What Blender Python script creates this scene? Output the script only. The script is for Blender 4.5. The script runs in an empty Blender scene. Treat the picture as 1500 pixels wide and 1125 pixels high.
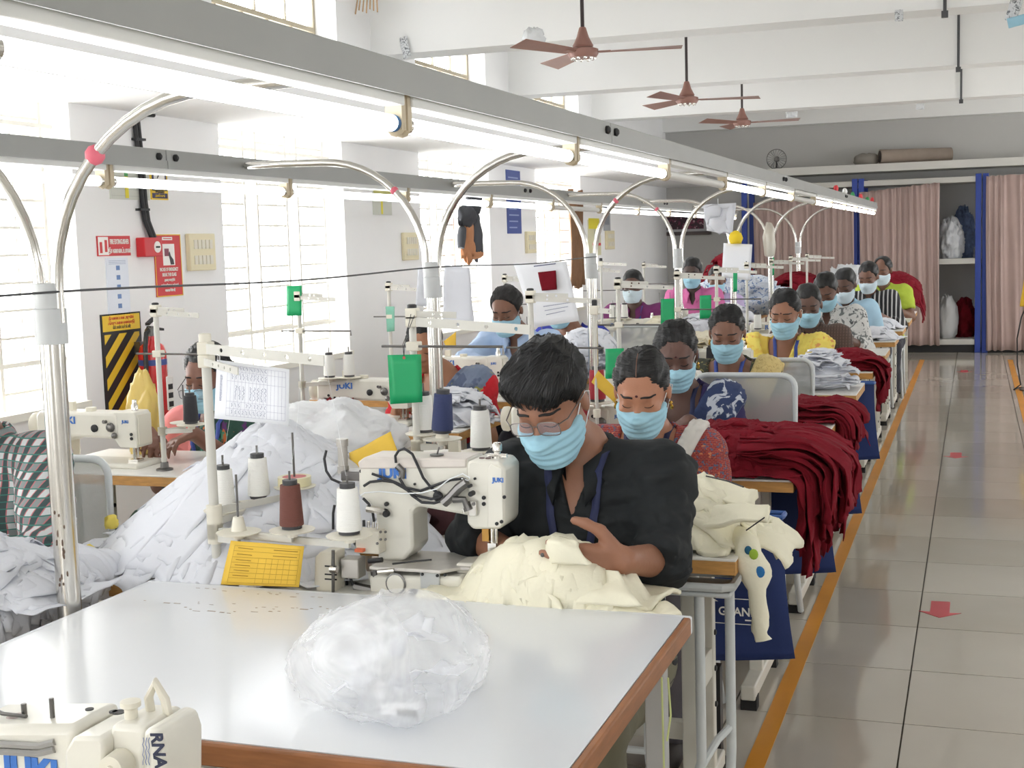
import bpy, bmesh, math, random
import numpy as np
from mathutils import Vector, Matrix

SC = bpy.context.scene
COL = SC.collection
PI = math.pi
rnd = random.Random(7)

# ------------------------------------------------------------------ camera
F, CX, CY, H = 1930.0, 750.0, 562.5, 1.515          # focal length in pixels of the 1500x1125 frame, eye height
vy = np.array([1428 - CX, CY - 340, -F]); vy /= np.linalg.norm(vy)
vx = np.array([4724 + CX, -(CY - 524), F]); vx -= vy * vx.dot(vy); vx /= np.linalg.norm(vx)
vz = np.cross(vx, vy)
RW = np.array([vx, vy, vz])                          # camera -> world
EYE = np.array([0, 0, H])
cd = bpy.data.cameras.new('camera'); cam = bpy.data.objects.new('camera', cd); COL.objects.link(cam)
cd.sensor_width = 36.0; cd.lens = 36.0 * F / 1500.0; cd.clip_start = 0.05; cd.clip_end = 200
M = Matrix([list(RW[i]) + [EYE[i]] for i in range(3)] + [[0, 0, 0, 1]])
cam.matrix_world = M
SC.camera = cam
def at(x, y, Y):
    """the point at depth Y of the room seen at photograph pixel x, y (measuring aid)"""
    d = RW @ np.array([x - CX, CY - y, -F]); p = EYE + d * (Y / d[1]); return p
def atz(x, y, z):
    d = RW @ np.array([x - CX, CY - y, -F]); return EYE + d * ((z - H) / d[2])
def atx(x, y, X):
    d = RW @ np.array([x - CX, CY - y, -F]); return EYE + d * (X / d[0])

# ------------------------------------------------------------------ world, light, exposure
w = bpy.data.worlds.new('daylight'); SC.world = w; w.use_nodes = True
bg = w.node_tree.nodes['Background']; bg.inputs[0].default_value = (0.975, 0.988, 1.0, 1); bg.inputs[1].default_value = 8.5
SC.view_settings.view_transform = 'Standard'; SC.view_settings.look = 'None'
SC.view_settings.exposure = 0.17; SC.view_settings.gamma = 1.0; SC.view_settings.use_curve_mapping = False
SC.cycles.use_denoising = True
SC.cycles.max_bounces = 10; SC.cycles.diffuse_bounces = 6; SC.cycles.transparent_max_bounces = 16
SC.cycles.sample_clamp_indirect = 6.0
SC.cycles.caustics_reflective = False; SC.cycles.caustics_refractive = False
TUBE_STRENGTH = 9.0

def portal(name, x, y, z, sx, sz, facing):
    """daylight entering a window opening is sampled through this portal (gives off nothing itself)"""
    l = bpy.data.lights.new(name, 'AREA'); l.shape = 'RECTANGLE'; l.size = sx; l.size_y = sz
    l.cycles.is_portal = True
    o = bpy.data.objects.new(name, l); COL.objects.link(o); o.location = (x, y, z)
    o.rotation_euler = facing
    return o

# ------------------------------------------------------------------ materials
def lin(c):
    return tuple(((v / 255) / 12.92 if v / 255 <= 0.04045 else ((v / 255 + 0.055) / 1.055) ** 2.4) for v in c)
MATS = {}
def mat(name, rgb, rough=0.5, metal=0.0, var=0.0, vscale=8.0, bump=0.0, bscale=60.0, coat=0.0, sheen=0.0, trans=0.0, spec=None, emit=None, stretch=None):
    if name in MATS: return MATS[name]
    m = bpy.data.materials.new(name); m.use_nodes = True; nt = m.node_tree; n = nt.nodes; L = nt.links
    b = n['Principled BSDF']; c = lin(rgb)
    b.inputs['Base Color'].default_value = (*c, 1); b.inputs['Roughness'].default_value = rough; b.inputs['Metallic'].default_value = metal
    if coat: b.inputs['Coat Weight'].default_value = coat; b.inputs['Coat Roughness'].default_value = 0.08
    if sheen: b.inputs['Sheen Weight'].default_value = sheen
    if spec is not None: b.inputs['Specular IOR Level'].default_value = spec
    if emit: b.inputs['Emission Color'].default_value = (*lin(rgb), 1); b.inputs['Emission Strength'].default_value = emit
    tc = n.new('ShaderNodeTexCoord'); mp = n.new('ShaderNodeMapping'); L.new(tc.outputs['Object'], mp.inputs[0])
    if stretch: mp.inputs['Scale'].default_value = stretch
    if var:
        t = n.new('ShaderNodeTexNoise'); t.inputs['Scale'].default_value = vscale; t.inputs['Detail'].default_value = 4
        L.new(mp.outputs[0], t.inputs['Vector'])
        r = n.new('ShaderNodeValToRGB'); e = r.color_ramp.elements
        e[0].position = 0.3; e[1].position = 0.7
        e[0].color = (*[v * (1 - var) for v in c], 1); e[1].color = (*[min(1, v * (1 + var * 0.6)) for v in c], 1)
        L.new(t.outputs['Fac'], r.inputs[0]); L.new(r.outputs[0], b.inputs['Base Color'])
    if bump:
        t = n.new('ShaderNodeTexNoise'); t.inputs['Scale'].default_value = bscale; t.inputs['Detail'].default_value = 3
        L.new(mp.outputs[0], t.inputs['Vector'])
        bp = n.new('ShaderNodeBump'); bp.inputs['Strength'].default_value = bump; bp.inputs['Distance'].default_value = 0.01
        L.new(t.outputs['Fac'], bp.inputs['Height']); L.new(bp.outputs[0], b.inputs['Normal'])
    if trans:
        out = n['Material Output']; tr = n.new('ShaderNodeBsdfTransparent'); mx = n.new('ShaderNodeMixShader')
        mx.inputs[0].default_value = trans; L.new(b.outputs[0], mx.inputs[1]); L.new(tr.outputs[0], mx.inputs[2]); L.new(mx.outputs[0], out.inputs[0])
    MATS[name] = m
    return m
def pattern(name, kind, cols, scale=10.0, rough=0.85):
    """woven / printed cloth: cols are sRGB triples, first is the ground"""
    if name in MATS: return MATS[name]
    m = bpy.data.materials.new(name); m.use_nodes = True; nt = m.node_tree; n = nt.nodes; L = nt.links
    b = n['Principled BSDF']; b.inputs['Roughness'].default_value = rough; b.inputs['Sheen Weight'].default_value = 0.03
    tc = n.new('ShaderNodeTexCoord')
    C = [(*lin(c), 1) for c in cols]
    def mix(f, a, bb):
        x = n.new('ShaderNodeMix'); x.data_type = 'RGBA'
        if hasattr(f, 'links'): L.new(f, x.inputs[0])
        else: x.inputs[0].default_value = f
        for s, v in ((6, a), (7, bb)):
            if isinstance(v, tuple): x.inputs[s].default_value = v
            else: L.new(v, x.inputs[s])
        return x.outputs[2]
    def thr(sock, lo, hi=None):
        r = n.new('ShaderNodeMapRange'); r.inputs[1].default_value = lo; r.inputs[2].default_value = hi if hi is not None else lo + 0.03
        L.new(sock, r.inputs[0]); return r.outputs[0]
    def noise(sc, detail=2, dist=0.0, vec=None):
        t = n.new('ShaderNodeTexNoise'); t.inputs['Scale'].default_value = sc; t.inputs['Detail'].default_value = detail; t.inputs['Distortion'].default_value = dist
        L.new(vec or tc.outputs['Object'], t.inputs['Vector']); return t.outputs['Fac']
    def wave(axis, sc, dist=0.0):
        t = n.new('ShaderNodeTexWave'); t.bands_direction = axis; t.inputs['Scale'].default_value = sc; t.inputs['Distortion'].default_value = dist
        L.new(tc.outputs['Object'], t.inputs['Vector']); return t.outputs['Fac']
    if kind == 'plaid':
        col = C[0]
        col = mix(thr(wave('X', scale), 0.55), col, C[1]); 
        a = thr(wave('Z', scale), 0.55); h = n.new('ShaderNodeMath'); h.operation = 'MULTIPLY'; h.inputs[1].default_value = 0.65; L.new(a, h.inputs[0])
        col = mix(h.outputs[0], col, C[1])
        col = mix(thr(wave('X', scale * 2.0), 0.93), col, C[2]); col = mix(thr(wave('Z', scale * 2.0), 0.93), col, C[3])
    elif kind == 'stripe':
        col = mix(thr(wave('DIAGONAL' if len(C) > 2 else 'X', scale, 0.4), 0.72), C[0], C[1])
    elif kind == 'floral':
        col = mix(thr(noise(scale, 3, 1.2), 0.56), C[0], C[1])
        if len(C) > 2: col = mix(thr(noise(scale * 1.6, 2, 0.5), 0.63), col, C[2])
        if len(C) > 3: col = mix(thr(noise(scale * 1.1, 2, 2.0), 0.66), col, C[3])
    elif kind == 'weave':
        v = n.new('ShaderNodeTexBrick'); v.inputs['Scale'].default_value = scale; v.inputs['Mortar Size'].default_value = 0.012
        v.inputs['Color1'].default_value = C[0]; v.inputs['Color2'].default_value = C[1]; v.inputs['Mortar'].default_value = C[2]
        sep = n.new('ShaderNodeSeparateXYZ'); cmb = n.new('ShaderNodeCombineXYZ'); L.new(tc.outputs['Object'], sep.inputs[0])
        L.new(sep.outputs[0], cmb.inputs[0]); L.new(sep.outputs[2], cmb.inputs[1]); L.new(cmb.outputs[0], v.inputs['Vector'])
        col = mix(thr(noise(scale * 2.2, 1), 0.58), v.outputs[0], C[3])
        col = mix(thr(noise(scale * 1.7, 1, 0.4), 0.66), col, C[2])
    elif kind == 'lines':
        col = mix(thr(wave('Z', scale, 2.0), 0.8), C[0], C[1])
    L.new(col, b.inputs['Base Color'])
    t = noise(90, 2); bp = n.new('ShaderNodeBump'); bp.inputs['Strength'].default_value = 0.15; bp.inputs['Distance'].default_value = 0.01
    L.new(t, bp.inputs['Height']); L.new(bp.outputs[0], b.inputs['Normal'])
    MATS[name] = m
    return m
def emission(name, rgb, strength):
    if name in MATS: return MATS[name]
    m = bpy.data.materials.new(name); m.use_nodes = True; nt = m.node_tree
    e = nt.nodes.new('ShaderNodeEmission'); e.inputs[0].default_value = (*lin(rgb), 1); e.inputs[1].default_value = strength
    nt.links.new(e.outputs[0], nt.nodes['Material Output'].inputs[0]); MATS[name] = m
    return m

WALL = mat('wall_paint', (240, 240, 240), 0.75, var=0.03, vscale=1.5)
CEIL = mat('ceiling_paint', (238, 238, 236), 0.8, var=0.02, vscale=1.0)
WHITE_TOP = mat('white_laminate', (226, 229, 233), 0.16, var=0.015, vscale=3, spec=0.6)
WHITE_TOP2 = mat('white_laminate_worn', (232, 230, 224), 0.3, var=0.05, vscale=9)
WOOD = mat('brown_wood_edge', (152, 98, 58), 0.5, var=0.2, vscale=14, stretch=(1, 1, 8))
WOOD2 = mat('plywood_edge', (196, 146, 82), 0.55, var=0.22, vscale=18, stretch=(1, 1, 6))
STEEL = mat('polished_steel', (214, 211, 205), 0.2, 1.0, var=0.06, vscale=20)
DSTEEL = mat('dark_steel', (120, 118, 116), 0.35, 1.0)
GREYP = mat('grey_sleeve', (188, 190, 190), 0.5, 0.2, var=0.05)
RAILM = mat('rail_grey', (160, 161, 158), 0.45, 0.1, var=0.05, vscale=4)
BATTEN = mat('batten_white', (236, 236, 232), 0.4)
HOLDER = mat('lamp_holder_beige', (205, 190, 162), 0.5)
CREAMP = mat('cream_machine_paint', (222, 219, 208), 0.35, coat=0.2, var=0.05, vscale=12)
CREAMD = mat('cream_plastic', (222, 217, 202), 0.45)
LEGP = mat('white_leg_paint', (214, 211, 200), 0.45, var=0.08, vscale=7)
BLACKP = mat('black_plastic', (28, 28, 30), 0.45)
RUBBER = mat('black_rubber', (32, 31, 31), 0.8)
BLUEL = mat('blue_lettering', (58, 112, 190), 0.5)
NAVYL = mat('dark_lettering', (40, 46, 70), 0.6)
WHITEL = mat('white_lettering', (240, 238, 232), 0.6)
PAPER = mat('white_paper', (236, 238, 243), 0.8)
YPAPER = mat('yellow_paper', (226, 186, 66), 0.7, var=0.06, vscale=10)
GREENC = mat('green_card', (10, 160, 98), 0.45)
THW = mat('white_thread', (240, 239, 234), 0.7, bump=0.4, bscale=300, stretch=(0.2, 0.2, 3))
THN = mat('navy_thread', (52, 62, 104), 0.7, bump=0.4, bscale=300, stretch=(0.2, 0.2, 3))
THB = mat('brown_thread', (112, 66, 56), 0.7, bump=0.4, bscale=300, stretch=(0.2, 0.2, 3))
THR = mat('red_thread', (158, 30, 44), 0.65, bump=0.4, bscale=300, stretch=(0.2, 0.2, 3))
THK = mat('black_thread', (45, 45, 50), 0.7, bump=0.4, bscale=300, stretch=(0.2, 0.2, 3))
REDC = mat('red_cotton', (122, 18, 34), 0.9, var=0.18, vscale=9, bump=0.25, bscale=60, spec=0.25)
WHC = mat('white_cotton', (219, 221, 228), 0.9, var=0.02, vscale=6, bump=0.15, bscale=35)
CRC = mat('cream_fleece', (236, 231, 208), 0.95, var=0.05, vscale=8, bump=0.2, bscale=60)
MARC = mat('maroon_cloth', (92, 58, 62), 0.9, var=0.15)
FANP = mat('brown_fan_paint', (150, 110, 98), 0.4, 0.1, var=0.08)
MASKM = mat('mask_blue', (160, 204, 222), 0.9, var=0.03, vscale=20)
MASKW = mat('mask_white', (205, 222, 232), 0.85)
LOOPM = mat('mask_loop_white', (235, 238, 240), 0.8)
HAIR = mat('black_hair', (12, 11, 12), 0.5, var=0.2, vscale=25, bump=0.3, bscale=45, stretch=(2.5, 0.4, 1))
HAIRG = mat('greying_hair', (30, 27, 27), 0.5, var=0.5, vscale=30, bump=0.3, bscale=45, stretch=(2.5, 0.4, 1))
LANY = mat('blue_lanyard', (62, 82, 160), 0.7)
LANYN = mat('navy_lanyard', (36, 42, 78), 0.7)
CHAIRP = mat('chair_grey_paint', (206, 210, 210), 0.4, var=0.04)
MESHP = mat('perforated_sheet', (196, 198, 196), 0.6, trans=0.5, bump=0.3, bscale=400)
REDSIGN = mat('red_sign', (204, 56, 60), 0.5)
BLUEP = mat('blue_steel_paint', (42, 68, 156), 0.45)
BAGB = mat('blue_bag_cloth', (30, 50, 104), 0.75, var=0.12, vscale=5, bump=0.15, bscale=20)
YELT = mat('yellow_floor_tape', (214, 142, 24), 0.35, var=0.14, vscale=3)
REDT = mat('red_floor_tape', (196, 66, 76), 0.4, var=0.06)

# ------------------------------------------------------------------ mesh helpers
class MB:
    def __init__(s): s.v = []; s.f = []
    def add(s, v, f):
        o = len(s.v); s.v += [tuple(map(float, p)) for p in v]; s.f += [tuple(i + o for i in q) for q in f]; return s
    def box(s, x0, x1, y0, y1, z0, z1):
        return s.add([(x0, y0, z0), (x1, y0, z0), (x1, y1, z0), (x0, y1, z0), (x0, y0, z1), (x1, y0, z1), (x1, y1, z1), (x0, y1, z1)],
                     [(0, 3, 2, 1), (4, 5, 6, 7), (0, 1, 5, 4), (1, 2, 6, 5), (2, 3, 7, 6), (3, 0, 4, 7)])
    def hexa(s, p):
        return s.add(p, [(0, 3, 2, 1), (4, 5, 6, 7), (0, 1, 5, 4), (1, 2, 6, 5), (2, 3, 7, 6), (3, 0, 4, 7)])
    def tube(s, pts, r, n=8, caps=True):
        P = [Vector(p) for p in pts]; k = len(P)
        rs = r if isinstance(r, (list, tuple)) else [r] * k
        T = [(P[min(i + 1, k - 1)] - P[max(i - 1, 0)]).normalized() for i in range(k)]
        u = T[0].orthogonal().normalized(); v = []; f = []
        for i in range(k):
            u = (u - T[i] * u.dot(T[i])).normalized(); w_ = T[i].cross(u)
            for j in range(n):
                a = 2 * PI * j / n; v.append(P[i] + (u * math.cos(a) + w_ * math.sin(a)) * rs[i])
        for i in range(k - 1):
            for j in range(n):
                a, b = i * n + j, i * n + (j + 1) % n
                f.append((a, b, b + n, a + n))
        if caps: f.append(tuple(range(n - 1, -1, -1))); f.append(tuple((k - 1) * n + j for j in range(n)))
        return s.add(v, f)
    def cyl(s, a, b, r0, r1=None, n=12): return s.tube([a, b], [r0, r0 if r1 is None else r1], n)
    def lathe(s, prof, n=20, c=(0, 0, 0), axis=2):
        v = []; f = []; k = len(prof)
        for r, z in prof:
            for j in range(n):
                a = 2 * PI * j / n; p = [r * math.cos(a), r * math.sin(a), z]
                if axis == 0: p = [p[2], p[0], p[1]]
                if axis == 1: p = [p[1], p[2], p[0]]
                v.append((p[0] + c[0], p[1] + c[1], p[2] + c[2]))
        for i in range(k - 1):
            for j in range(n):
                a, b = i * n + j, i * n + (j + 1) % n; f.append((a, b, b + n, a + n))
        f.append(tuple(range(n - 1, -1, -1))); f.append(tuple((k - 1) * n + j for j in range(n)))
        return s.add(v, f)
    def prism(s, poly, a, b, axis=1):
        """extrude a 2D polygon between a and b along axis (x: (y,z), y: (x,z), z: (x,y))"""
        def P(q, t): return {0: (t, q[0], q[1]), 1: (q[0], t, q[1]), 2: (q[0], q[1], t)}[axis]
        k = len(poly); v = [P(q, a) for q in poly] + [P(q, b) for q in poly]
        f = [tuple(range(k)), tuple(range(2 * k - 1, k - 1, -1))] + [(i, i + k, (i + 1) % k + k, (i + 1) % k) for i in range(k)]
        return s.add(v, f)
    def ball(s, c, r, n=10):
        r = r if isinstance(r, (tuple, list)) else (r, r, r); v = []; f = []; m = max(4, n // 2)
        for i in range(m + 1):
            t = PI * i / m
            for j in range(n):
                a = 2 * PI * j / n
                v.append((c[0] + r[0] * math.sin(t) * math.cos(a), c[1] + r[1] * math.sin(t) * math.sin(a), c[2] - r[2] * math.cos(t)))
        for i in range(m):
            for j in range(n):
                a, b = i * n + j, i * n + (j + 1) % n; f.append((a, b, b + n, a + n))
        return s.add(v, f)
    def mesh(s, name, smooth=True, angle=40):
        me = bpy.data.meshes.new(name); me.from_pydata(s.v, [], s.f)
        bm = bmesh.new(); bm.from_mesh(me); bmesh.ops.recalc_face_normals(bm, faces=bm.faces); bm.to_mesh(me); bm.free()
        if smooth: me.shade_smooth(); me.set_sharp_from_angle(angle=math.radians(angle))
        return me
    def obj(s, name, m, parent=None, bev=0, smooth=True, angle=40):
        o = link(name, s.mesh(name, smooth, angle), m, parent)
        if bev:
            b = o.modifiers.new('bevel', 'BEVEL'); b.width = bev; b.segments = 2; b.limit_method = 'ANGLE'
        return o
def link(name, me, m, parent=None):
    o = bpy.data.objects.new(name, me); COL.objects.link(o)
    if m is not None and len(me.materials) == 0: me.materials.append(m)
    if parent is not None: o.parent = parent
    return o
def quads(name, V, Q, m, parent=None, smooth=True):
    V = np.asarray(V, np.float32); Q = np.asarray(Q, np.int32)
    me = bpy.data.meshes.new(name); k = Q.shape[1]
    me.vertices.add(len(V)); me.vertices.foreach_set('co', V.ravel())
    me.loops.add(Q.size); me.loops.foreach_set('vertex_index', Q.ravel())
    me.polygons.add(len(Q)); me.polygons.foreach_set('loop_start', np.arange(0, Q.size, k, dtype=np.int32))
    me.update(calc_edges=True)
    if smooth: me.shade_smooth()
    return link(name, me, m, parent)
def thing(name, label, cat, loc=(0, 0, 0), rz=0, group=None):
    o = bpy.data.objects.new(name, None); COL.objects.link(o); o.empty_display_size = 0.1
    o.location = loc; o.rotation_euler = (0, 0, rz); return tag(o, label, cat, group)
def tag(o, label, cat, group=None, kind=None):
    o['label'] = label; o['category'] = cat
    if group: o['group'] = group
    if kind: o['kind'] = kind
    return o
def struct(o, label=None):
    o['kind'] = 'structure'
    if label: o['label'] = label
    return o
def dup(o, loc=None, rz=None, label=None, group=None, parent=None, top=True):
    c = o.copy(); COL.objects.link(c); c.parent = parent
    if top:
        if loc is not None: c.location = loc
        if rz is not None: c.rotation_euler = (0, 0, rz)
        if label: c['label'] = label
        if group: c['group'] = group
    for ch in o.children: dup(ch, parent=c, top=False)
    return c
_tx = {}
def text(body, size, m, loc, facing='-Y', parent=None, name='lettering', ext=0.0006, align='CENTER', bold=0.0, rot=0.0, sx=1.0):
    key = (body, size, ext, align, bold, sx)
    if key not in _tx:
        c = bpy.data.curves.new('t', 'FONT'); c.body = body; c.size = size; c.extrude = ext; c.align_x = align; c.align_y = 'CENTER'; c.offset = bold; c.resolution_u = 3
        o = bpy.data.objects.new('t', c); COL.objects.link(o)
        me = bpy.data.meshes.new_from_object(o.evaluated_get(bpy.context.evaluated_depsgraph_get()))
        bpy.data.objects.remove(o); bpy.data.curves.remove(c)
        if sx != 1.0: me.transform(Matrix.Scale(sx, 4, (1, 0, 0)))
        _tx[key] = me
    me = _tx[key].copy(); me.materials.clear()
    B = {'-Y': Matrix(((1, 0, 0), (0, 0, -1), (0, 1, 0))), '+X': Matrix(((0, 0, 1), (1, 0, 0), (0, 1, 0))), '+Z': Matrix(((1, 0, 0), (0, 1, 0), (0, 0, 1)))}[facing]
    o = link(name, me, m, parent)
    o.matrix_local = Matrix.Translation(loc) @ B.to_4x4() @ Matrix.Rotation(rot, 4, 'Z')
    return o

# ------------------------------------------------------------------ noise (numpy)
_rs = np.random.RandomState(3); _perm = _rs.permutation(256); _perm = np.concatenate([_perm, _perm, _perm]); _val = _rs.rand(768).astype(np.float32)
def vnoise(P):
    P = np.asarray(P, np.float32); i = np.floor(P).astype(np.int64); f = P - i; f = f * f * (3 - 2 * f); i &= 255
    def h(a, b, c): return _val[_perm[_perm[i[..., 0] + a & 255] + (i[..., 1] + b & 255)] + (i[..., 2] + c & 255)]
    r = 0
    for a in (0, 1):
        wa = f[..., 0] if a else 1 - f[..., 0]
        for b in (0, 1):
            wb = wa * (f[..., 1] if b else 1 - f[..., 1])
            for c in (0, 1): r = r + wb * (f[..., 2] if c else 1 - f[..., 2]) * h(a, b, c)
    return r * 2 - 1
def fbm(P, oct=3):
    r = 0; a = 1.0; P = np.asarray(P, np.float32)
    for k in range(oct): r = r + a * vnoise(P); P = P * 2.03 + 11.7; a *= 0.5
    return r

# ================================================================== THE ROOM
XW, XO, XR, YB, YF, ZC = -4.1, -4.45, 4.6, 18.4, -4.0, 3.5
PITCH = 2.9
PILL = [(5.36 + PITCH * k, 6.69 + PITCH * k) for k in range(-4, 3)] + [(14.08, YB)]
WINS = [(PILL[i][1], PILL[i + 1][0]) for i in range(len(PILL) - 1)]
ZS, ZL, ZU, ZT = 0.82, 2.26, 2.88, 3.42     # sill, lintel, upper sill, upper head

# floor: grout bed, tiles as parts
TILE = 0.535
def floor_mat():
    m = mat('floor_tile_glaze', (180, 172, 160), 0.085, spec=0.55)
    nt = m.node_tree; n = nt.nodes; L = nt.links; b = n['Principled BSDF']
    oi = n.new('ShaderNodeObjectInfo'); tc = n.new('ShaderNodeTexCoord')
    t = n.new('ShaderNodeTexNoise'); t.inputs['Scale'].default_value = 3; t.inputs['Detail'].default_value = 5
    L.new(tc.outputs['Object'], t.inputs['Vector'])
    a = n.new('ShaderNodeMath'); a.operation = 'ADD'; L.new(oi.outputs['Random'], a.inputs[0]); L.new(t.outputs['Fac'], a.inputs[1])
    r = n.new('ShaderNodeMapRange'); r.inputs[1].default_value = 0.3; r.inputs[2].default_value = 1.7; L.new(a.outputs[0], r.inputs[0])
    x = n.new('ShaderNodeMix'); x.data_type = 'RGBA'; x.inputs[6].default_value = (*lin((176, 168, 155)), 1); x.inputs[7].default_value = (*lin((190, 183, 171)), 1)
    L.new(r.outputs[0], x.inputs[0]); L.new(x.outputs[2], b.inputs['Base Color'])
    return m
TILEM = floor_mat()
GROUT = mat('grey_grout', (92, 88, 80), 0.9)
fl = struct(MB().box(XO, XR, YF, YB, -0.1, -0.008).obj('floor', GROUT), 'glossy beige tiled floor of the sewing hall')
tile_me = MB().box(0.0025, TILE - 0.0025, 0.0025, TILE - 0.0025, -0.009, 0.0).mesh('floor_tile', False); tile_me.materials.append(TILEM)
rest = MB()
for i in range(-8, 10):
    for j in range(-16, 28):
        x, y = -0.2 + i * TILE, 4.133 + j * TILE
        if x < XO - 0.3 or x > XR or y < YF - 0.3 or y > YB: continue
        if -5 <= i <= 2 and -3 <= j <= 27:
            t = link('floor_tile', tile_me, TILEM, fl); t.location = (x, y, 0)
        else: rest.box(x + 0.0025, x + TILE - 0.0025, y + 0.0025, y + TILE - 0.0025, -0.009, 0.0)
ro = rest.obj('floor_tile_field', TILEM, fl, smooth=False); ro['kind'] = 'stuff'

# left wall
m = MB()
for a, b in PILL: m.box(XO, XW, a, b, 0, ZL)
for a, b in WINS:
    m.box(XO, XW, a, b, 0, ZS)
m.box(XO, XW, YF, PILL[0][0], 0, ZL)
m.box(XO, XW, YF, YB, ZL, ZU)
m.box(XO, XW, YF, YB, ZT, ZC)
for a, b in PILL: m.box(XO, XW, a, b, ZU, ZT)
m.box(XO, XW, YF, PILL[0][0], ZU, ZT)
wl = struct(m.obj('wall_left', WALL, smooth=False), 'white window wall with wide piers on the left')
struct(MB().box(XW, -3.52, YF, YB, ZL, ZL + 0.33).obj('trim_1', WALL, smooth=False), 'deep white lintel beam running above the left windows')
# sills
# back, right, front walls, ceiling, beams
struct(MB().box(XO, XR, YB, YB + 0.15, 0, ZC).obj('wall_back', mat('back_wall_paint', (192, 191, 188), 0.8, var=0.04, vscale=1.2)), 'grey painted back wall behind the storage rack')
struct(MB().box(XO, XR, YB - 0.18, YB, 3.02, ZC).obj('trim_2', CEIL), 'beam along the top of the back wall')
m = MB(); RW_ = [(4.0, 5.6), (10.4, 12.2), (13.2, 15.0), (15.9, 17.6)]  # unseen window openings, added to brighten the far end and the floor
prev = YF
for a, b in RW_:
    m.box(XR, XR + 0.3, prev, a, 0, ZC); m.box(XR, XR + 0.3, a, b, 0, 0.9); m.box(XR, XR + 0.3, a, b, 2.5, ZC); prev = b
m.box(XR, XR + 0.3, prev, YB, 0, ZC)
struct(m.obj('wall_right', WALL, smooth=False), 'white wall on the right beyond the aisle, window openings added for light')
m = MB(); FW_ = [(-3.4, -1.6), (2.0, 3.8)]; prev = XO  # unseen window openings behind the camera, added as soft fill
for a, b in FW_:
    m.box(prev, a, YF - 0.3, YF, 0, ZC); m.box(a, b, YF - 0.3, YF, 0, 0.9); m.box(a, b, YF - 0.3, YF, 2.6, ZC); prev = b
m.box(prev, XR, YF - 0.3, YF, 0, ZC)
struct(m.obj('wall_front', WALL, smooth=False), 'white wall behind the camera, window openings added for fill light')
struct(MB().box(XO, XR, YF, YB, ZC, ZC + 0.15).obj('ceiling', CEIL), 'white ceiling slab')
for k, (a, b) in enumerate([(0.1, 0.4), (3.0, 3.3), (5.9, 6.2), (8.8, 9.1), (11.78, 12.08), (14.62, 14.92)]):
    struct(MB().box(XW, XR, a, b, 2.9, ZC).obj('trim_%d' % (k + 3), CEIL, smooth=False), 'white concrete ceiling beam, number %s from the camera end' % ['one', 'two', 'three', 'four', 'five', 'six'][k])

# windows in the left wall
WFRAME = mat('white_window_frame', (240, 238, 228), 0.5)
GRILL = mat('cream_grill_bar', (238, 235, 226), 0.5)
BFRAME = mat('brown_window_frame', (160, 150, 128), 0.55)
GLASS = mat('window_glass', (250, 252, 252), 0.05, trans=0.93)
WD = WINS[0][1] - WINS[0][0]
pw = WD / 3
bar_me = MB().box(0.07, pw - 0.09, -0.007, 0.007, -0.006, 0.006)
bar_me = MB().box(-0.007, 0.007, 0.075, pw - 0.085, -0.006, 0.006).mesh('grill_bar', False); bar_me.materials.append(GRILL)
post_me = MB().box(-0.012, 0.012, -0.011, 0.011, ZS, ZL).mesh('grill_post', False); post_me.materials.append(GRILL)
pane_me = MB().box(-0.002, 0.002, 0.03, pw - 0.03, ZS + 0.05, ZL - 0.05).mesh('pane', False); pane_me.materials.append(GLASS)
thin_me = MB().box(-0.004, 0.004, -0.004, 0.004, ZS, ZL).mesh('grill_rod', False); thin_me.materials.append(GRILL)
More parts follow.
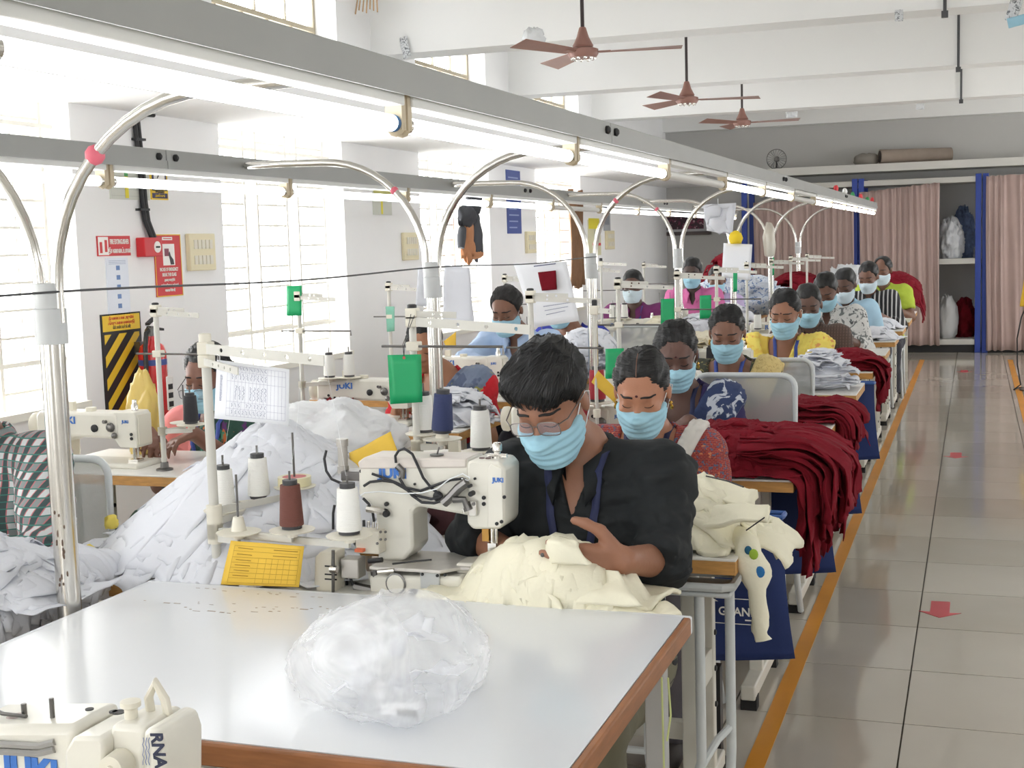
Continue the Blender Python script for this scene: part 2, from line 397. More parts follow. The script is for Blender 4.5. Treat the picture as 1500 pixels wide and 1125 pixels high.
for k, (a, b) in enumerate(WINS):
    f = MB()
    x0, x1 = -4.40, -4.34
    f.box(x0, x1, a, a + 0.05, ZS, ZL); f.box(x0, x1, b - 0.05, b, ZS, ZL); f.box(x0, x1, a + 0.05, b - 0.05, ZS, ZS + 0.05); f.box(x0, x1, a + 0.05, b - 0.05, ZL - 0.05, ZL)
    for q in (1, 2): f.box(x0 + 0.004, x1 - 0.004, a + q * pw - 0.03, a + q * pw + 0.03, ZS + 0.01, ZL - 0.01)
    f.box(x0 + 0.006, x1 - 0.006, a + 0.01, b - 0.01, 1.86, 1.91)
    wo = struct(f.obj('window_%d' % (k + 1), WFRAME, smooth=False), 'tall white barred window in the left wall, number %d from the front end' % (k + 1))
    MB().box(XO, XW + 0.03, a, b, ZS - 0.03, ZS + 0.006).obj('window_sill', WFRAME, wo)
    if k >= 2:
        for q in range(3):
            p = link('pane', pane_me, GLASS, wo); p.location = (-4.37, a + q * pw, 0)
            for yy in (0.07, pw - 0.08):
                p = link('grill_post', post_me, GRILL, wo); p.location = (-4.22, a + q * pw + yy, 0)
            p = link('grill_rod', thin_me, GRILL, wo); p.location = (-4.24, a + q * pw + pw * 0.5, 0)
            for j in range(11):
                p = link('grill_bar', bar_me, GRILL, wo); p.location = (-4.22, a + q * pw, 0.9 + j * 0.128 + 0.02 * ((q * 3 + k) % 3))
    for zb in (1.02, 2.14):
        MB().box(-4.235, -4.205, a, b, zb, zb + 0.022).obj('grill_rail', GRILL, wo)
    # upper light
    f = MB()
    x0, x1 = -4.30, -4.26
    f.box(x0, x1, a, a + 0.03, ZU, ZT); f.box(x0, x1, b - 0.03, b, ZU, ZT); f.box(x0, x1, a + .03, b - .03, ZU, ZU + 0.03); f.box(x0, x1, a + .03, b - .03, ZT - 0.03, ZT); f.box(x0, x1, a + .03, b - .03, ZU + 0.12, ZU + 0.15)
    uo = struct(f.obj('window_%d' % (k + 11), BFRAME, smooth=False), 'small upper window with brown frame above the lintel, number %d from the front end' % (k + 1))
    for q in range(1, 4):
        MB().box(-4.29, -4.27, a + q * WD / 4 - 0.008, a + q * WD / 4 + 0.008, ZU + 0.13, ZT).obj('mullion', BFRAME, uo)
    for q in range(1, 5):
        MB().box(-4.29, -4.27, a + q * WD / 5 - 0.008, a + q * WD / 5 + 0.008, ZU + 0.02, ZU + 0.13).obj('mullion', BFRAME, uo)
    MB().box(-4.284, -4.280, a + 0.02, b - 0.02, ZU + 0.02, ZT - 0.02).obj('pane', GLASS, uo)
    portal('daylight_portal', XO - 0.05, (a + b) / 2, (ZS + ZL) / 2, ZL - ZS, WD, (0, -PI / 2, 0))
    portal('daylight_portal', XO - 0.05, (a + b) / 2, (ZU + ZT) / 2, ZT - ZU, WD, (0, -PI / 2, 0))
for k, (a, b) in enumerate(RW_):
    f = MB(); f.box(XR + 0.1, XR + 0.16, a, a + 0.05, 0.9, 2.5); f.box(XR + 0.1, XR + 0.16, b - 0.05, b, 0.9, 2.5); f.box(XR + 0.1, XR + 0.16, (a + b) / 2 - 0.03, (a + b) / 2 + 0.03, 0.9, 2.5)
    struct(f.obj('window_%d' % (k + 21), WFRAME), 'unseen window added in the right wall to light the far end'); portal('daylight_portal', XR + 0.3, (a + b) / 2, 1.7, 1.6, b - a, (0, PI / 2, 0))
for k, (a, b) in enumerate(FW_):
    f = MB(); f.box(a, a + 0.05, YF - 0.16, YF - 0.1, 0.9, 2.6); f.box(b - 0.05, b, YF - 0.16, YF - 0.1, 0.9, 2.6); f.box((a + b) / 2 - 0.03, (a + b) / 2 + 0.03, YF - 0.16, YF - 0.1, 0.9, 2.6)
    struct(f.obj('window_%d' % (k + 31), WFRAME), 'unseen window added behind the camera for fill light'); portal('daylight_portal', (a + b) / 2, YF - 0.3, 1.75, b - a, 1.7, (-PI / 2, 0, PI))

# floor markings
def floor_line(name, label, x0, x1, y0, y1): tag(MB().box(x0, x1, y0, y1, 0.0002, 0.0016).obj(name, YELT, smooth=False), label, 'floor marking')
floor_line('floor_tape_line', 'yellow floor tape line along the left side of the aisle', -0.618, -0.562, 2.4, 16.6)
floor_line('floor_tape_line', 'yellow floor tape line along the right side of the aisle', 0.375, 0.432, 9.0, 16.6)
for k, (px, py, Yc) in enumerate([(-0.123, 5.475, 0), (-0.113, 9.4, 0), (-0.1, 15.2, 0)]):
    s = 1.0
    a = MB().prism([(-0.055, 0.17), (-0.055, -0.06), (-0.12, -0.055), (0.0, -0.17), (0.12, -0.055), (0.055, -0.06), (0.055, 0.17)], 0.0002, 0.0014, axis=2)
    o = a.obj('floor_arrow', REDT, smooth=False); o.location = (px, py, 0); o.scale = (0.68, 0.72, 1)
    tag(o, 'red floor arrow on the aisle tiles, ' + ['nearest the camera', 'the middle of three', 'farthest away near the rack'][k], 'floor arrow', 'red aisle arrows')

# back ledge, rack, curtains
struct(MB().box(-2.6, XR, 17.8, YB, 2.33, 2.43).obj('trim_20', mat('ledge_paint', (214, 212, 206), 0.7)), 'pale ledge high on the back wall')
RS = mat('rack_shelf', (196, 194, 188), 0.6)
def rack(name, x0, x1, label):
    r = thing(name, label, 'storage rack', (0, 0, 0), 0, 'storage racks on the back wall')
    for x in (x0, x1):
        for y in (17.62, 18.25): MB().box(x - 0.035, x + 0.035, y - 0.03, y + 0.03, 0, 2.24).obj('post', BLUEP, r, bev=0.004)
    for z in (0.1, 1.12, 2.14): MB().box(x0, x1, 17.6, 18.3, z, z + 0.07).obj('shelf', RS, r, bev=0.004)
    MB().box(x0, x1, 17.66, 17.7, 0.0, 0.1).obj('kick_plate', BLACKP, r)
    return r
rack('storage_rack', -2.88, -1.46, 'blue steel storage rack left behind the pink curtain')
rack('storage_rack', -1.38, 0.04, 'blue steel storage rack with its right bay open showing white and red heaps')
rack('storage_rack', 0.125, 1.55, 'blue steel storage rack at the right behind the last pink curtain')
CURT = mat('pink_curtain_cloth', (192, 168, 161), 0.9, trans=0.12, var=0.06, vscale=3)
def curtain(x0, x1, z0, za, zb, label, m_=CURT, Y=17.55, amp=0.015, wl_=0.1, name='curtain'):
    nx, nz = int((x1 - x0) / 0.012), 14; V = []; Q = []
    for i in range(nx + 1):
        for j in range(nz + 1):
            u = i / nx; v = j / nz; x = x0 + (x1 - x0) * u
            top = za + (zb - za) * u; z = z0 + (top - z0) * v
            ph = 2 * PI * x / wl_ + 2.6 * math.sin(x * 7) + 1.5 * math.sin(x * 17 + 2)
            y = Y + amp * (1.2 - 0.5 * v) * math.sin(ph) + 0.01 * math.sin(ph * 2.3 + 5 * v)
            V.append((x + 0.012 * math.sin(3 * v + x * 9) * (1 - v), y, z + 0.006 * math.sin(ph)))
    for i in range(nx):
        for j in range(nz): a = i * (nz + 1) + j; Q.append((a, a + nz + 1, a + nz + 2, a + 1))
    o = quads(name, V, Q, m_); sol = o.modifiers.new('thickness', 'SOLIDIFY'); sol.thickness = 0.003
    return tag(o, label, 'curtain', 'pink curtains on the storage racks' if m_ is CURT else None)
curtain(-2.75, -1.47, 0.12, 1.98, 2.02, 'pink curtain hanging at the left of the blue rack post')
curtain(-1.40, -0.42, 0.1, 2.06, 2.15, 'pink curtain in the middle with its top edge rising to the right')
curtain(0.13, 1.5, 0.03, 2.2, 2.22, 'pink curtain at the far right edge of the aisle end')

# items on the ledge
KRAFT = mat('kraft_roll', (150, 136, 124), 0.8, var=0.08)
t = tag(MB().tube([(-1.17, 17.93, 2.525), (-0.3, 18.24, 2.525)], 0.092, 18).obj('rolled_tube', KRAFT), 'brown cardboard roll lying on the high back ledge', 'roll')
MB().cyl((-1.176, 17.928, 2.525), (-1.166, 17.931, 2.525), 0.075, n=18).obj('roll_end_shade', mat('roll_hollow_shade', (70, 62, 58), 0.9), t)  # dark disc on the closed end, painted as the shaded hollow
def lump(name, label, cat, c, r, m_, seed=0, amp=0.25, n=20, sq=0.0, freq=3.0, sub=None, group=None, kind=None, parent=None):
    u = np.linspace(0, PI, n // 2 + 1); v = np.linspace(0, 2 * PI, n, endpoint=False)
    U, Vv = np.meshgrid(u, v, indexing='ij')
    D = np.stack([np.sin(U) * np.cos(Vv), np.sin(U) * np.sin(Vv), -np.cos(U)], -1)
    d = 1 + amp * (1 - 2 * np.abs(fbm(D * freq + seed * 7.3, 3)))* 0.6
    Pn = D * d[..., None] * np.array(r)
    Pn[..., 2] = np.maximum(Pn[..., 2], -r[2] * (0.75 - sq)) + r[2] * (0.75 - sq)
    Pn += np.array(c)
    k = n // 2 + 1; Q = []
    for i in range(k - 1):
        for j in range(n): a, b = i * n + j, i * n + (j + 1) % n; Q.append((a, b, b + n, a + n))
    o = quads(name, Pn.reshape(-1, 3), Q, m_, parent)
    if label: tag(o, label, cat, group, kind)
    return o
lump('wrapped_bundle', 'grey wrapped bundle lying beside the cardboard roll on the ledge', 'bundle', (-1.34, 17.98, 2.43), (0.16, 0.08, 0.085), mat('grey_wrap', (140, 134, 126), 0.8), 3)
wf = thing('wall_fan', 'round caged fan resting on the high back ledge', 'fan', (-2.5, 17.95, 2.43))
m = MB()
for q in range(20):
    a = 2 * PI * q / 20; m.tube([(0, -0.05, 0.13), (0.1 * math.cos(a), -0.055, 0.13 + 0.1 * math.sin(a)), (0.13 * math.cos(a), 0, 0.13 + 0.13 * math.sin(a))], 0.003, 4)
m.tube([(0.13 * math.cos(2 * PI * q / 24), 0, 0.13 + 0.13 * math.sin(2 * PI * q / 24)) for q in range(25)], 0.005, 5)
m.obj('cage', DSTEEL, wf); 
m = MB().ball((0, 0.03, 0.13), 0.04)
m.obj('motor', BLACKP, wf)
m = MB()
for q in range(3):
    a = 2 * PI * q / 3; c, s_ = math.cos(a), math.sin(a)
    m.hexa([(0.02 * c, -0.02, .13 + .02 * s_), (0.11 * c - .03 * s_, -0.03, .13 + .11 * s_ + .03 * c), (0.11 * c + .03 * s_, -0.01, .13 + .11 * s_ - .03 * c), (0.02 * c, -0.01, .13 + .02 * s_)] + [(0.02 * c, -0.016, .13 + .02 * s_), (0.11 * c - .03 * s_, -0.026, .13 + .11 * s_ + .03 * c), (0.11 * c + .03 * s_, -0.006, .13 + .11 * s_ - .03 * c), (0.02 * c, -0.006, .13 + .02 * s_)])
m.obj('blade', mat('fan_blade_grey', (180, 180, 178), 0.4), wf)
MB().lathe([(0.07, 0), (0.07, 0.01), (0.012, 0.02), (0.012, 0.1)], 14).obj('foot', BLACKP, wf)

# picture on the back wall
p0, p1 = at(967, 312, YB - 0.03), at(1036, 341, YB - 0.03)
pf = thing('picture_frame', 'dark framed picture hanging on the grey back wall', 'picture', ((p0[0] + p1[0]) / 2, YB - 0.02, (p0[2] + p1[2]) / 2))
hw, hh = (p1[0] - p0[0]) / 2 + 0.03, (p0[2] - p1[2]) / 2
m = MB()
for s_ in (-1, 1): m.box(s_ * hw - 0.025, s_ * hw + 0.025, -0.02, 0.02, -hh - .02, hh + .02); m.box(-hw, hw, -0.02, 0.02, s_ * hh - 0.025, s_ * hh + 0.025)
m.obj('frame', mat('dark_frame', (78, 68, 66), 0.4), pf, bev=0.004)
MB().box(-hw, hw, 0.0, 0.012, -hh, hh).obj('mat_board', mat('grey_mat_board', (188, 188, 190), 0.7), pf)
MB().box(-hw + .08, hw - .08, -0.004, 0.0, -hh + .06, hh - .06).obj('print', pattern('dark_floral_print', 'floral', [(70, 52, 60), (120, 60, 80), (190, 150, 160)], 14), pf)

# ceiling fans
def fan(x, y, z, ang, label):
    f = thing('ceiling_fan', label, 'ceiling fan', (x, y, z), ang, 'brown ceiling fans')
    MB().cyl((0, 0, 0.07), (0, 0, ZC - z), 0.011, n=8).obj('down_rod', mat('dark_rod', (70, 62, 62), 0.4, 0.6), f)
    MB().lathe([(0.055, -0.0), (0.06, 0.012), (0.05, 0.03), (0.035, 0.06), (0.02, 0.11), (0.016, 0.115)], 18).obj('canopy', FANP, f)
    MB().lathe([(0.03, -0.06), (0.075, -0.055), (0.088, -0.035), (0.088, -0.01), (0.06, 0.0)], 22).obj('motor_housing', FANP, f)
    m = MB()
    for q in range(10):
        a = 2 * PI * q / 10; m.ball((0.062 * math.cos(a), 0.062 * math.sin(a), -0.058), 0.012, 6)
    m.obj('vent_ring', STEEL, f)
    for q in range(3):
        b = MB(); L0, L1 = 0.1, 0.56
        b.hexa([(L0, -0.045, -0.038), (L1, -0.062, -0.045), (L1, 0.055, -0.012), (L0, 0.045, -0.02), (L0, -0.045, -0.034), (L1, -0.062, -0.041), (L1, 0.055, -0.008), (L0, 0.045, -0.016)])
        b.box(0.06, 0.16, -0.018, 0.018, -0.03, -0.022)
        o = b.obj('blade', FANP, f, bev=0.002); o.rotation_euler = (0, 0, 2 * PI * q / 3)
    return f
fan(-2.105, 7.35, 2.62, math.radians(8), 'brown ceiling fan nearest the camera with plastic on one blade')
fan(-2.12, 10.3, 2.63, math.radians(16), 'brown ceiling fan hanging second from the camera')
fan(-2.17, 13.2, 2.68, math.radians(-2), 'brown ceiling fan farthest away before the grey back wall')
CLEARP = mat('clear_plastic_wrap', (235, 238, 240), 0.25, trans=0.45, bump=0.8, bscale=40)
tag(lump('plastic_wrapper', None, None, (-2.35, 7.2, 2.62), (0.06, 0.04, 0.06), CLEARP, 5, 0.5, 16, freq=4), 'crumpled clear plastic caught on the nearest ceiling fan blade', 'plastic')

# conduits and scraps on the beams
CON = mat('dark_conduit', (70, 70, 72), 0.5)
for k, (x, y0, y1) in enumerate([(at(1384, 20, 8.78)[0], 8.775, 1), (at(1404, 70, 11.76)[0], 11.755, 1), (at(1408, 130, 14.6)[0], 14.595, 1)]):
    tag(MB().tube([(x, y0, 2.86), (x, y0, 3.45)], 0.011, 6).obj('conduit_pipe', CON), 'dark conduit pipe down the face of the %s ceiling beam in view' % ['nearest', 'middle', 'farthest'][k], 'conduit', 'conduits on the beams')
    MB().box(x - 0.02, x + 0.02, y0 - 0.015, y0 + 0.012, 2.84, 2.88).obj('clip', CON, [o for o in COL.objects if o.name.startswith('conduit_pipe')][-1])
def scrap(px, py, Y, w_, h_, m_, label, rot=0.0):
    p = at(px, py, Y); nx, nz = 6, 6; V = []; Q = []
    for i in range(nx + 1):
        for j in range(nz + 1):
            u, v = (i / nx - 0.5) * w_, (j / nz - 0.5) * h_
            V.append((p[0] + u * math.cos(rot) - v * math.sin(rot), p[1] - 0.008 + 0.006 * math.sin(i * 2.1 + j * 1.3), p[2] + u * math.sin(rot) + v * math.cos(rot)))
    for i in range(nx):
        for j in range(nz): a = i * (nz + 1) + j; Q.append((a, a + nz + 1, a + nz + 2, a + 1))
    o = quads('paper_scrap', V, Q, m_); o.modifiers.new('t', 'SOLIDIFY').thickness = 0.002
    return tag(o, label, 'scrap', 'scraps stuck to the beams')
PRINTP = pattern('printed_tape', 'floral', [(220, 222, 224), (120, 124, 128)], 60)
scrap(594, 70, 8.78, 0.06, 0.15, PRINTP, 'torn printed paper strip stuck on the nearest beam at its left end', 0.2)
scrap(1317, 23, 8.78, 0.05, 0.07, PRINTP, 'small printed paper scrap stuck on the beam over the aisle')
scrap(1486, 12, 8.78, 0.07, 0.16, PRINTP, 'long printed paper strip at the top right corner', -0.3)
scrap(1490, 31, 8.76, 0.11, 0.06, MASKM, 'blue face mask hanging from the beam at the top right corner', 0.2)
scrap(1160, 168, 14.6, 0.12, 0.06, CLEARP, 'small clear plastic scrap on the farthest beam left')
scrap(1348, 156, 14.6, 0.08, 0.06, CLEARP, 'small clear plastic scrap on the farthest beam right')
STRAW = mat('straw', (196, 160, 120), 0.8)
m = MB()
for q in range(9):
    m.tube([(-3.98 + 0.02 * q, 8.6, 3.42), (-4.02 + 0.028 * q, 8.55, 3.2 - 0.012 * (q % 3))], 0.005, 4)
p = at(540, 5, 8.7)
for i in range(len(m.v)): m.v[i] = (m.v[i][0] + p[0] + 3.93, m.v[i][1], m.v[i][2] + p[2] - 3.27)
tag(m.obj('straw_broom', STRAW), 'tuft of straw broom fixed high in the corner by the nearest beam', 'broom')

# ------------------------------------------------------------------ things on the left wall
def board(name, label, cat, pts, m_, d=0.006, X=XW, group=None):
    """flat sign on the left wall, pts = y0, y1, z0, z1"""
    y0, y1, z0, z1 = pts
    t_ = thing(name, label, cat, (X, (y0 + y1) / 2, (z0 + z1) / 2), 0, group)
    MB().box(0.0, d, -(y1 - y0) / 2, (y1 - y0) / 2, -(z1 - z0) / 2, (z1 - z0) / 2).obj('panel', m_, t_)
    t_['w'] = y1 - y0; t_['h'] = z1 - z0
    return t_
def patch(parent, name, y0, y1, z0, z1, m_, x=0.0065, d=0.0008): return MB().box(x, x + d, y0, y1, z0, z1).obj(name, m_, parent, smooth=False)
SIGNW = mat('sign_white', (244, 242, 238), 0.6); SIGNY = mat('sign_yellow', (236, 198, 50), 0.5); SIGNB = mat('sign_blue', (62, 82, 150), 0.5); SIGNK = mat('sign_black', (34, 33, 36), 0.5)
b = board('safety_sign', 'red fire extinguisher sign on the white pier', 'sign', (5.51, 5.78, 1.525, 1.625), REDSIGN)
patch(b, 'white_field', -0.13, -0.05, -0.045, 0.045, SIGNW); patch(b, 'extinguisher_symbol', -0.12, -0.1, -0.035, 0.02, REDSIGN, 0.0075); patch(b, 'flame_symbol', -0.08, -0.06, -0.03, 0.03, REDSIGN, 0.0075)
text('FIRE EXTINGUISHER', 0.034, WHITEL, (0.0075, 0.042, 0.02), '+X', b, bold=0.0008, sx=0.52)
text('தீயணைப்பான்', 0.034, WHITEL, (0.0075, 0.042, -0.025), '+X', b, bold=0.0006, sx=0.7)
b = board('safety_sign', 'tall red break glass emergency sign on the white pier', 'sign', (5.99, 6.235, 1.30, 1.632), REDSIGN)
for q in ((-0.123, -0.118, -0.166, 0.166), (0.118, 0.123, -0.166, 0.166), (-0.123, 0.123, 0.161, 0.166), (-0.123, 0.123, -0.166, -0.161)): patch(b, 'yellow_border', *q, SIGNY)
patch(b, 'white_field', -0.05, 0.06, 0.0, 0.115, SIGNW); patch(b, 'header_field', -0.05, 0.045, 0.135, 0.152, SIGNW)
patch(b, 'text_line', -0.04, 0.035, 0.1415, 0.1455, REDSIGN, 0.0075)
patch(b, 'call_point_symbol', -0.035, 0.005, 0.05, 0.09, mat('maroon_symbol', (130, 60, 80), 0.5), 0.0075)
MB().prism([(0.0, 0.06), (0.012, 0.075), (0.022, 0.05), (0.045, 0.03), (0.05, 0.004), (0.018, 0.004), (0.01, 0.035)], 0.0075, 0.0085, 0).obj('hand_symbol', mat('grey_symbol', (70, 66, 70), 0.6), b)
for i_, (tt, sz) in enumerate([('INCASE OF EMERGENCY', 0.026), ('BREAK THIS GLASS', 0.026), ('அவசர காலத்தில்', 0.018), ('கண்ணாடியை உடைக்கவும்', 0.018), ('आपातकाल में शीशा तोड़ें', 0.018)]):
    text(tt, sz, WHITEL, (0.0075, 0.0, -0.022 - 0.028 * i_), '+X', b, bold=0.0006, sx=0.6)
b = thing('alarm_call_point', 'red fire alarm call point box with round glass', 'alarm box', (XW, 5.91, 1.565))
MB().box(0, 0.055, -0.075, 0.08, -0.05, 0.05).obj('housing', mat('red_plastic', (200, 40, 48), 0.4), b, bev=0.005)
MB().lathe([(0.03, 0.055), (0.03, 0.058), (0.0, 0.058)], 20, (0, 0.035, 0), 0).obj('glass_disc', SIGNW, b)
for yy in (-0.012, 0, 0.012): MB().ball((0.06, 0.035 + yy, 0), 0.005, 6).obj('dot', BLACKP, b)
c = thing('cable_run', 'thick black cables running down the pier to the alarm box', 'cable', (XW, 5.9, 0))
for dy in (-0.016, 0.012):
    MB().tube([(0.02, dy + 0.12, 2.255), (0.02, dy - 0.02, 2.25), (0.018, dy - 0.02, 2.2), (0.018, dy, 1.95), (0.018, dy + 0.004, 1.8), (0.018, dy + 0.02, 1.7), (0.03, dy + 0.05, 1.615)], 0.012, 8).obj('cable', BLACKP, c)
for zz in (2.12, 1.76): MB().box(0.0, 0.034, -0.05, 0.03, zz - 0.006, zz + 0.006).obj('cable_clip', BLACKP, c)
SWM = mat('switch_cream', (226, 216, 182), 0.45)
def switchboard(y0, y1, z0, z1, label):
    b = thing('switch_board', label, 'switch board', (XW, (y0 + y1) / 2, (z0 + z1) / 2), 0, 'cream switch boards on the piers')
    w2, h2 = (y1 - y0) / 2, (z1 - z0) / 2
    MB().box(0, 0.03, -w2, w2, -h2, h2).obj('plate', SWM, b, bev=0.006)
    for r_ in (-1, 1):
        for q in range(5):
            yy = -w2 * 0.6 + q * w2 * 0.3
            MB().box(0.03, 0.036, yy - w2 * .11, yy + w2 * .11, r_ * h2 * .42 - h2 * .24, r_ * h2 * .42 + h2 * .24).obj('switch', CREAMD, b)
switchboard(6.29, 6.55, 1.43, 1.635, 'cream switch board beside the red break glass sign')
switchboard(9.2, 9.465, 1.43, 1.64, 'cream switch board below the small calendar on the second pier')
switchboard(12.12, 12.4, 1.44, 1.65, 'cream switch board beside the blue poster on the third pier')
switchboard(15.05, 15.4, 1.44, 1.66, 'cream switch board on the shaded pier near the back corner')
b = board('notice_chart', 'pale grid chart with a green and yellow strip behind the black cable', 'notice', (5.64, 5.975, 1.81, 2.065), mat('chart_paper', (206, 208, 198), 0.7))
patch(b, 'green_strip', -0.045, -0.015, -0.01, 0.08, mat('strip_green', (80, 160, 96), 0.6)); patch(b, 'yellow_strip', -0.045, -0.015, -0.12, -0.01, mat('strip_yellow', (228, 214, 60), 0.6))
for q in range(7): patch(b, 'rule_line', -0.16, 0.16, -0.11 + q * 0.033, -0.109 + q * 0.033, mat('rule_grey', (160, 162, 156), 0.7))
b = board('notice_poster', 'use face mask poster in yellow and navy beside the chart', 'poster', (5.99, 6.145, 1.815, 2.0), SIGNY)
patch(b, 'picture_field', -0.065, 0.065, -0.02, 0.085, mat('poster_navy', (50, 48, 88), 0.5)); patch(b, 'face_field', -0.05, 0.05, -0.01, 0.085, SIGNW, 0.0075); patch(b, 'navy_band', -0.07, 0.07, -0.085, -0.058, mat('poster_navy', (50, 48, 88), 0.5)); patch(b, 'navy_band', -0.07, 0.07, -0.045, -0.022, SIGNK)
text('USE FACE MASK', 0.022, SIGNY, (0.0078, 0, -0.033), '+X', b, sx=0.62, bold=0.0005); text('முகக்கவசம்', 0.018, NAVYL, (0.0078, 0, -0.051), '+X', b, sx=0.7); text('அணியவும்', 0.02, SIGNY, (0.0078, 0, -0.071), '+X', b, sx=0.7)
MB().tube([(0.0085, -0.02, 0.02), (0.0085, 0.0, 0.045), (0.0085, 0.03, 0.07)], 0.003, 5).obj('mask_sketch', mat('grey_symbol', (70, 66, 70), 0.6), b)
b = board('notice_sheet', 'instruction sheet with small blue pictures in a clear sleeve', 'notice', (5.57, 5.75, 1.22, 1.515), mat('sheet_pale', (226, 232, 242), 0.5))
for q in range(5): patch(b, 'small_picture', -0.012, 0.018, 0.085 - q * 0.048, 0.108 - q * 0.048, mat('picture_blue', (110, 140, 190), 0.6))
for q in range(3): patch(b, 'text_line', -0.07, 0.07, 0.132 - q * 0.008, 0.134 - q * 0.008, mat('rule_blue', (150, 160, 190), 0.7))
b = board('hazard_board', 'yellow and black striped fire point board on the pier', 'sign', (5.5, 5.83, 0.62, 1.235), SIGNK)
patch(b, 'header_field', -0.155, 0.155, 0.22, 0.3, SIGNY)
for i_, tt in enumerate(['தீயணைப்பான் அருகில்', 'பொருட்களை வைக்காதீர்', 'कैसे उपयोग करने के लिए']): text(tt, 0.022, REDSIGN if i_ < 2 else NAVYL, (0.0078, 0, 0.284 - 0.024 * i_), '+X', b, sx=0.75)
for q in range(8):
    z0 = -0.42 + q * 0.115; pts = [(-0.145, z0), (0.145, z0 + 0.26), (0.145, z0 + 0.315), (-0.145, z0 + 0.055)]
    def cl(poly, lo, hi):
        for sgn, lim in ((1, lo), (-1, hi)):
            out = []
            for i in range(len(poly)):
                p, q_ = poly[i], poly[(i + 1) % len(poly)]; a, bb = sgn * (p[1] - lim), sgn * (q_[1] - lim)
                if a >= 0: out.append(p)
                if a * bb < 0: t_ = a / (a - bb); out.append((p[0] + (q_[0] - p[0]) * t_, p[1] + (q_[1] - p[1]) * t_))
            poly = out
        return poly
    pl = cl(pts, -0.3, 0.205)
    if len(pl) >= 3: MB().prism(pl, 0.0062, 0.0072, 0).obj('yellow_stripe', SIGNY, b, smooth=False)
# fire extinguisher
e = thing('fire_extinguisher', 'red fire extinguisher with black hose hanging on the striped board', 'extinguisher', (XW + 0.1, 5.78, 0.66))
REDX = mat('red_enamel', (206, 44, 48), 0.25, coat=0.5)
MB().lathe([(0.065, 0), (0.072, 0.01), (0.072, 0.36), (0.06, 0.4), (0.03, 0.42), (0.024, 0.44), (0.024, 0.455)], 24).obj('cylinder', REDX, e)
MB().lathe([(0.0728, 0.3), (0.0728, 0.33)], 24).obj('blue_band', SIGNB, e)
MB().lathe([(0.03, 0.45), (0.032, 0.48), (0.018, 0.5)], 14).obj('valve', DSTEEL, e)
MB().hexa([(-.012, -.02, .49), (.012, -.02, .49), (.012, .1, .47), (-.012, .1, .47), (-.012, -.02, .502), (.012, -.02, .502), (.012, .1, .482), (-.012, .1, .482)]).hexa([(-.012, -.03, .505), (.012, -.03, .505), (.012, .11, .57), (-.012, .11, .57), (-.012, -.03, .518), (.012, -.03, .518), (.012, .11, .583), (-.012, .11, .583)]).obj('lever', BLACKP, e)
MB().tube([(0, -0.02, 0.48), (0.02, -0.07, 0.47), (0.03, -0.1, 0.4), (0.03, -0.105, 0.25), (0.03, -0.09, 0.05), (0.03, -0.07, -0.02)], 0.012, 8).obj('hose', BLACKP, e)
MB().box(0.0, 0.076, 0.0, 0.065, 0.06, 0.24).obj('label_plate', SIGNW, e, bev=0.01)
for q in range(3): MB().box(0.0765, 0.0775, 0.012, 0.052, 0.08 + q * 0.045, 0.108 + q * 0.045).obj('label_mark', SIGNK, e)
MB().box(-0.1, -0.06, -0.02, 0.02, 0.36, 0.42).obj('bracket', DSTEEL, e)
MB().box(-0.1, -0.05, -0.03, 0.03, 0.02, 0.05).obj('bracket', DSTEEL, e)
# small notices on further piers
b = board('notice_chart', 'small pale calendar with yellow strip on the second pier', 'notice', (8.72, 9.04, 1.77, 1.95), mat('chart_paper', (206, 208, 198), 0.7)); patch(b, 'header_strip', -0.15, 0.15, 0.05, 0.085, mat('olive_strip', (190, 186, 110), 0.6)); patch(b, 'yellow_strip', -0.03, 0.0, -0.085, 0.04, mat('strip_yellow', (228, 214, 60), 0.6))
b = board('notice_poster', 'tall blue text poster on the third pier', 'poster', (11.62, 12.02, 1.63, 2.22), SIGNB)
for q in range(9): patch(b, 'text_line', -0.15, 0.13 - 0.03 * (q % 3), 0.22 - q * 0.058, 0.232 - q * 0.058, mat('pale_blue_text', (150, 165, 205), 0.6))
b = board('wall_calendar', 'pale wall calendar with yellow top on the far pier', 'calendar', (14.33, 14.86, 1.38, 1.78), mat('calendar_paper', (214, 210, 176), 0.7)); patch(b, 'header_strip', -0.24, 0.2, 0.1, 0.22, mat('strip_yellow', (228, 214, 60), 0.6)); patch(b, 'red_strip', -0.1, 0.26, -0.09, -0.06, REDSIGN)
patch(b, 'column_line', -0.02, 0.0, -0.19, 0.1, mat('rule_grey', (160, 162, 156), 0.7))
b = board('notice_sheet', 'narrow grey sheet on the shaded far pier', 'notice', (15.0, 15.3, 1.66, 2.1), mat('grey_sheet', (168, 170, 174), 0.7)); patch(b, 'text_block', -0.1, 0.1, -0.15, 0.1, mat('grey_text_block', (140, 144, 152), 0.7))
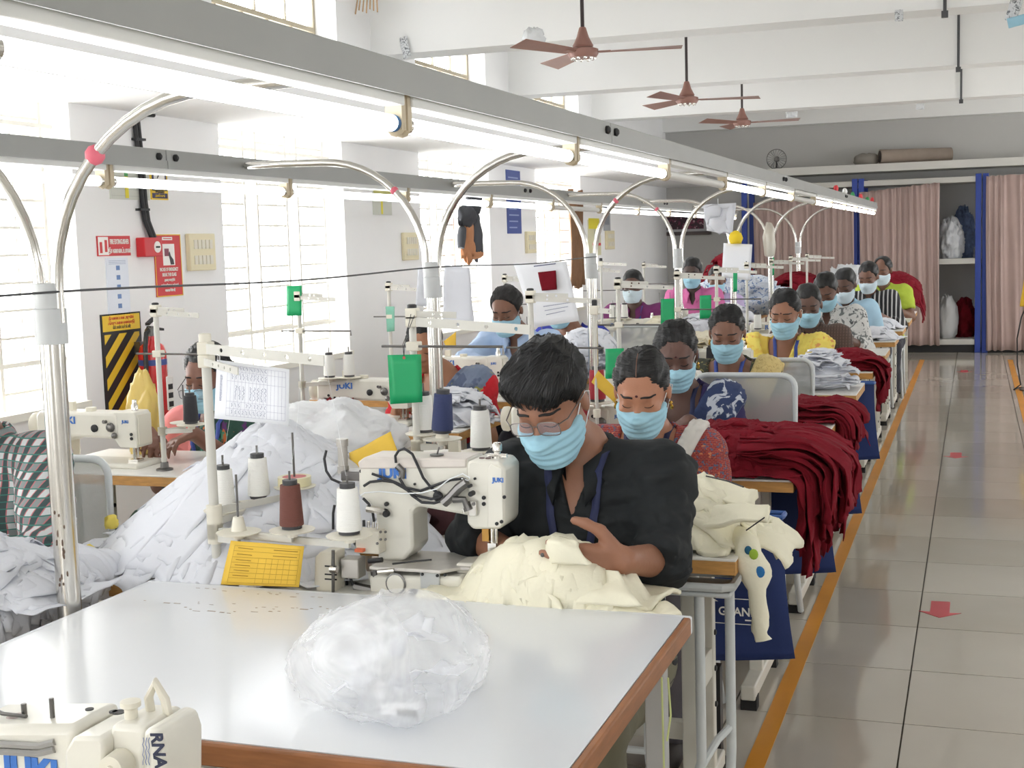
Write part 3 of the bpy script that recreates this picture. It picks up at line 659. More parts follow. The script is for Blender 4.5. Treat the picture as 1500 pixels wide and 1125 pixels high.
# brown curtain at the fourth window, jacket on the third window bars
def wall_cloth(name, label, cat, y0, y1, z0, z1, m_, wl_, amp, X=-4.05, taper=1.0):
    ny, nz = 26, 12; V = []; Q = []
    for i in range(ny + 1):
        for j in range(nz + 1):
            u, v = i / ny, j / nz; wd = 1 - (1 - taper) * math.sin(PI * min(1, v * 1.2)) if taper < 1 else 1
            y = (y0 + y1) / 2 + (u - 0.5) * (y1 - y0) * wd; z = z0 + (z1 - z0) * v
            V.append((X + amp * math.sin(2 * PI * u * (y1 - y0) / wl_ + v), y, z + 0.02 * math.sin(9 * u)))
    for i in range(ny):
        for j in range(nz): a = i * (nz + 1) + j; Q.append((a, a + nz + 1, a + nz + 2, a + 1))
    o = quads(name, V, Q, m_); o.modifiers.new('t', 'SOLIDIFY').thickness = 0.006
    return tag(o, label, cat)
wall_cloth('window_curtain', 'brown curtain drawn aside at the fourth barred window', 'curtain', 13.45, 14.02, 1.05, 2.08, mat('brown_curtain', (124, 92, 66), 0.85, var=0.15), 0.12, 0.018, taper=0.8)
# jacket: sleeve-tied bundle
J = thing('hanging_jacket', 'black and tan jacket tied to the window bars', 'jacket', (-4.1, 10.6, 1.45))
JK = mat('black_jacket', (52, 54, 60), 0.7, bump=0.3, bscale=20); TAN = mat('tan_cloth', (176, 122, 84), 0.8, var=0.15)
def soft(name, c, r, m_, seed, tail=0.0):
    u = np.linspace(0, PI, 17); v_ = np.linspace(0, 2 * PI, 30, endpoint=False); U, W = np.meshgrid(u, v_, indexing='ij')
    D = np.stack([np.sin(U) * np.cos(W), np.sin(U) * np.sin(W), -np.cos(U)], -1)
    d = 1 + 0.22 * fbm(D * 2 + seed, 2) + 0.12 * (1 - 2.4 * np.abs(vnoise(D * A3_((6, 6, 1.5)) + seed)))
    P = D * d[..., None] * np.array(r); P[..., 1] *= 1 + tail * (-D[..., 2]); P += np.array(c)
    Q = [(i * 30 + j, i * 30 + (j + 1) % 30, (i + 1) * 30 + (j + 1) % 30, (i + 1) * 30 + j) for i in range(16) for j in range(30)]
    return quads(name, P.reshape(-1, 3), Q, m_, J)
def A3_(p): return np.asarray(p, np.float32)
soft('jacket_body', (0.0, 0.02, 0.33), (0.05, 0.2, 0.1), JK, 3, 0.2); soft('hood', (0.0, 0.16, 0.43), (0.05, 0.12, 0.13), JK, 5, -0.2)
soft('sleeve', (0.0, 0.0, 0.16), (0.04, 0.12, 0.2), TAN, 7, 0.35); soft('sleeve', (0.01, 0.17, 0.17), (0.04, 0.1, 0.2), JK, 9, 0.4); soft('cuff', (0.012, 0.14, -0.0), (0.04, 0.16, 0.035), TAN, 11)
m = MB().tube([(0.0, -0.12, 0.22), (0.02, -0.2, 0.15), (0.02, -0.22, 0.06)], [0.035, 0.04, 0.03], 10); m.obj('sleeve', mat('black_jacket', (52, 54, 60), 0.7), J)
o = tag(MB().box(-0.1, 0.06, -0.1, 0.1, -0.02, 0.02).obj('cable_bracket', mat('bracket_grey', (150, 150, 146), 0.5)), 'grey exhaust bracket at the second upper window', 'bracket'); o.location = (-4.2, 10.05, 2.92)
# yellow-striped item and cable at the right frame edge
st = thing('cable_stand', 'yellow stand with a black power cable at the right edge of the aisle', 'stand', (0.47, 13.4, 0))
MB().tube([(0.06, 0, 0), (0.06, 0, 1.0)], 0.02, 10).obj('post', mat('yellow_paint', (220, 176, 40), 0.5), st)
MB().prism([(-0.065, 0.8), (0.14, 0.8), (0.14, 1.1), (-0.02, 1.1)], -0.03, 0.03).obj('head_panel', mat('yellow_paint', (220, 176, 40), 0.5), st, bev=0.01)
MB().tube([(0.0, -0.03, 0.82), (-0.05, -0.06, 0.7), (-0.085, -0.05, 0.5), (-0.08, -0.04, 0.25), (-0.05, -0.05, 0.06), (-0.11, -0.06, 0.012), (-0.06, 0.12, 0.012), (0.02, 0.1, 0.012)], 0.007, 6).obj('power_cable', BLACKP, st)
MB().lathe([(0.16, 0), (0.16, 0.015), (0.02, 0.03)], 20, (0.1, 0, 0)).obj('base', DSTEEL, st)

# ------------------------------------------------------------------ lamp poles, arches, rails, tubes
XP = -1.87
POLES = [2.34 + 2.125 * k for k in range(7)]
ORD = ['nearest the camera', 'second from the camera', 'third from the camera', 'fourth from the camera', 'fifth from the camera', 'sixth from the camera', 'farthest from the camera']
def arch_pts(s, zt):
    pts = [(s * 0.022, 0, 1.38), (s * 0.022, 0, 1.45)]
    for q in range(1, 13):
        a = PI / 2 * q / 12; pts.append((s * (0.022 + 0.4 * (1 - math.cos(a))), 0, 1.45 + (zt - 1.45) * math.sin(a)))
    pts.append((s * 0.6, 0, zt + 0.004)); pts.append((s * 0.755, 0, zt + 0.004))
    return pts
for k, Y in enumerate(POLES):
    p = thing('lamp_pole', 'polished steel lamp pole with two curved arms, ' + ORD[k], 'lamp pole', (XP, Y, 0), 0, 'arched lamp poles between the rows')
    MB().cyl((0, 0, 0.004), (0, 0, 1.37), 0.026, n=20).obj('pole', STEEL, p)
    MB().lathe([(0.06, 0.0), (0.06, 0.006), (0.03, 0.012)], 20).obj('base_flange', STEEL, p)
    MB().lathe([(0.034, 1.335), (0.034, 1.41), (0.031, 1.412), (0.031, 1.465), (0.02, 1.466)], 20).obj('collar', GREYP, p)
    for s in (-1, 1): MB().tube(arch_pts(s, 1.845), 0.0135, 12).obj('arm', STEEL, p)
    if k in (0, 1, 2, 3):
        s = 1 if k in (0, 2) else -1
        pp = arch_pts(s, 1.845)[7]
        MB().ball((pp[0], 0, pp[2]), (0.022, 0.02, 0.022) if k == 0 else (0.016, 0.018, 0.016), 10).obj('pink_tape', mat('pink_tape', (226, 110, 128), 0.5), p)
    if k == 0:
        m = MB()
        for q in range(16):
            a = -1.2 + rnd.uniform(-0.5, 0.5); z = 0.8 + rnd.random() * 0.2; m.ball((0.0258 * math.cos(a), 0.0258 * math.sin(a), z), (0.002, 0.003, 0.003 + 0.006 * rnd.random()), 5)
        m.obj('rust_spot', mat('rust', (110, 92, 80), 0.9), p)
TUBE_ON = emission('fluorescent_glow', (250, 252, 255), TUBE_STRENGTH)
TUBE_OFF = mat('unlit_tube', (226, 226, 222), 0.3)
CAPB = mat('blue_cap', (60, 110, 160), 0.5)
NUM = ['first', 'second', 'third', 'fourth', 'fifth', 'sixth', 'seventh', 'eighth', 'ninth', 'tenth', 'eleventh', 'twelfth', 'thirteenth']
def rail(x, side, y0, y1, off, zr=1.85):
    r = thing('lamp_rail', 'long grey lamp rail over the %s row of tables' % side, 'lamp rail', (x, 0, zr))
    n = int(round((y1 - y0) / 1.2)); m = MB()
    yb = [y0 + (y1 - y0) * q / 4 for q in range(5)]
    for q in range(4):
        MB().box(-0.03, 0.03, yb[q] + 0.002, yb[q + 1] - 0.002, -0.025, 0.03).obj('channel', RAILM, r, bev=0.003)
        MB().box(-0.034, -0.03, yb[q] + 0.002, yb[q + 1] - 0.002, -0.032, 0.0).box(0.03, 0.034, yb[q] + 0.002, yb[q + 1] - 0.002, -0.036, -0.008).obj('lip', RAILM, r)
        if q:
            for d in (-0.05, 0.05): MB().lathe([(0.013, 0.03), (0.013, 0.038), (0.006, 0.044)], 10, (0, yb[q] + d, 0.004), 0).obj('bolt', BLACKP, r)
    for k in range(n):
        a = y0 + k * 1.2; b = a + 1.2
        lit = k not in off
        f = thing('fluorescent_lamp', '%s fluorescent tube lamp, %s from the camera under the %s rail' % ('lit' if lit else 'unlit', NUM[k], side), 'tube light', (x - 0.005, a, zr - 0.025), 0, 'tube lamps on the %s rail' % side)
        MB().box(-0.022, 0.022, 0.02, 1.18, -0.028, -0.002).obj('batten', BATTEN, f, bev=0.003)
        for yy in (0.005, 1.175): MB().box(-0.02, 0.016, yy, yy + 0.02, -0.075, -0.002).ball((-0.002, yy + 0.01, -0.068), (0.02, 0.012, 0.02), 10).obj('tube_holder', HOLDER, f)
        MB().cyl((-0.002, 0.028, -0.062), (-0.002, 1.172, -0.062), 0.0165, n=14).obj('tube', TUBE_ON if lit else TUBE_OFF, f)
        for yy in (0.026, 1.16): MB().cyl((-0.002, yy, -0.062), (-0.002, yy + 0.014, -0.062), 0.0172, n=14).obj('end_cap', CAPB if k == 1 and yy > 1 else STEEL, f)
    return r
rail(-1.08, 'right', 0.05, 15.65, (4, 7))
rail(-2.66, 'left', 0.05, 15.65, (7,))
# sagging cable between the poles
m = MB(); pts = []
for q in range(0, 61):
    y = 0.9 + (6.6 - 0.9) * q / 60; pts.append((XP + 0.031, y, 1.447 + 0.02 * 0 - 0.012 * math.sin(PI * ((y - 2.34) / 2.125))**2))
tag(m.tube(pts, 0.0028, 5).obj('cable_line', BLACKP), 'thin dark cable strung along the near lamp poles', 'cable')
# ribbons on the far end of the right rail
for k_, (dy, c, z) in enumerate([(11.2, (214, 64, 70), 1.9), (12.0, (235, 235, 232), 1.9), (12.8, (60, 150, 90), 1.89), (13.7, (214, 64, 70), 1.9), (14.6, (60, 150, 90), 1.89), (15.3, (214, 64, 70), 1.9), (15.68, (240, 240, 240), 1.8)]):
    o = lump('ribbon_knot', ['red', 'white', 'green', 'red', 'green', 'red', 'white'][k_] + ' ribbon knot tied on the right rail, ' + NUM[k_] + ' of the row', 'ribbon', (-1.08, dy, z - 0.02), (0.018, 0.03, 0.028), mat('ribbon_%d' % c[0], c, 0.7), k_, 0.5, 12, group='ribbon knots on the rail end')

# ================================================================== SIGNED-DISTANCE MODELLING (bodies, clothes, hair)
def A3(p): return np.asarray(p, np.float32)
def smin(a, b, k):
    h = np.clip(0.5 + 0.5 * (b - a) / k, 0, 1); return b * (1 - h) + a * h - k * h * (1 - h)
def ell(P, c, r):
    r = A3(r); q = (P - A3(c)) / r; k0 = np.sqrt((q * q).sum(-1)) + 1e-6; q = q / r; k1 = np.sqrt((q * q).sum(-1)) + 1e-6
    return k0 * (k0 - 1) / k1
def capd(P, a, b, ra, rb):
    a = A3(a); ba = A3(b) - a; pa = P - a; t = np.clip(pa @ ba / (ba @ ba), 0, 1)
    d = pa - t[..., None] * ba; return np.sqrt((d * d).sum(-1)) - (ra + (rb - ra) * t)
def near(fn, P, c, rin):
    """evaluate fn only close to its bounding sphere"""
    d = P - A3(c); d = np.sqrt((d * d).sum(-1)) - rin; m = d < 0.08
    out = d.astype(np.float32)
    if m.any(): out[m] = fn(P[m])
    return out
def mesh_sdf(name, f, lo, hi, v, m_, parent=None, B=6):
    lo = A3(lo); hi = A3(hi); nb = np.maximum(1, np.ceil((hi - lo) / (v * B)).astype(int)); dims = nb * B + 1
    bi = np.stack(np.meshgrid(*[np.arange(k) for k in nb], indexing='ij'), -1).reshape(-1, 3)
    cen = lo + (bi + 0.5) * B * v; fc = f(cen.astype(np.float32))
    act = np.abs(fc) < B * v * 0.866 * 1.5 + 0.01
    G = np.ones(dims, np.float32)
    G[:-1, :-1, :-1] = np.kron(np.where(fc > 0, 1, -1).reshape(nb).astype(np.float32), np.ones((B, B, B), np.float32))
    G[-1] = 1; G[:, -1] = 1; G[:, :, -1] = 1
    off = np.stack(np.meshgrid(*[np.arange(B + 1)] * 3, indexing='ij'), -1).reshape(-1, 3)
    ab = bi[act]
    for s in range(0, len(ab), 1500):
        idx = (ab[s:s + 1500, None, :] * B + off[None]).reshape(-1, 3)
        val = f((lo + idx * v).astype(np.float32))
        G[idx[:, 0], idx[:, 1], idx[:, 2]] = val
    G[0] = 1; G[-1] = 1; G[:, 0] = 1; G[:, -1] = 1; G[:, :, 0] = 1; G[:, :, -1] = 1
    S = G < 0
    c = np.zeros(dims - 1, np.uint8)
    for a in (0, 1):
        for b in (0, 1):
            for d in (0, 1): c += S[a:dims[0] - 1 + a, b:dims[1] - 1 + b, d:dims[2] - 1 + d]
    am = (c > 0) & (c < 8); ii = np.argwhere(am); idx = np.full(dims - 1, -1, np.int32); idx[am] = np.arange(len(ii))
    acc = np.zeros((len(ii), 3)); cnt = np.zeros(len(ii))
    cor = [(a, b, d) for a in (0, 1) for b in (0, 1) for d in (0, 1)]
    gv = {q: G[ii[:, 0] + q[0], ii[:, 1] + q[1], ii[:, 2] + q[2]] for q in cor}
    for q in cor:
        for ax in range(3):
            if q[ax]: continue
            r = list(q); r[ax] = 1; r = tuple(r); g0, g1 = gv[q], gv[r]; x = (g0 < 0) != (g1 < 0)
            t = np.where(x, g0 / np.where(x, g0 - g1, 1), 0); p = np.tile(np.array(q, float), (len(ii), 1)); p[:, ax] += t
            acc[x] += p[x]; cnt[x] += 1
    V = lo + (ii + acc / np.maximum(cnt, 1)[:, None]) * v
    Q = []
    for ax in range(3):
        sl0 = [slice(None)] * 3; sl1 = [slice(None)] * 3; sl0[ax] = slice(0, -1); sl1[ax] = slice(1, None)
        e = np.argwhere(S[tuple(sl0)] != S[tuple(sl1)]); b, d = (ax + 1) % 3, (ax + 2) % 3
        e = e[(e[:, b] > 0) & (e[:, d] > 0)]
        def cell(db, dd): k = e.copy(); k[:, b] -= db; k[:, d] -= dd; return idx[k[:, 0], k[:, 1], k[:, 2]]
        q = np.stack([cell(1, 1), cell(0, 1), cell(0, 0), cell(1, 0)], 1)
        fl_ = ~S[e[:, 0], e[:, 1], e[:, 2]]; q[fl_] = q[fl_][:, ::-1]; Q.append(q)
    Q = np.concatenate(Q); Q = Q[(Q >= 0).all(1)]
    return quads(name, V, Q, m_, parent)
def trace(f, P, d, n=40):
    P = A3(P).copy(); d = A3(d)
    for _ in range(n): P = P + np.maximum(f(P), 0)[:, None] * 0.8 * d
    return P
def rot(yaw, pitch, roll=0.0):
    cy, sy, cp, sp_, cr, sr = math.cos(yaw), math.sin(yaw), math.cos(pitch), math.sin(pitch), math.cos(roll), math.sin(roll)
    Rz = np.array([[cy, -sy, 0], [sy, cy, 0], [0, 0, 1]]); Rx = np.array([[1, 0, 0], [0, cp, -sp_], [0, sp_, cp]]); Ry = np.array([[cr, 0, sr], [0, 1, 0], [-sr, 0, cr]])
    return (Rz @ Rx @ Ry).astype(np.float32)

def face_sdf(p, lips=False):
    f = ell(p, (0, 0.012, 0.03), (0.075, 0.094, 0.088))
    f = smin(f, ell(p, (0, -0.022, -0.035), (0.06, 0.07, 0.084)), 0.03)
    f = smin(f, ell(p, (0, -0.062, -0.098), (0.026, 0.022, 0.02)), 0.03)
    f = smin(f, capd(p, (-0.03, -0.078, 0.02), (0.03, -0.078, 0.02), 0.011, 0.011), 0.02)
    f = smin(f, ell(p, (-0.042, -0.06, -0.03), (0.02, 0.02, 0.02)), 0.02); f = smin(f, ell(p, (0.042, -0.06, -0.03), (0.02, 0.02, 0.02)), 0.02)
    for s in (-1, 1):
        f = -smin(-f, ell(p, (s * 0.031, -0.1, 0.001), (0.02, 0.016, 0.011)), 0.012)
        f = smin(f, ell(p, (s * 0.031, -0.0765, -0.001), (0.0165, 0.0125, 0.0105)), 0.004)
        f = smin(f, ell(p, (s * 0.079, 0.012, -0.008), (0.009, 0.019, 0.031)), 0.006)
    f = smin(f, capd(p, (0, -0.086, 0.008), (0, -0.108, -0.034), 0.008, 0.0115), 0.012)
    f = smin(f, capd(p, (-0.011, -0.096, -0.037), (0.011, -0.096, -0.037), 0.008, 0.008), 0.008)
    if lips: f = smin(f, capd(p, (-0.017, -0.088, -0.066), (0.017, -0.088, -0.066), 0.0055, 0.0055), 0.006)
    return f

def hand_sdf(W, D, N, thumb_side, curl, size=1.0):
    """list of capsules for a hand: wrist W, finger direction D, palm normal N"""
    W = np.array(W, float); D = np.array(D, float); D /= np.linalg.norm(D); N = np.array(N, float); N -= D * N.dot(D); N /= np.linalg.norm(N)
    Lx = np.cross(D, N) * thumb_side; caps = []; s = size
    for i in range(4):
        o = (1.5 - i) * 0.0205 * s; k = W + D * (0.088 - 0.006 * abs(i - 1)) * s + Lx * o
        caps.append((W + D * 0.012 * s + Lx * o * 0.55, k, 0.0145 * s, 0.0115 * s))
        ln = (0.072, 0.08, 0.074, 0.058)[i] * s; p = k; d = D * math.cos(0.1) + Lx * (1.5 - i) * 0.06
        r0 = 0.0098 * s; ang = 0
        for q, fr in enumerate((0.45, 0.3, 0.25)):
            ang += curl * (0.8, 1.0, 0.7)[q] * (1 + 0.12 * i); dd = d * math.cos(ang) + N * math.sin(ang); e = p + dd / np.linalg.norm(dd) * ln * fr
            caps.append((p, e, r0, r0 * 0.9)); r0 *= 0.9; p = e
    t0 = W + D * 0.022 * s + Lx * 0.024 * s; t1 = t0 + (D * 0.55 + Lx * 0.72 + N * 0.25) * 0.05 * s; t2 = t1 + (D * 0.8 + Lx * 0.4 + N * 0.25) * 0.034 * s; t3 = t2 + (D * 0.85 + Lx * 0.2 + N * 0.3) * 0.024 * s
    caps += [(t0, t1, 0.0155 * s, 0.0125 * s), (t1, t2, 0.0118 * s, 0.0105 * s), (t2, t3, 0.0105 * s, 0.0085 * s)]
    return caps

SKINS = {}
def skin(rgb):
    return mat('skin_%d_%d_%d' % rgb, rgb, 0.5, var=0.06, vscale=14, bump=0.08, bscale=120)
BROW = mat('eyebrow_black', (26, 22, 22), 0.7)

def person(label, head, zt, yaw=0, pitch=28, roll=0, sk=(140, 95, 72), hair='man', mask='blue', top=None, sleeve='short', neck='v', collar=True, collar_mat=None,
           lower=None, skirt=False, drapes=(), lanyard=None, v=0.009, arms=None, lean=0.14, width=1.0, glasses=None, bindi=False, earring=False, beard=False, slip=0.0, hair_mat=None, hipdx=0.0, folds=0.006, parting=False, ndx=0.0):
    d2 = math.radians
    hx, hy = head; hip = np.array([hx + hipdx, hy + lean, 0.53])
    base = np.array([hip[0], hip[1], 0.0]); T = thing('person', label, 'person', tuple(base))
    hc = np.array([hx, hy, zt - 0.13]) - base; hip = hip - base
    R = rot(d2(yaw), d2(pitch), d2(roll)); N = hc + rot(0, d2(pitch)) @ np.array([0, 0.03, -0.165]) + np.array([ndx, 0, 0])
    SH = {s: N + np.array([s * 0.172 * width, 0.012, -0.058]) for s in (-1, 1)}
    che = hip * 0.36 + N * 0.64 + np.array([0, 0.0, -0.02]); abd = hip * 0.7 + N * 0.3
    wd = width
    EL, WR, HD, HN, CU = {}, {}, {}, {}, {}
    for s in (-1, 1):
        a = (arms or {}).get(s)
        if a:
            EL[s] = np.array(a['e']) - base; WR[s] = np.array(a['w']) - base; HD[s] = np.array(a['d'], float); HN[s] = np.array(a['n'], float); CU[s] = a.get('curl', 0.35)
        else:
            EL[s] = SH[s] + np.array([s * 0.07, -0.06, -0.235]); WR[s] = np.array([s * 0.10, -0.40 - (lean - 0.14), 0.855]); HD[s] = np.array([-s * 0.5, -0.8, -0.25]); HN[s] = np.array([0, -0.2, -1.0]); CU[s] = 0.4
    hands = {s: hand_sdf(WR[s], HD[s], HN[s], -s, CU[s], (arms or {}).get(s, {}).get('size', 0.98)) for s in (-1, 1)}
    def headl(P): return (P - A3(hc)) @ R
    def headf(P):
        def g(Q):
            p = headl(Q); return face_sdf(p, mask == 'chin' or mask is None)
        return near(g, P, hc, 0.15)
    nk0 = hc + R @ np.array([0, 0.028, -0.06]); nk1 = N + np.array([0, 0.012, -0.03])
    def neckf(P): return capd(P, nk0, nk1, 0.05 * (0.9 + 0.1 * wd), 0.056)
    def torso(P, k=0.07):
        f = ell(P, che, (0.165 * wd, 0.112 * wd, 0.17)); f = smin(f, ell(P, abd, (0.148 * wd, 0.108 * wd, 0.17)), k)
        f = smin(f, ell(P, hip + np.array([0, 0.0, 0.0]), (0.175 * wd, 0.125, 0.115)), k)
        f = smin(f, capd(P, SH[-1], SH[1], 0.05, 0.05), 0.06); f = smin(f, capd(P, nk1 + np.array([0, 0, 0.045]), nk1 + np.array([0, 0.01, -0.06]), 0.052, 0.09), 0.05)
        return f
    def uarm(P, s, t=1.0, r=0.0): return capd(P, SH[s], SH[s] + (EL[s] - SH[s]) * t, 0.053 + r, 0.053 + (0.043 - 0.053) * t + r)
    def farm(P, s, t=1.0, r=0.0): return capd(P, EL[s], EL[s] + (WR[s] - EL[s]) * t, 0.042 + r, 0.042 + (0.028 - 0.042) * t + r)
    def handf(P, s):
        def g(Q):
            f = None
            for a, b, ra, rb in hands[s]:
                d_ = capd(Q, a, b, ra, rb); f = d_ if f is None else smin(f, d_, 0.006)
            return f
        return near(g, P, WR[s] + HD[s] / np.linalg.norm(HD[s]) * 0.08, 0.125)
    KN = {s: np.array([s * 0.11, -0.43, 0.5]) for s in (-1, 1)}; AN = {s: np.array([s * 0.12, -0.36, 0.09]) for s in (-1, 1)}; HP = {s: hip + np.array([s * 0.085, 0, -0.02]) for s in (-1, 1)}
    def leg(P, s, r=0.0):
        f = capd(P, HP[s], KN[s], 0.078 + r, 0.056 + r); f = smin(f, capd(P, KN[s], AN[s], 0.054 + r, 0.036 + r), 0.02); return f
    def foot(P, s): return capd(P, AN[s] + np.array([0, 0.03, -0.055]), AN[s] + np.array([0, -0.14, -0.06]), 0.036, 0.028)
    def body(P):
        f = torso(P)
        hn = smin(headf(P), neckf(P), 0.025); f = smin(f, hn, 0.02)
        for s in (-1, 1):
            f = smin(f, uarm(P, s), 0.035); f = smin(f, smin(farm(P, s), handf(P, s), 0.012), 0.015); f = smin(f, leg(P, s), 0.03); f = np.minimum(f, foot(P, s))
        return f
    lo = np.minimum.reduce([hip - [0.3, 0.25, 0.55], hc - 0.2, *[EL[s] - 0.09 for s in (-1, 1)], *[WR[s] + 0 - 0.2 for s in (-1, 1)], AN[-1] - [0.1, 0.25, 0.12]]); lo[2] = -0.03
    hi = np.maximum.reduce([hip + 0.3, hc + 0.2, *[EL[s] + 0.09 for s in (-1, 1)], *[WR[s] + 0.2 for s in (-1, 1)]])
    sm = skin(sk)
    mesh_sdf('body', body, lo, hi, v, sm, T)
    # ---- clothes
    Nz = N[2]
    def wr(P, a):
        g_ = 0.7 * fbm(P * A3((9, 9, 7)) + hx * 31, 2) + 0.75 * (1 - 2.4 * np.abs(vnoise(P * A3((12, 12, 20)) + hy * 17))) - 0.2
        if v < 0.0095: g_ = g_ + 0.45 * (1 - 2.6 * np.abs(vnoise(P * A3((24, 24, 40)) + vnoise(P * 8)[..., None] * 1.5 + 3.0)))
        return a * g_
    def shirt(P, off=0.013):
        f = torso(P)
        for s in (-1, 1):
            if sleeve == 'short':
                u = (EL[s] - SH[s]); L_ = np.linalg.norm(u); u = u / L_; g = uarm(P, s, 1.0, 0.012); g = np.maximum(g, (P - A3(SH[s] + u * L_ * 0.66)) @ A3(u))
            elif sleeve == 'elbow':
                u = (EL[s] - SH[s]); L_ = np.linalg.norm(u); u = u / L_; g = uarm(P, s, 1.0, 0.006); g = np.maximum(g, (P - A3(SH[s] + u * L_ * 0.88)) @ A3(u))
            else:
                t_ = 0.3 if sleeve == 'rolled' else 0.93
                u = (WR[s] - EL[s]); L_ = np.linalg.norm(u); u = u / L_; g = np.maximum(farm(P, s, 1.0, 0.015), (P - A3(EL[s] + u * L_ * t_)) @ A3(u)); g = smin(uarm(P, s, 1.0, 0.014), g, 0.025)
            f = smin(f, g, 0.04)
        f = f - off + np.minimum(wr(P, folds), off - 0.006)
        c = np.sqrt((P[..., 0] - nk1[0]) ** 2 + (P[..., 1] - nk1[1] - 0.005) ** 2) - 0.064; c = np.maximum(c, Nz - 0.012 - P[..., 2])
        f = np.maximum(f, -c)
        dv = {'v': 0.11, 'scoop': 0.10, 'deep': 0.15, 'round': 0.03}[neck]; zv = Nz - 0.03 - dv
        if neck == 'scoop' or neck == 'deep':
            c2 = np.sqrt(((P[..., 0] - N[0]) / (0.085 if neck == 'scoop' else 0.1)) ** 2 + ((P[..., 2] - Nz) / (dv + 0.03)) ** 2) - 1; c2 = c2 * 0.08
        else: c2 = np.abs(P[..., 0] - N[0]) - 0.36 * (P[..., 2] - zv)
        c2 = np.maximum(c2, P[..., 1] - N[1] - 0.02)
        f = np.maximum(f, -c2)
        f = np.maximum(f, hip[2] - 0.04 - P[..., 2])
        return f
    slo = np.minimum.reduce([hip - 0.3, *[EL[s] - 0.09 for s in (-1, 1)], *[WR[s] - 0.06 for s in (-1, 1)]]); shi = np.maximum.reduce([N + [0.3, 0.2, 0.06], *[EL[s] + 0.09 for s in (-1, 1)], hip + [0.3, 0.25, 0]])
    so = mesh_sdf('shirt' if collar else 'blouse', shirt, slo, shi, v, top, T)
    def low(P):
        f = ell(P, hip, (0.185 * wd, 0.135, 0.1))
        k = 0.12 if skirt else 0.03
        for s in (-1, 1): f = smin(f, leg(P, s, 0.012), k)
        f = f - 0.004 + wr(P, 0.007); f = np.maximum(f, 0.07 - P[..., 2]); f = np.maximum(f, P[..., 2] - (hip[2] + 0.08))
        return f
    mesh_sdf('skirt' if skirt else 'trousers', low, hip + [-0.33, -0.6, -0.5], hip + [0.33, 0.25, 0.13], max(v * 1.9, 0.016), lower or mat('olive_trousers', (104, 102, 86), 0.85, var=0.1), T)
    surf = [shirt]
    for s in (-1, 1):
        MB().tube([tuple(AN[s] + np.array([0, 0.05, -0.05])), tuple(AN[s] + np.array([0, 0.02, -0.045])), tuple(AN[s] + np.array([0, -0.08, -0.052])), tuple(AN[s] + np.array([0, -0.17, -0.06]))], [0.03, 0.042, 0.041, 0.028], 10).obj('shoe', mat('dark_sandal', (52, 44, 40), 0.7), T)
    for kd, (q0, wdt, ang, m_, both) in enumerate(drapes):
        n_ = np.array([math.cos(ang), 0, -math.sin(ang)])
        def drape(P, q0=q0, wdt=wdt, n_=n_, kd=kd, both=both):
            q = (P - A3(che)) @ A3(n_)
            f = torso(P)
            for s in (-1, 1): f = smin(f, uarm(P, s, 0.8, 0.012), 0.05)
            f = f - 0.024 - 0.004 * kd - 0.003 * np.sin(q * 2 * PI / 0.022) + wr(P, 0.006)
            f = np.maximum(f, np.abs(q - q0) - wdt / 2)
            c = np.sqrt((P[..., 0] - nk1[0]) ** 2 + (P[..., 1] - nk1[1]) ** 2) - 0.075; f = np.maximum(f, -np.maximum(c, Nz - 0.05 - P[..., 2]))
            f = np.maximum(f, hip[2] - 0.02 - P[..., 2])
            return f
        mesh_sdf('sari_drape', drape, slo - 0.03, shi + 0.03, v, m_, T); surf.append(drape)
    def outer(P):
        f = body(P)
        for g in surf: f = np.minimum(f, g(P))
        return f
    if collar:
        V = []; Qs = []; cm = collar_mat or top; nA = 28
        prof = [(0.060, -0.004), (0.063, 0.036), (0.070, 0.041), (0.082, 0.024), (0.096, -0.014), (0.092, -0.018), (0.077, 0.016), (0.068, 0.03)]
        for i in range(nA + 1):
            a = -PI / 2 + 0.34 + (2 * PI - 0.68) * i / nA; e_ = abs(i / nA - 0.5) * 2; pt = max(0, e_ - 0.8) / 0.2
            for r_, z_ in prof:
                fall = 0.03 * pt if r_ > 0.075 else 0
                rr = r_ + 0.02 * pt * (r_ > 0.075)
                V.append((nk1[0] + rr * math.cos(a), nk1[1] + rr * 1.05 * math.sin(a) - 0.028 * e_ ** 3, Nz - 0.008 + z_ - fall - 0.055 * e_ ** 3))
        k = len(prof)
        for i in range(nA):
            for j in range(k): Qs.append((i * k + j, i * k + (j + 1) % k, (i + 1) * k + (j + 1) % k, (i + 1) * k + j))
        quads('collar', V, Qs, cm, T)
        if v < 0.0085:
            m = MB()
            pz = [Nz - 0.17 - 0.075 * q for q in range(3)]; P0 = trace(outer, [(N[0] + 0.006, -0.6, z) for z in pz], (0, 1, 0))
            for p in P0: m.ball((p[0], p[1], p[2]), (0.005, 0.003, 0.005), 8)
            m.obj('button', mat('shirt_button', (90, 90, 88), 0.4), T)
    def chestf(P):
        f = np.minimum(torso(P), neckf(P))
        for g in surf: f = np.minimum(f, g(P))
        return f
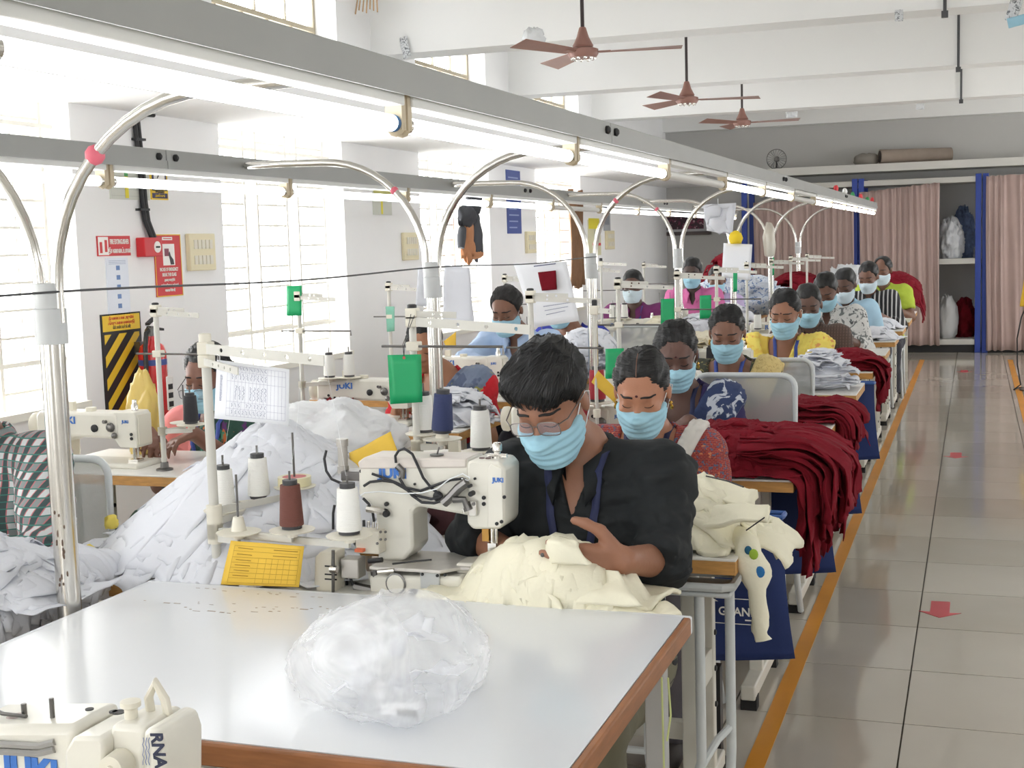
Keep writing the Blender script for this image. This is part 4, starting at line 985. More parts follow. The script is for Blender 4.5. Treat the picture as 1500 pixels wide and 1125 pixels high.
    if lanyard:
        zs = np.linspace(0, 1, 16); tip = np.array([N[0] + 0.012, Nz - 0.33])
        for s in (-1, 1):
            st = []
            for t_ in zs: st.append((N[0] + s * 0.058 * (1 - t_) + 0.012 * t_ + s * 0.03 * t_ * (1 - t_) * 2, -0.7, (Nz - 0.035) * (1 - t_) + tip[1] * t_))
            st = np.array(st); C_ = trace(chestf, st, (0, 1, 0), 60); C_[:, 1] -= 0.007; C_ = np.concatenate([np.array([(N[0] + s * 0.062, nk1[1] + 0.045, Nz + 0.012), (N[0] + s * 0.066, nk1[1] + 0.005, Nz + 0.016), (N[0] + s * 0.064, (nk1[1] + C_[0][1]) / 2 - 0.012, Nz + 0.0)]), C_])
            V = []; Qs = []
            for i, p in enumerate(C_): V += [(p[0] - 0.009, p[1], p[2]), (p[0] + 0.009, p[1], p[2]), (p[0] + 0.009, p[1] - 0.002, p[2]), (p[0] - 0.009, p[1] - 0.002, p[2])]
            for i in range(len(C_) - 1):
                for j in range(4): Qs.append((i * 4 + j, i * 4 + (j + 1) % 4, i * 4 + 4 + (j + 1) % 4, i * 4 + 4 + j))
            quads('lanyard', V, Qs, lanyard, T)
    # ---- head details (head space -> person space)
    R4 = Matrix([list(map(float, R[i])) + [float(hc[i])] for i in range(3)] + [[0, 0, 0, 1]])
    def hobj(o): o.matrix_local = R4; return o
    hv = min(v, 0.0065) if v < 0.0085 else v * 0.85
    hn = 0.7 if hair == 'thick' else 0.35
    def hairf(p):
        n1 = fbm(p * A3((30, 12, 22)) + hx * 13, 3); n2 = 1 - 2 * np.abs(vnoise(p * A3((70, 20, 45)) + 5))
        if hair == 'thick':
            f = ell(p, (0, 0.014, 0.046), (0.0825, 0.108, 0.097)); f = smin(f, ell(p, (-0.018, -0.055, 0.082), (0.05, 0.045, 0.034)), 0.03); f = smin(f, ell(p, (0.035, -0.05, 0.08), (0.044, 0.046, 0.034)), 0.03)
        else: f = ell(p, (0, 0.017, 0.034), (0.081, 0.1, 0.095))
        f = f - 0.006 * n1 * hn * 2 - 0.004 * n2
        zf = {'man': 0.066, 'thick': 0.056, 'woman': 0.084, 'bald': 0.085, 'bun': 0.084, 'recede': 0.094}[hair]
        y = p[..., 1]; ax = np.abs(p[..., 0])
        if hair in ('woman', 'bun'):
            a = np.interp(y, [-0.11, -0.07, -0.03, 0.0, 0.03, 0.06, 0.12], [zf, zf - 0.006, 0.03, -0.008, -0.025, -0.06, -0.075]) - 0.35 * np.maximum(ax - 0.025, 0)
        else:
            a = np.interp(y, [-0.11, -0.06, -0.035, -0.012, 0.018, 0.04, 0.06, 0.12], [zf, zf - 0.012, 0.025, -0.035, -0.03, -0.02, -0.07, -0.085])
            a = a + 0.006 * n2
            if hair == 'thick': a = a - 0.022 * np.clip((-0.02 - y) * 20, 0, 1) * np.clip((p[..., 0] + 0.02) * 14, -0.6, 1)
        f = f + 0.013 * np.exp(-np.clip(p[..., 2] - a, 0, 1) / 0.014)
        f = np.maximum(f, (a - p[..., 2]) * 0.8)
        if hair == 'bald': f = np.maximum(f, -np.maximum(np.sqrt((p[..., 0] / 0.046) ** 2 + ((y + 0.068) / 0.05) ** 2) * 0.046 - 0.046, 0.045 - p[..., 2]))
        f = np.maximum(f, -(ell(p, (0.08, 0.012, -0.012), (0.02, 0.02, 0.032)))); f = np.maximum(f, -(ell(p, (-0.08, 0.012, -0.012), (0.02, 0.02, 0.032))))
        if hair == 'bun': f = smin(f, ell(p, (0, 0.125, -0.01), (0.045, 0.035, 0.045)) - 0.003 * n2, 0.015)
        if hair == 'woman': f = smin(f, capd(p, (0, 0.1, -0.02), (0, 0.12, -0.2), 0.034, 0.024) - 0.003 * n2, 0.02)
        return f
    hobj(mesh_sdf('hair', hairf, (-0.12, -0.13, -0.24 if hair == 'woman' else -0.12), (0.12, 0.18, 0.17), hv, hair_mat or HAIR, T))
    if v < 0.0098:
        rs = np.random.RandomState(int(abs(hx) * 977) % 9999); ns = 900 if v < 0.0065 else 420; K = 8; L_ = 0.065 if hair == 'thick' else 0.055
        D_ = rs.normal(size=(ns * 3, 3)); D_ /= np.linalg.norm(D_, axis=1)[:, None]; D_ = D_[D_[:, 2] > -0.25][:ns]; C0 = A3((0, 0.017, 0.036))
        P = trace(hairf, C0 + D_ * 0.2, 0, 1) if False else None
        P = C0 + D_ * 0.2
        for _ in range(30): P = P - np.maximum(hairf(P.astype(np.float32)), -0.004)[:, None] * 0.8 * D_
        ok = np.abs(hairf(P.astype(np.float32))) < 0.004; P = P[ok]; D_ = D_[ok]; ns = len(P)
        if hair == 'thick': fl_ = np.stack([-0.75 + 0 * P[:, 0] + P[:, 0] * 5, -0.55 - (P[:, 1] < 0.02) * 0.5 + (P[:, 1] > 0.04) * 1.2, -0.5 - (D_[:, 2] < 0.6) * 0.9], 1)
        elif hair in ('woman', 'bun'): fl_ = np.stack([np.sign(P[:, 0]) * 0.7, 0.8 + 0 * P[:, 0], -0.35 + 0 * P[:, 0]], 1)
        else: fl_ = np.stack([P[:, 0] * 6, -0.6 + 1.2 * (P[:, 1] > 0.03), -0.6 + 0 * P[:, 0]], 1)
        fl_ = fl_ + rs.normal(0, 0.28 if hair == 'thick' else 0.12, fl_.shape)
        pts = []; p = P.copy(); nn = D_.copy(); lift = 0.0
        for k in range(K):
            pts.append(p + nn * (0.0012 + 0.0025 * (k / K) ** 2 * (1.6 if hair == 'thick' else 0.3)))
            t_ = fl_ - nn * (fl_ * nn).sum(1)[:, None]; t_ /= np.linalg.norm(t_, axis=1)[:, None] + 1e-6; p = p + t_ * L_ / K
            h0 = hairf(p.astype(np.float32)); nn = p - C0; nn /= np.linalg.norm(nn, axis=1)[:, None]; p = p - nn * np.clip(h0, -0.006, 0.006)[:, None]
        pts = np.stack(pts, 1); wdt = (0.0016 if v < 0.0065 else 0.002) * np.array([0.5, 1, 1, 1, 0.9, 0.75, 0.5, 0.15])
        tg = np.gradient(pts, axis=1); nm = pts - C0; sd = np.cross(tg, nm); sd /= np.linalg.norm(sd, axis=2)[:, :, None] + 1e-9; nm = nm / np.linalg.norm(nm, axis=2)[:, :, None]
        ring = np.stack([pts + sd * wdt[None, :, None], pts + nm * wdt[None, :, None] * 0.9, pts - sd * wdt[None, :, None]], 2)      # ns,K,3,3
        Vh = ring.reshape(-1, 3); b0 = (np.arange(ns)[:, None] * K + np.arange(K - 1)[None, :]).reshape(-1) * 3
        Qh = np.concatenate([np.stack([b0 + j, b0 + (j + 1), b0 + 3 + (j + 1), b0 + 3 + j], 1) for j in (0, 1)])
        so_ = hobj(quads('hair_strands', Vh, Qh, hair_mat or HAIR, T)); so_['kind'] = 'stuff'
    if mask in ('blue', 'white', 'chin'):
        dz = -0.062 if mask == 'chin' else 0.0; mv = max(0.0045, hv * 0.75)
        def maskf(p):
            f = ell(p, (0, -0.028, -0.046), (0.066, 0.074, 0.084)); f = smin(f, capd(p, (0, -0.088, -0.004), (0, -0.11, -0.034), 0.012, 0.016), 0.03); f = smin(f, ell(p, (0, -0.064, -0.1), (0.035, 0.03, 0.026)), 0.03)
            f = f - 0.0095 - 0.002 * np.sin((p[..., 2] + 0.02) * 2 * PI / 0.021)
            up = p[..., 2] - (-0.026 + 0.012 * np.exp(-(p[..., 0] / 0.02) ** 2) - 0.1 * np.maximum(np.abs(p[..., 0]) - 0.045, 0)) - dz
            f = np.maximum(f, up); f = np.maximum(f, -0.119 - p[..., 2]); f = np.maximum(f, p[..., 1] + 0.002 + 0.25 * np.abs(p[..., 2] + 0.07))
            return f
        mo = hobj(mesh_sdf('face_mask', maskf, (-0.09, -0.15, -0.14), (0.09, 0.03, 0.02), mv, MASKW if mask == 'white' else MASKM, T))
        if v < 0.0105:
            for s in (-1, 1):
                hobj(MB().tube([(s * 0.064, -0.022, -0.036 + dz), (s * 0.077, -0.002, 0.0 + dz * 0.5), (s * 0.087, 0.012, 0.016), (s * 0.09, 0.026, 0.006), (s * 0.084, 0.024, -0.025), (s * 0.074, 0.0, -0.06), (s * 0.064, -0.018, -0.082)], 0.0014, 5).obj('ear_loop', LOOPM, T))
    # brows, lashes
    def hs(p): return face_sdf(p)
    for s in (-1, 1):
        m = MB(); m2 = MB()
        for (xa, xb, fz, rr, mm) in ((0.012, 0.052, lambda t: 0.020 + 0.010 * math.sin(PI * (0.25 + 0.55 * t)) - 0.004 * t, 0.0034, m), (0.014, 0.047, lambda t: -0.003 - 0.0055 * math.sin(PI * t), 0.0013 if v < 0.0085 else 0.002, m2)):
            st = np.array([(s * (xa + (xb - xa) * t), -0.16, fz(t)) for t in np.linspace(0, 1, 9)]); P0 = trace(hs, st, (0, 1, 0))
            P0[:, 1] -= 0.0006; mm.tube([tuple(p) for p in P0], [rr * (0.5 + 0.5 * math.sin(PI * (0.15 + 0.7 * t))) for t in np.linspace(0, 1, 9)], 6)
        hobj(m.obj('eyebrow', BROW, T)); hobj(m2.obj('eyelash', BROW, T))
    if bindi:
        p = trace(hs, [(0, -0.16, 0.032)], (0, 1, 0))[0]; hobj(MB().ball((p[0], p[1], p[2]), (0.0045, 0.002, 0.0045), 10).obj('bindi', mat('bindi_maroon', (70, 16, 24), 0.5), T))
    if earring:
        for s in (-1, 1): hobj(MB().ball((s * 0.084, 0.004, -0.044), 0.006, 8).ball((s * 0.086, 0.003, -0.058), (0.006, 0.006, 0.009), 8).obj('earring', mat('gold', (212, 170, 80), 0.25, 1.0), T))
    if parting:
        P0 = trace(hairf, [(0.0, -0.35 * math.cos(a), 0.03 + 0.35 * math.sin(a)) for a in np.linspace(0.45, 1.35, 9)], None) if False else None
        pts = []
        for a in np.linspace(0.55, 1.4, 10):
            d_ = np.array([0, -math.cos(a), math.sin(a)], np.float32); p = trace(hairf, [np.array([0, 0.017, 0.034]) + d_ * 0.2], -d_)[0]; pts.append(tuple(p + d_ * 0.0005))
        hobj(MB().tube(pts, 0.0016, 5).obj('hair_parting', mat('scalp_line', (110, 78, 64), 0.7), T))
    if beard:
        def bf(p):
            f = face_sdf(p) - 0.005 - 0.002 * vnoise(p * 90); f = np.maximum(f, p[..., 2] + 0.02 + 0.2 * p[..., 1]); f = np.maximum(f, -0.125 - p[..., 2]); f = np.maximum(f, p[..., 1] - 0.02); return f
        hobj(mesh_sdf('beard', bf, (-0.09, -0.12, -0.14), (0.09, 0.04, 0.03), hv, HAIRG, T))
    if glasses:
        gz, gy, gm = glasses; m = MB()
        for s in (-1, 1):
            rim = []
            for q in range(21):
                a = 2 * PI * q / 20; ca, sa = math.cos(a), math.sin(a); e = 0.55
                rim.append((s * 0.033 + 0.0265 * math.copysign(abs(ca) ** e, ca), gy + 0.0, gz + 0.018 * math.copysign(abs(sa) ** e, sa)))
            m.tube(rim, 0.0013, 5)
            m.tube([(s * 0.0595, gy, gz + 0.012), (s * 0.075, gy + 0.02, gz + 0.012), (s * 0.083, -0.01, gz * 0.4 + 0.012), (s * 0.085, 0.02, 0.012), (s * 0.083, 0.03, -0.008)], 0.0016, 5)
        m.tube([(-0.0065, gy, gz + 0.006), (0, gy - 0.003, gz + 0.009), (0.0065, gy, gz + 0.006)], 0.0013, 5)
        go = hobj(m.obj('spectacles', gm, T))
        lens = mat('spectacle_lens', (205, 200, 215), 0.05, trans=0.9)
        for s in (-1, 1):
            o = MB().prism([(s * 0.033 + 0.026 * math.copysign(abs(math.cos(2 * PI * q / 20)) ** 0.55, math.cos(2 * PI * q / 20)), gz + 0.0175 * math.copysign(abs(math.sin(2 * PI * q / 20)) ** 0.55, math.sin(2 * PI * q / 20))) for q in range(20)], gy - 0.0006, gy + 0.0006).obj('lens', lens, go, smooth=False)
    return T

# ================================================================== FURNITURE AND MACHINES
# inspection table in the foreground
IT = thing('inspection_table', 'large white laminate table with brown wooden edge in the foreground', 'table', (-1.18, 2.14, 0))
MB().box(-0.63, 0.63, -0.42, 0.42, 0.752, 0.76).obj('laminate_top', WHITE_TOP, IT)
for nm, q, m_ in (('edge_strip', (-0.645, 0.645, -0.435, -0.42), WOOD), ('edge_strip', (-0.645, 0.645, 0.42, 0.435), WHITE_TOP), ('edge_strip', (-0.645, -0.63, -0.42, 0.42), WHITE_TOP), ('edge_strip', (0.63, 0.645, -0.42, 0.42), WOOD)):
    MB().box(*q, 0.722, 0.7595).obj(nm, m_, IT, bev=0.004)
MB().box(-0.63, 0.63, -0.42, 0.42, 0.724, 0.752).obj('core_board', WOOD2, IT)
for sx in (-1, 1):
    for sy in (-1, 1): MB().box(sx * 0.585 - 0.02, sx * 0.585 + 0.02, sy * 0.36 - 0.02, sy * 0.36 + 0.02, 0.0, 0.724).obj('leg', mat('grey_steel_leg', (172, 172, 170), 0.5, var=0.06), IT, bev=0.003)
for sx in (-1, 1): MB().box(sx * 0.585 - 0.015, sx * 0.585 + 0.015, -0.34, 0.34, 0.16, 0.19).obj('stretcher', mat('grey_steel_leg', (172, 172, 170), 0.5), IT)
m = MB()
for q in range(26):
    t = q / 25; x = -0.52 + 0.42 * t + rnd.uniform(-.01, .01); y = 0.28 - 0.05 * math.sin(4 * t) + rnd.uniform(-.012, .012)
    if rnd.random() < 0.7: m.box(x, x + rnd.uniform(.005, .022), y, y + rnd.uniform(.0015, .005), 0.7601, 0.7604)
for q in range(26):
    x = -0.56 + 0.4 * rnd.random(); y = 0.37 + 0.03 * rnd.random() - 0.1 * (rnd.random() < .3)
    m.box(x, x + rnd.uniform(.003, .012), y, y + rnd.uniform(.001, .003), 0.7601, 0.7604)
m.obj('chipped_mark', mat('chipped_laminate', (150, 136, 122), 0.8), IT)

def sewing_table(x0, x1, y0, depth, z, label, slim=False):
    t = thing('sewing_table', label, 'sewing table', (x1, y0, 0), 0, 'white topped sewing tables')
    w_ = x0 - x1
    MB().box(w_, 0, 0, depth, z - 0.007, z).obj('table_top', WHITE_TOP2, t, bev=0.002)
    MB().box(w_, 0, 0, depth, z - 0.04, z - 0.007).obj('edge_board', WOOD2, t, bev=0.002)
    for x in (-0.15, w_ + 0.08):
        l = MB().box(x - 0.022, x + 0.022, depth * 0.32, depth * 0.32 + 0.035, 0.06, z - 0.04).box(x - 0.022, x + 0.022, depth * 0.72, depth * 0.72 + 0.035, 0.06, z - 0.04).box(x - 0.018, x + 0.018, depth * .32 + 0.004, depth * .72 + 0.02, 0.34, 0.42).obj('leg', LEGP, t, bev=0.004)
        MB().box(x - 0.024, x + 0.024, 0.0, depth, 0.035, 0.085).obj('foot_rail', LEGP, t, bev=0.006)
        for yy in (0.01, depth - 0.06): MB().box(x - 0.026, x + 0.026, yy, yy + 0.05, 0.0, 0.045).obj('rubber_foot', RUBBER, t)
        m = MB()
        for q in range(5):
            for yy in (depth * 0.32, depth * 0.72): m.lathe([(0.008, 0.0), (0.008, 0.004), (0.004, 0.006)], 8, (x + 0.022, yy + 0.017, 0.16 + q * 0.1), 0)
        m.obj('bolt', BLACKP, t)
    MB().box(w_ + 0.08, -0.15, depth * 0.5, depth * 0.5 + 0.03, 0.2, 0.25).obj('crossbar', LEGP, t, bev=0.003)
    MB().box(w_ * 0.62, w_ * 0.62 + 0.2, depth * 0.3, depth * 0.62, z - 0.24, z - 0.04).obj('motor', BLACKP, t, bev=0.02)
    MB().box(w_ * 0.6, w_ * 0.6 + 0.26, depth * 0.2, depth * 0.62, 0.085, 0.1).obj('treadle', DSTEEL, t)
    return t

# worker descriptors used in labels
R_ROW = [  # descriptor, table near edge
    ('the man in the black shirt', 2.6), ('the woman in the red woven tunic', 3.06), ('the woman in the navy sari', 4.12), ('the woman with the cream shawl', 5.28), ('the woman in the yellow sari', 6.45),
    ('the man in the brown check shirt', 7.52), ('the man in the white floral shirt', 8.6), ('the man in the pale blue shirt', 9.7), ('the man in the black striped shirt', 10.8), ('the man in the lime shirt', 11.9)]
L_ROW = [('the man in the plaid shirt', 2.1), ('the woman in the pink blouse', 3.85), ('the woman in the red and grey sari', 5.0), ('the balding man in the blue shirt', 6.05), ('the woman in blue behind the hanging sheet', 7.2),
         ('the man in the purple shirt', 9.15), ('the man in the pink shirt', 10.45), ('the person in lavender', 11.7)]
sewing_table(-2.03, -0.74, 2.6, 0.22, 0.745, 'narrow white sewing table in front of the man in the black shirt')
t0 = sewing_table(-1.78, -0.53, 3.06, 0.52, 0.76, 'white sewing table in front of ' + R_ROW[1][0])
for d_, y in R_ROW[2:]: dup(t0, (-0.53, y, 0), 0, 'white sewing table in front of ' + d_)
dup(t0, (-0.53, 13.0, 0), 0, 'white sewing table behind the man in the lime shirt, last of the right row')
for d_, y in L_ROW: dup(t0, (-2.0, y, 0), 0, 'white sewing table in front of ' + d_)
dup(t0, (-2.0, 8.15, 0), 0, 'white sewing table between the woman in blue and the man in purple')

# low table with the machine in the lower left corner
sewing_table(-1.95, -0.7, 1.1, 0.52, 0.66, 'low white sewing table under the machine in the lower left corner')

# ------------------------------------------------------------------ sewing machine (generic)
def machine(label):
    t = thing('sewing_machine', label, 'sewing machine', (0, 0, 0), 0, 'cream lockstitch sewing machines')
    MB().box(-0.36, 0.09, -0.075, 0.075, 0.0, 0.022).obj('bed', CREAMP, t, bev=0.008)
    MB().box(-0.345, -0.235, -0.05, 0.05, 0.02, 0.14).obj('pillar', CREAMP, t, bev=0.02)
    MB().prism([(-0.36, 0.1), (-0.36, 0.19), (-0.345, 0.205), (0.0, 0.2), (0.0, 0.105), (-0.2, 0.112), (-0.23, 0.09)], -0.05, 0.05).obj('arm', CREAMP, t, bev=0.012)
    MB().prism([(-0.02, 0.105), (0.0, 0.075), (0.07, 0.075), (0.075, 0.08), (0.075, 0.19), (0.065, 0.205), (-0.02, 0.205)], -0.047, 0.047).obj('head', CREAMP, t, bev=0.008)
    MB().box(0.0755, 0.08, -0.04, 0.04, 0.085, 0.195).obj('face_plate', CREAMD, t, bev=0.004)
    MB().cyl((0.035, -0.01, 0.02), (0.035, -0.01, 0.08), 0.006, n=8).cyl((0.05, -0.01, 0.035), (0.05, -0.01, 0.08), 0.004, n=8).box(0.02, 0.06, -0.03, 0.01, 0.022, 0.03).obj('needle_bar', STEEL, t)
    MB().lathe([(0.03, -0.405), (0.043, -0.4), (0.045, -0.385), (0.036, -0.37), (0.02, -0.36)], 20, (0, 0, 0.15), 0).obj('handwheel', CREAMD, t)
    MB().lathe([(0.014, -0.05), (0.014, -0.056), (0.01, -0.058)], 14, (-0.1, 0, 0.145), 1).obj('plug', BLACKP, t)
    MB().ball((-0.03, -0.055, 0.15), (0.018, 0.012, 0.018), 10).ball((-0.015, -0.055, 0.12), (0.012, 0.012, 0.012), 8).cyl((-0.05, -0.05, 0.17), (-0.05, -0.066, 0.17), 0.006).obj('tension_unit', DSTEEL, t)
    MB().lathe([(0.012, 0.205), (0.012, 0.225), (0.008, 0.23), (0.008, 0.245)], 12, (0.04, 0, 0)).obj('pressure_knob', STEEL, t)
    MB().cyl((-0.15, 0.0, 0.2), (-0.15, 0.0, 0.215), 0.02, n=12).obj('oil_gauge', CREAMD, t); MB().box(-0.25, -0.22, -0.01, 0.01, 0.2, 0.235).obj('thread_post', CREAMD, t)
    for q in ((-0.06, 0.17), (0.055, 0.11), (0.055, 0.125), (-0.3, 0.13), (-0.27, 0.12)): MB().lathe([(0.006, -0.05), (0.006, -0.053)], 8, (q[0], 0, q[1]), 1).obj('screw', BLACKP, t)
    text('JUKI', 0.036, BLUEL, (-0.22, -0.0515, 0.172), '-Y', t, bold=0.0012, sx=1.15)
    text('JUKI', 0.015, BLUEL, (0.03, -0.0485, 0.17), '-Y', t, bold=0.0005)
    return t
m0 = machine('cream sewing machine at the table of the woman in the pink blouse'); m0.location = (-2.91, 4.02, 0.757)
for d_, x, y in [(L_ROW[2][0], -2.37, 5.2, ), (L_ROW[3][0], -2.32, 6.27), (L_ROW[4][0], -2.3, 7.42), (L_ROW[5][0], -2.25, 9.37), (L_ROW[6][0], -2.3, 10.67), (L_ROW[7][0], -2.3, 11.92),
                 (R_ROW[1][0], -1.1, 3.3), (R_ROW[2][0], -1.17, 4.36), (R_ROW[3][0], -1.17, 5.52), (R_ROW[4][0], -1.14, 6.68), (R_ROW[5][0], -1.1, 7.75), (R_ROW[6][0], -1.05, 8.83), (R_ROW[7][0], -1.05, 9.93), (R_ROW[8][0], -1.0, 11.03), (R_ROW[9][0], -1.0, 12.13)]:
    dup(m0, (x, y, 0.757), 0, 'cream sewing machine at the table of ' + d_)
# machine in the lower left corner
n0 = thing('sewing_machine', 'cream sewing machine cut by the lower left corner of the picture', 'sewing machine', (0, 0, 0))
Yn = 1.42
def nx(px, py, Y=Yn): p = at(px, py, Y); return (p[0], p[2])
MB().prism([nx(-60, 1062), nx(0, 1063), nx(112, 1062), nx(112, 1180), nx(-60, 1180)], Yn - 0.005, Yn + 0.1).obj('arm', CREAMP, n0, bev=0.012)
MB().prism([nx(108, 1092), nx(120, 1072), nx(160, 1072), nx(166, 1082), nx(166, 1200), nx(108, 1200)], Yn - 0.02, Yn + 0.09).obj('front_cover', CREAMP, n0, bev=0.008)
MB().prism([nx(160, 1062), nx(195, 1064), nx(212, 1066), nx(212, 1210), nx(160, 1210)], Yn - 0.0, Yn + 0.09).obj('head', CREAMP, n0, bev=0.008)
MB().prism([nx(212, 1070), nx(222, 1064), nx(238, 1070), nx(246, 1095), nx(246, 1210), nx(212, 1210)], Yn - 0.005, Yn + 0.085).obj('face_plate', CREAMP, n0, bev=0.008)
MB().prism([nx(-60, 1168), nx(230, 1172), nx(230, 1190), nx(-60, 1190)], Yn - 0.08, Yn + 0.12).box(-1.45, -1.28, Yn, Yn + 0.1, 0.66, 0.86).box(-1.46, -0.9, Yn - 0.08, Yn + 0.12, 0.66, 0.7).obj('bed', CREAMP, n0, bev=0.006)
p = nx(50, 1127); text('JUKI', 0.046, BLUEL, (p[0], Yn - 0.0065, p[1]), '-Y', n0, bold=0.0026, sx=1.05)
p = nx(228, 1098); text('RNA BES', 0.026, NAVYL, (p[0] + 0.006, Yn - 0.0065, p[1] + 0.026), '-Y', n0, bold=0.0008, rot=-PI / 2 + 0.1, sx=0.9, align='LEFT')
m = MB()
for q in range(3):
    pts = [(nx(214 + 4 * q, 1078 + 5 * k_)[0] + 0.0012 * math.sin(k_ * 2.3 + q), Yn - 0.0062, nx(214 + 4 * q, 1078 + 5 * k_)[1]) for k_ in range(9)]; m.tube(pts, 0.0005, 4)
m.obj('pen_scribble', mat('blue_pen', (110, 125, 170), 0.6), n0)
tp = at(85, 1062, Yn + 0.04); MB().cyl((tp[0], Yn + .03, tp[2] - 0.004), (tp[0], Yn + .03, tp[2] + 0.042), 0.0035, n=8).obj('thread_pin', DSTEEL, n0)
tp = at(30, 1060, Yn + 0.04); MB().lathe([(0.034, 0), (0.036, 0.006), (0.02, 0.01), (0.012, 0.012)], 16, (tp[0], Yn + .04, tp[2])).obj('oil_cap', mat('stained_cream', (196, 176, 170), 0.5, var=0.2), n0)
MB().tube([(tp[0] - 0.05, Yn + .04, tp[2] + .018), (tp[0] - 0.02, Yn + .03, tp[2] + .016), (tp[0] + .02, Yn + .03, tp[2] + .016)], 0.003, 6).cyl((tp[0] + .008, Yn + .04, tp[2] + .01), (tp[0] + .008, Yn + .04, tp[2] + .03), 0.004, n=8).obj('thread_guide', DSTEEL, n0)
tp = at(200, 1065, Yn + 0.04); MB().lathe([(0.014, 0), (0.014, 0.006), (0.009, 0.01), (0.009, 0.034), (0.014, 0.037), (0.014, 0.044), (0.009, 0.045)], 16, (tp[0], Yn + .03, tp[2] - 0.004)).obj('bobbin_post', CREAMD, n0)
MB().tube([(tp[0] + .012, Yn + .06, tp[2]), (tp[0] + .008, Yn + .06, tp[2] + .035), (tp[0] + .02, Yn + .06, tp[2] + .058), (tp[0] + .034, Yn + .06, tp[2] + .035), (tp[0] + .042, Yn + .06, tp[2] - .01)], 0.0065, 8).obj('thread_lever', CREAMD, n0)
for q in ((133, 1068, 0.006), (175, 1066, 0.009), (168, 1072, 0.006)):
    tp = at(q[0], q[1], Yn + 0.05); MB().lathe([(q[2], -0.0005), (q[2], 0.0012)], 12, (tp[0], Yn + .05, nx(130, 1062)[1] + 0.0008)).obj('oil_hole', BLACKP, n0)
tp = at(182, 1115, Yn); MB().lathe([(0.018, -0.03), (0.02, -0.005), (0.014, 0.01)], 16, (tp[0], Yn, tp[2]), 1).lathe([(0.006, -0.034), (0.006, -0.029)], 10, (tp[0], Yn, tp[2]), 1).obj('tension_knob', CREAMD, n0)
for zz in (1086, 1097): tp = nx(10, zz); MB().tube([(-1.36, Yn - .008, tp[1]), (tp[0], Yn - .01, tp[1]), (tp[0] + .06, Yn - .009, tp[1] + .003), (tp[0] + .085, Yn - .006, tp[1] + .01)], 0.005, 6).obj('cover_edge', mat('grey_seam', (150, 148, 144), 0.5), n0)

# ------------------------------------------------------------------ interlock machine of the man in black
Ym = 2.71
def mx_(px, py, Y=Ym): p = at(px, py, Y); return (p[0], p[2])
g = thing('sewing_machine', 'large cream interlock sewing machine with black air hoses in front of the man in black', 'sewing machine', (0, 0, 0))
MB().prism([mx_(*q) for q in [(527, 678), (533, 672), (690, 672), (690, 755), (675, 752), (614, 741), (606, 748), (608, 803), (594, 820), (556, 822), (552, 745), (527, 724)]], Ym - 0.01, Ym + 0.085).obj('arm', CREAMP, g, bev=0.008)
MB().prism([mx_(*q) for q in [(688, 676), (694, 672), (735, 674), (744, 684), (743, 764), (736, 773), (696, 773), (688, 764)]], Ym - 0.018, Ym + 0.082).obj('head', CREAMP, g, bev=0.006)
MB().prism([mx_(*q) for q in [(527, 676), (538, 668), (686, 671), (686, 684), (530, 686)]], Ym - 0.014, Ym + 0.085).obj('top_cover', mat('cream_cover_stained', (214, 206, 198), 0.4, var=0.08, vscale=18), g, bev=0.004)
MB().prism([mx_(*q) for q in [(719, 684), (724, 677), (740, 684), (742, 762), (737, 770), (719, 770)]], Ym - 0.0215, Ym - 0.017).obj('face_plate', CREAMP, g, bev=0.002)
MB().prism([mx_(*q) for q in [(556, 833), (690, 836), (690, 880), (560, 885)]], Ym - 0.06, Ym + 0.1).obj('bed', CREAMP, g, bev=0.008)
MB().prism([mx_(*q) for q in [(672, 822), (748, 822), (748, 872), (672, 874)]], Ym - 0.02, Ym + 0.05).obj('cylinder_bed', CREAMP, g, bev=0.006)
zb = mx_(640, 826)[1]
MB().prism([(mx_(560, 826)[0], Ym - 0.07), (mx_(662, 826)[0], Ym - 0.07), (mx_(682, 826)[0], Ym - 0.03), (mx_(735, 826)[0], Ym - 0.03), (mx_(735, 826)[0], Ym + 0.05), (mx_(690, 826)[0], Ym + 0.1), (mx_(560, 826)[0], Ym + 0.1)], zb - 0.004, zb + 0.004, 2).obj('work_plate', mat('plate_enamel', (206, 202, 196), 0.3, 0.3, var=0.1, vscale=30), g, bev=0.002)
def disc(px, py, r, m_, nm, Y=Ym - 0.0605, d=0.003, par=g):
    p = at(px, py, Y); return MB().lathe([(r, 0.0), (r, -d), (r * 0.8, -d * 1.3)], 18, (p[0], Y, p[2]), 1).obj(nm, m_, par)
disc(580, 855, 0.025, DSTEEL, 'ring', d=0.002); disc(580, 855, 0.021, CREAMP, 'round_cover', d=0.004); disc(607, 870, 0.012, BLACKP, 'plug')
p0, p1 = mx_(616, 838, Ym - .062), mx_(645, 866, Ym - .062); MB().box(p0[0], p1[0], Ym - .065, Ym - .06, p1[1], p0[1]).obj('grey_plate', GREYP, g, bev=0.001)
for q in ((619, 841), (641, 843), (641, 866), (630, 870), (652, 842), (652, 871)): disc(*q, 0.0035, BLACKP, 'screw', Y=Ym - 0.0645)
for q in ((709, 729), (709, 738)): disc(*q, 0.0045, BLACKP, 'screw', Y=Ym - .018)
for q in ((742 - 3, 728), (728, 767), (735, 764)): disc(*q, 0.004, BLACKP, 'screw', Y=Ym - .0215)
disc(642, 727, 0.012, BLACKP, 'plug', Y=Ym - .01); disc(608, 709, 0.003, BLACKP, 'screw', Y=Ym - .01); disc(696, 701, 0.003, BLACKP, 'screw', Y=Ym - .018)
p = mx_(578, 692); text('JUKI', 0.034, BLUEL, (p[0], Ym - .0115, p[1]), '-Y', g, bold=0.0014, sx=1.1)
